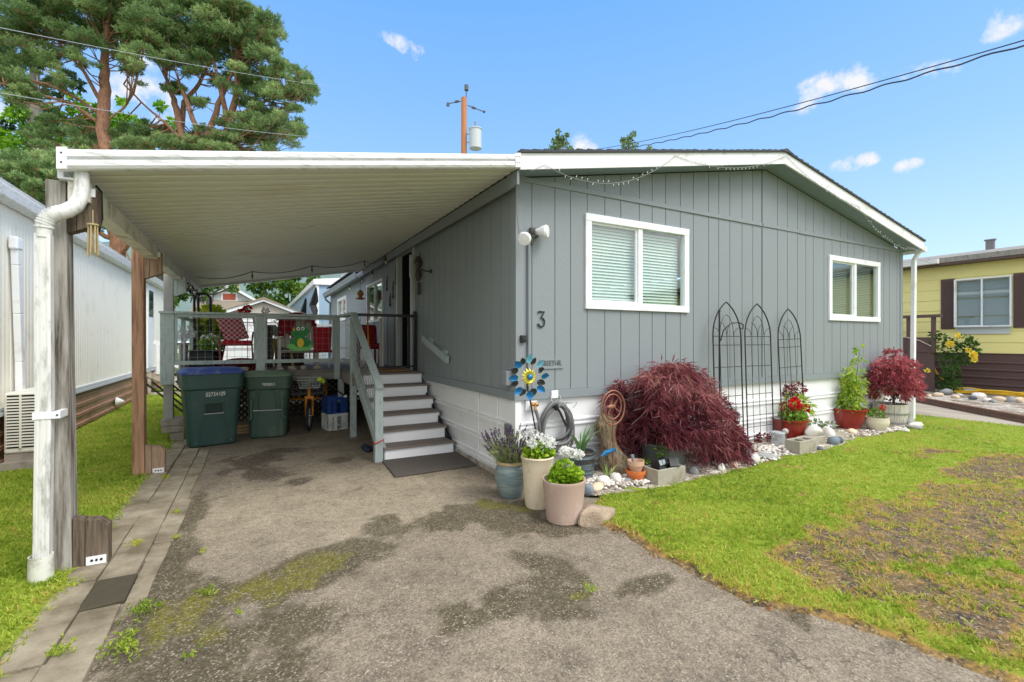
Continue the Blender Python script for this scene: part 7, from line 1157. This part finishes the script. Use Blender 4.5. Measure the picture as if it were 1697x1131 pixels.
# ------------------------------------------------------------------ trees
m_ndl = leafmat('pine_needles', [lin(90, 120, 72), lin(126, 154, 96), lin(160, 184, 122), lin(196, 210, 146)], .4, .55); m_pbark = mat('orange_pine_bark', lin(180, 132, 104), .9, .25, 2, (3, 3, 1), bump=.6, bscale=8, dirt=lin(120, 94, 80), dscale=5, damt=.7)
def pine(label, k0, trunks, pads, seed, tuft=.15, dens=1.0, loose=()):
    rg = np.random.default_rng(seed); rk = random.Random(seed); base_ = far(*trunks[0][0][:2], k0); t = thing('pine_tree', label, 'tree', (float(base_[0]), float(base_[1]), 0), 'pine trees'); tb = MB(); nodes = []
    for tr_ in trunks:
        pts = [Vector(far(px_, py_, k0 + dz)) for px_, py_, dz, _ in tr_]; rs = [w_ * k0 / FPX / 2 * .72 for *_, w_ in tr_]
        if tr_ is trunks[0]: pts = [Vector((pts[0].x, pts[0].y, 0))] + pts; rs = [rs[0] * 1.15] + rs
        fp, fr = [], []
        for i in range(len(pts) - 1):
            for s_ in range(4): u = s_ / 4; fp.append(pts[i].lerp(pts[i + 1], u) + Vector([rk.gauss(0, rs[i] * .12) for _ in '123'])); fr.append(rs[i] * (1 - u) + rs[i + 1] * u)
        fp.append(pts[-1]); fr.append(rs[-1]); tb.tube(fp, fr, 10); nodes += [p for p in fp if p.z > 3]
    tb.build('trunk', m_pbark, t, smooth=True); bb_ = MB(); Cs, Ds, Ti = [], [], []
    for px_, py_, rp in pads:
        for rep in range(6):
            dz = rk.uniform(-1.9, 1.9); k = k0 + dz; c = np.array(far(px_ + rk.gauss(0, rp * .46), py_ + rk.gauss(0, rp * .42), k)); r = rp * k / FPX * rk.uniform(.34, .66)
            near = sorted(nodes, key=lambda q: (q - Vector(c)).length + (2.0 if q.z > c[2] + .5 else 0))[min(rk.randrange(4), len(nodes) - 1)]; e = Vector(c); mid = near.lerp(e, .55) + Vector((0, 0, -.12 * (e - near).length + rk.uniform(-.2, .2)))
            bb_.tube([near, mid, e], [.036, .024, .01], 5)
            for pc, pr_ in ((c, r), (np.array(near.lerp(e, rk.uniform(.55, .85))) + np.array([rk.gauss(0, .3), rk.gauss(0, .3), .1]), r * rk.uniform(.45, .7))):
              n = int(dens * 210 * (pr_ / .9) ** 2) + 16; d = unit(rg.normal(size=(n, 3))); d[:, 2] = np.abs(d[:, 2]) * .9 - .25; p = pc + d * (rg.uniform(.25, 1.25, (n, 1)) ** .8) * np.array([pr_ * 1.15, pr_ * 1.15, pr_ * .85])
              for q in p[:: max(1, n // 5)]: bb_.tube([Vector(pc), Vector(q)], [.013, .005], 4)
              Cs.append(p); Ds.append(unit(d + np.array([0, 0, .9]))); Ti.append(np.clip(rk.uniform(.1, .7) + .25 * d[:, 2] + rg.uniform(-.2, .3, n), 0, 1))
    bb_.build('boughs', m_pbark, t, smooth=True); C, Dr, T = np.concatenate(Cs), np.concatenate(Ds), np.concatenate(Ti); nn = 11
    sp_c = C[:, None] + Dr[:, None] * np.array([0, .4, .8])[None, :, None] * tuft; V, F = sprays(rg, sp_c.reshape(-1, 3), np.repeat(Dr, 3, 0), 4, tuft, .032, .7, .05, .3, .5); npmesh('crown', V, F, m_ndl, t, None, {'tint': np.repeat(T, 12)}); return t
pine('tall orange-barked pine with one straight trunk at the upper left', 24, [[(195, 520, 0, 33), (192, 400, 0, 31), (178, 280, 0, 26), (170, 215, 0, 25), (174, 160, 0, 23), (173, 105, 0, 16), (180, 40, 0, 11), (185, -60, 0, 6)], [(168, 190, 0, 8), (130, 165, -.3, 7), (80, 140, -.6, 5), (20, 128, -.8, 3)], [(165, 205, 0, 8), (120, 172, -.5, 7), (60, 155, -1, 5), (-10, 135, -1.2, 3)], [(168, 170, 0, 9), (140, 120, .3, 7), (105, 80, .6, 5), (85, 50, .8, 3)], [(176, 200, 0, 5), (205, 180, 0, 4), (222, 155, .3, 3)], [(192, 400, 0, 12), (160, 385, -.5, 9), (120, 372, -.6, 6)], [(200, 420, 0, 12), (225, 390, -.3, 9), (228, 350, -.3, 6)]],
     [(20, 20, 40), (70, 5, 42), (130, 15, 42), (190, 20, 45), (240, 10, 40), (40, 60, 36), (100, 55, 32), (150, 60, 32), (210, 55, 36), (20, 95, 26), (65, 95, 22), (245, 75, 26), (120, 95, 18), (205, 95, 16), (20, 135, 20), (95, 132, 15), (225, 110, 14), (140, -10, 42), (60, -40, 55), (180, -40, 60), (-20, 50, 45), (-25, 110, 30), (45, 160, 14), (115, 372, 24), (232, 345, 22), (150, 355, 20), (250, 370, 18), (180, 345, 18), (240, 455, 16), (85, 200, 14), (110, 225, 18), (60, 232, 18), (20, 160, 16), (135, 245, 14)], 71, dens=1.15)
pine('spreading many-stemmed orange-barked pine beside the straight one', 25, [[(281, 440, 0, 22), (296, 340, 0, 24), (318, 285, 0, 24), (305, 235, 0, 15), (292, 180, 0, 14), (282, 150, 0, 9), (270, 110, 0, 5)], [(318, 300, 0, 16), (300, 215, .2, 12), (305, 170, .3, 10), (330, 140, .4, 8), (345, 105, .5, 5)], [(330, 300, 0, 14), (328, 220, -.4, 11), (312, 175, -.5, 10), (296, 135, -.5, 6)], [(345, 300, 0, 18), (345, 225, 0, 15), (362, 175, 0, 11), (385, 120, .2, 7)], [(350, 300, 0, 17), (383, 195, 0, 15), (393, 145, 0, 12), (391, 80, 0, 8), (385, 20, 0, 4)], [(372, 205, 0, 14), (374, 185, 0, 11), (366, 150, -.3, 10), (360, 125, -.4, 7), (348, 85, -.4, 4)], [(383, 197, 0, 12), (410, 185, .2, 9), (440, 168, .3, 6), (475, 155, .4, 3)], [(305, 235, 0, 7), (275, 205, -.4, 6), (245, 180, -.6, 4), (205, 140, -.7, 3)]],
     [(300, 15, 42), (350, 18, 42), (300, 60, 36), (350, 62, 34), (400, 50, 30), (430, 42, 26), (392, 88, 28), (438, 92, 26), (455, 62, 14), (325, 98, 22), (285, 95, 22), (420, 122, 24), (470, 122, 22), (507, 150, 15), (482, 158, 18), (518, 155, 9), (445, 158, 20), (365, 140, 12), (410, 150, 16), (400, 212, 26), (440, 218, 24), (472, 226, 18), (497, 224, 10), (440, 242, 18), (365, 228, 18), (300, -15, 45), (380, -5, 32), (408, 18, 14), (350, -40, 50), (330, 170, 10), (285, 150, 10), (515, 146, 8), (387, 8, 8), (430, 72, 18), (505, 130, 8), (400, 130, 16), (455, 140, 16), (450, 95, 14), (425, 195, 12), (455, 205, 14), (350, 90, 16), (320, 120, 10), (490, 212, 12), (270, 60, 24), (410, 70, 16), (160, 232, 18), (200, 238, 16), (240, 236, 18), (280, 240, 16), (310, 240, 18), (340, 243, 16), (400, 243, 18), (370, 245, 16), (460, 190, 12), (490, 178, 10), (425, 180, 12), (340, 232, 16), (270, 232, 18), (230, 228, 14), (255, 35, 34), (460, 105, 12)], 72, dens=1.2)
pine('low bushy grey-green pine behind the white home', 19, [[(60, 420, 0, 16), (55, 320, 0, 12), (50, 270, 0, 8)]], [(10, 290, 26), (40, 285, 24), (70, 305, 22), (95, 285, 18), (60, 270, 16), (20, 320, 24), (110, 265, 16), (100, 320, 22), (45, 335, 22), (130, 300, 16), (20, 262, 16)], 73, dens=1.3)
m_brt = leafmat('bright_broadleaf', [lin(60, 104, 20), lin(96, 148, 30), lin(134, 184, 44), lin(170, 208, 70)], .4); m_mid = leafmat('mid_broadleaf', [lin(44, 78, 24), lin(74, 112, 36), lin(112, 146, 54), lin(150, 170, 70)], .4); m_con = leafmat('dark_conifer', [lin(26, 50, 34), lin(44, 72, 44), lin(70, 98, 56)], .25)
m_bir = leafmat('birch_leaf', [lin(84, 112, 52), lin(124, 148, 78), lin(160, 180, 104)], .45)
m_gbark = mat('grey_bark', lin(138, 132, 124), .9, .2, 3, (3, 3, 1), bump=.5, bscale=9)
def broadleaf(label, k0, trunk, pads, seed, m, L, dens=1., dep=1.6, flat=.8):
    rg = np.random.default_rng(seed); rk = random.Random(seed); b0 = far(trunk[0][0], trunk[0][1], k0); t = thing('leafy_tree', label, 'tree', (float(b0[0]), float(b0[1]), 0)); tb = MB(); pts = [Vector((b0[0], b0[1], 0))] + [Vector(far(a, b_, k0)) for a, b_, _ in trunk]; rs = [trunk[0][2] * k0 / FPX / 1.9] + [w_ * k0 / FPX / 2 for *_, w_ in trunk]; tb.tube(pts, rs, 9); bl = []
    for px_, py_, rp in pads:
        for _ in range(2):
            k = k0 + rk.uniform(-dep, dep); c = far(px_ + rk.gauss(0, rp * .2), py_ + rk.gauss(0, rp * .2), k); r = rp * k / FPX * .85; bl.append((c[0], c[1], c[2], r, int(dens * 75 * (r / L / 3) ** 2) + 10)); tb.tube([pts[-1 - rk.randrange(min(2, len(pts)))], Vector(c)], [.05, .015], 5)
    tb.build('trunk', m_gbark, t, smooth=True); foliage('crown', m, t, bl, L, L * .55, 3, .8, .2, seed, up=.3, flat=flat, shell=.25); return t
broadleaf('bright green leafy tree between the straight pine and the white home', 30, [(75, 420, 14), (70, 300, 10), (80, 250, 6)], [(90, 205, 22), (120, 195, 18), (140, 215, 18), (100, 235, 20), (60, 240, 20), (25, 245, 22), (45, 220, 14), (150, 240, 16), (125, 165, 14), (85, 180, 12), (30, 190, 18), (150, 190, 18), (170, 215, 20), (10, 235, 20), (200, 200, 16), (185, 235, 18)], 81, m_brt, .3)
broadleaf('yellow-green leafy tree showing between the two big pines', 34, [(230, 420, 12), (225, 260, 8)], [(215, 205, 20), (245, 215, 20), (205, 230, 20), (275, 235, 18), (240, 240, 18), (205, 170, 8), (290, 205, 10), (265, 175, 8)], 82, m_brt, .3, .9)
broadleaf('dark old conifer with a grey trunk at the left edge', 32, [(58, 420, 20), (56, 215, 18), (58, 110, 12), (50, 40, 6)], [(20, 130, 18), (60, 100, 18), (85, 150, 18), (25, 175, 14), (15, 85, 16), (70, 200, 12), (110, 130, 14), (40, 60, 18), (8, 210, 12), (130, 140, 10)], 83, m_con, .3, .8)
broadleaf('broad green hedge-like tree behind the shed', 44, [(480, 540, 10), (480, 520, 8)], [(425, 475, 16), (450, 470, 18), (475, 475, 18), (500, 480, 16), (440, 495, 16), (465, 500, 16), (495, 500, 14), (520, 470, 14), (420, 455, 14), (450, 450, 16), (485, 450, 16), (515, 450, 14), (410, 500, 8), (540, 480, 12)], 84, m_mid, .32, 1.3)
broadleaf('green leafy tree left of the white gabled bungalow', 30, [(345, 540, 8), (345, 490, 6)], [(340, 475, 14), (360, 472, 10), (335, 488, 9), (322, 480, 10), (352, 462, 10), (388, 478, 5), (386, 470, 5)], 85, m_mid, .25, 1.2)
broadleaf('green leafy tree behind the white home and the middle carport post', 26, [(255, 520, 10), (255, 440, 6)], [(245, 440, 16), (262, 455, 14), (255, 420, 14), (240, 400, 12), (268, 430, 10), (250, 465, 12), (285, 500, 10), (300, 490, 10), (275, 475, 12)], 86, m_mid, .25, 1.2)
broadleaf('thin birch-like treetop above the roof, nearer the utility pole', 34, [(928, 300, 5), (928, 240, 3)], [(928, 226, 7), (920, 236, 7), (936, 236, 6), (928, 246, 10), (940, 224, 3), (915, 246, 6), (926, 218, 4), (945, 246, 6)], 87, m_bir, .16, .8, .6); broadleaf('thin birch-like treetop above the roof, behind the service cable', 34, [(1042, 300, 5), (1042, 240, 3)], [(1042, 230, 6), (1050, 222, 4), (1036, 240, 7), (1048, 243, 7), (1032, 232, 4)], 88, m_bir, .16, .8, .6); broadleaf('smallest treetop tip just showing over the roof ridge', 36, [(1078, 300, 4), (1078, 260, 2)], [(1078, 247, 4), (1080, 254, 5)], 89, m_bir, .16, .8, .5)
# trees across the street behind the camera, mirrored in the front windows
for k, (x_, y_, h_) in enumerate(((30, -60, 7), (42, -58, 9), (55, -52, 6), (66, -46, 10))):
    t = thing('leafy_tree', 'tree across the street seen mirrored in the front window', 'tree', (x_, y_, 0), 'trees mirrored in the window'); b = MB(); b.tube([(x_, y_, 0), (x_, y_, h_ * .6)], .3, 8); b.build('trunk', m_gbark, t); foliage('crown', m_mid, t, [(x_, y_, h_ * .65, h_ * .32, 350), (x_ + 2.5, y_, h_ * .5, h_ * .25, 250), (x_ - 2.5, y_, h_ * .5, h_ * .25, 250)], .8, .5, 1, .8, .2, 200 + k)
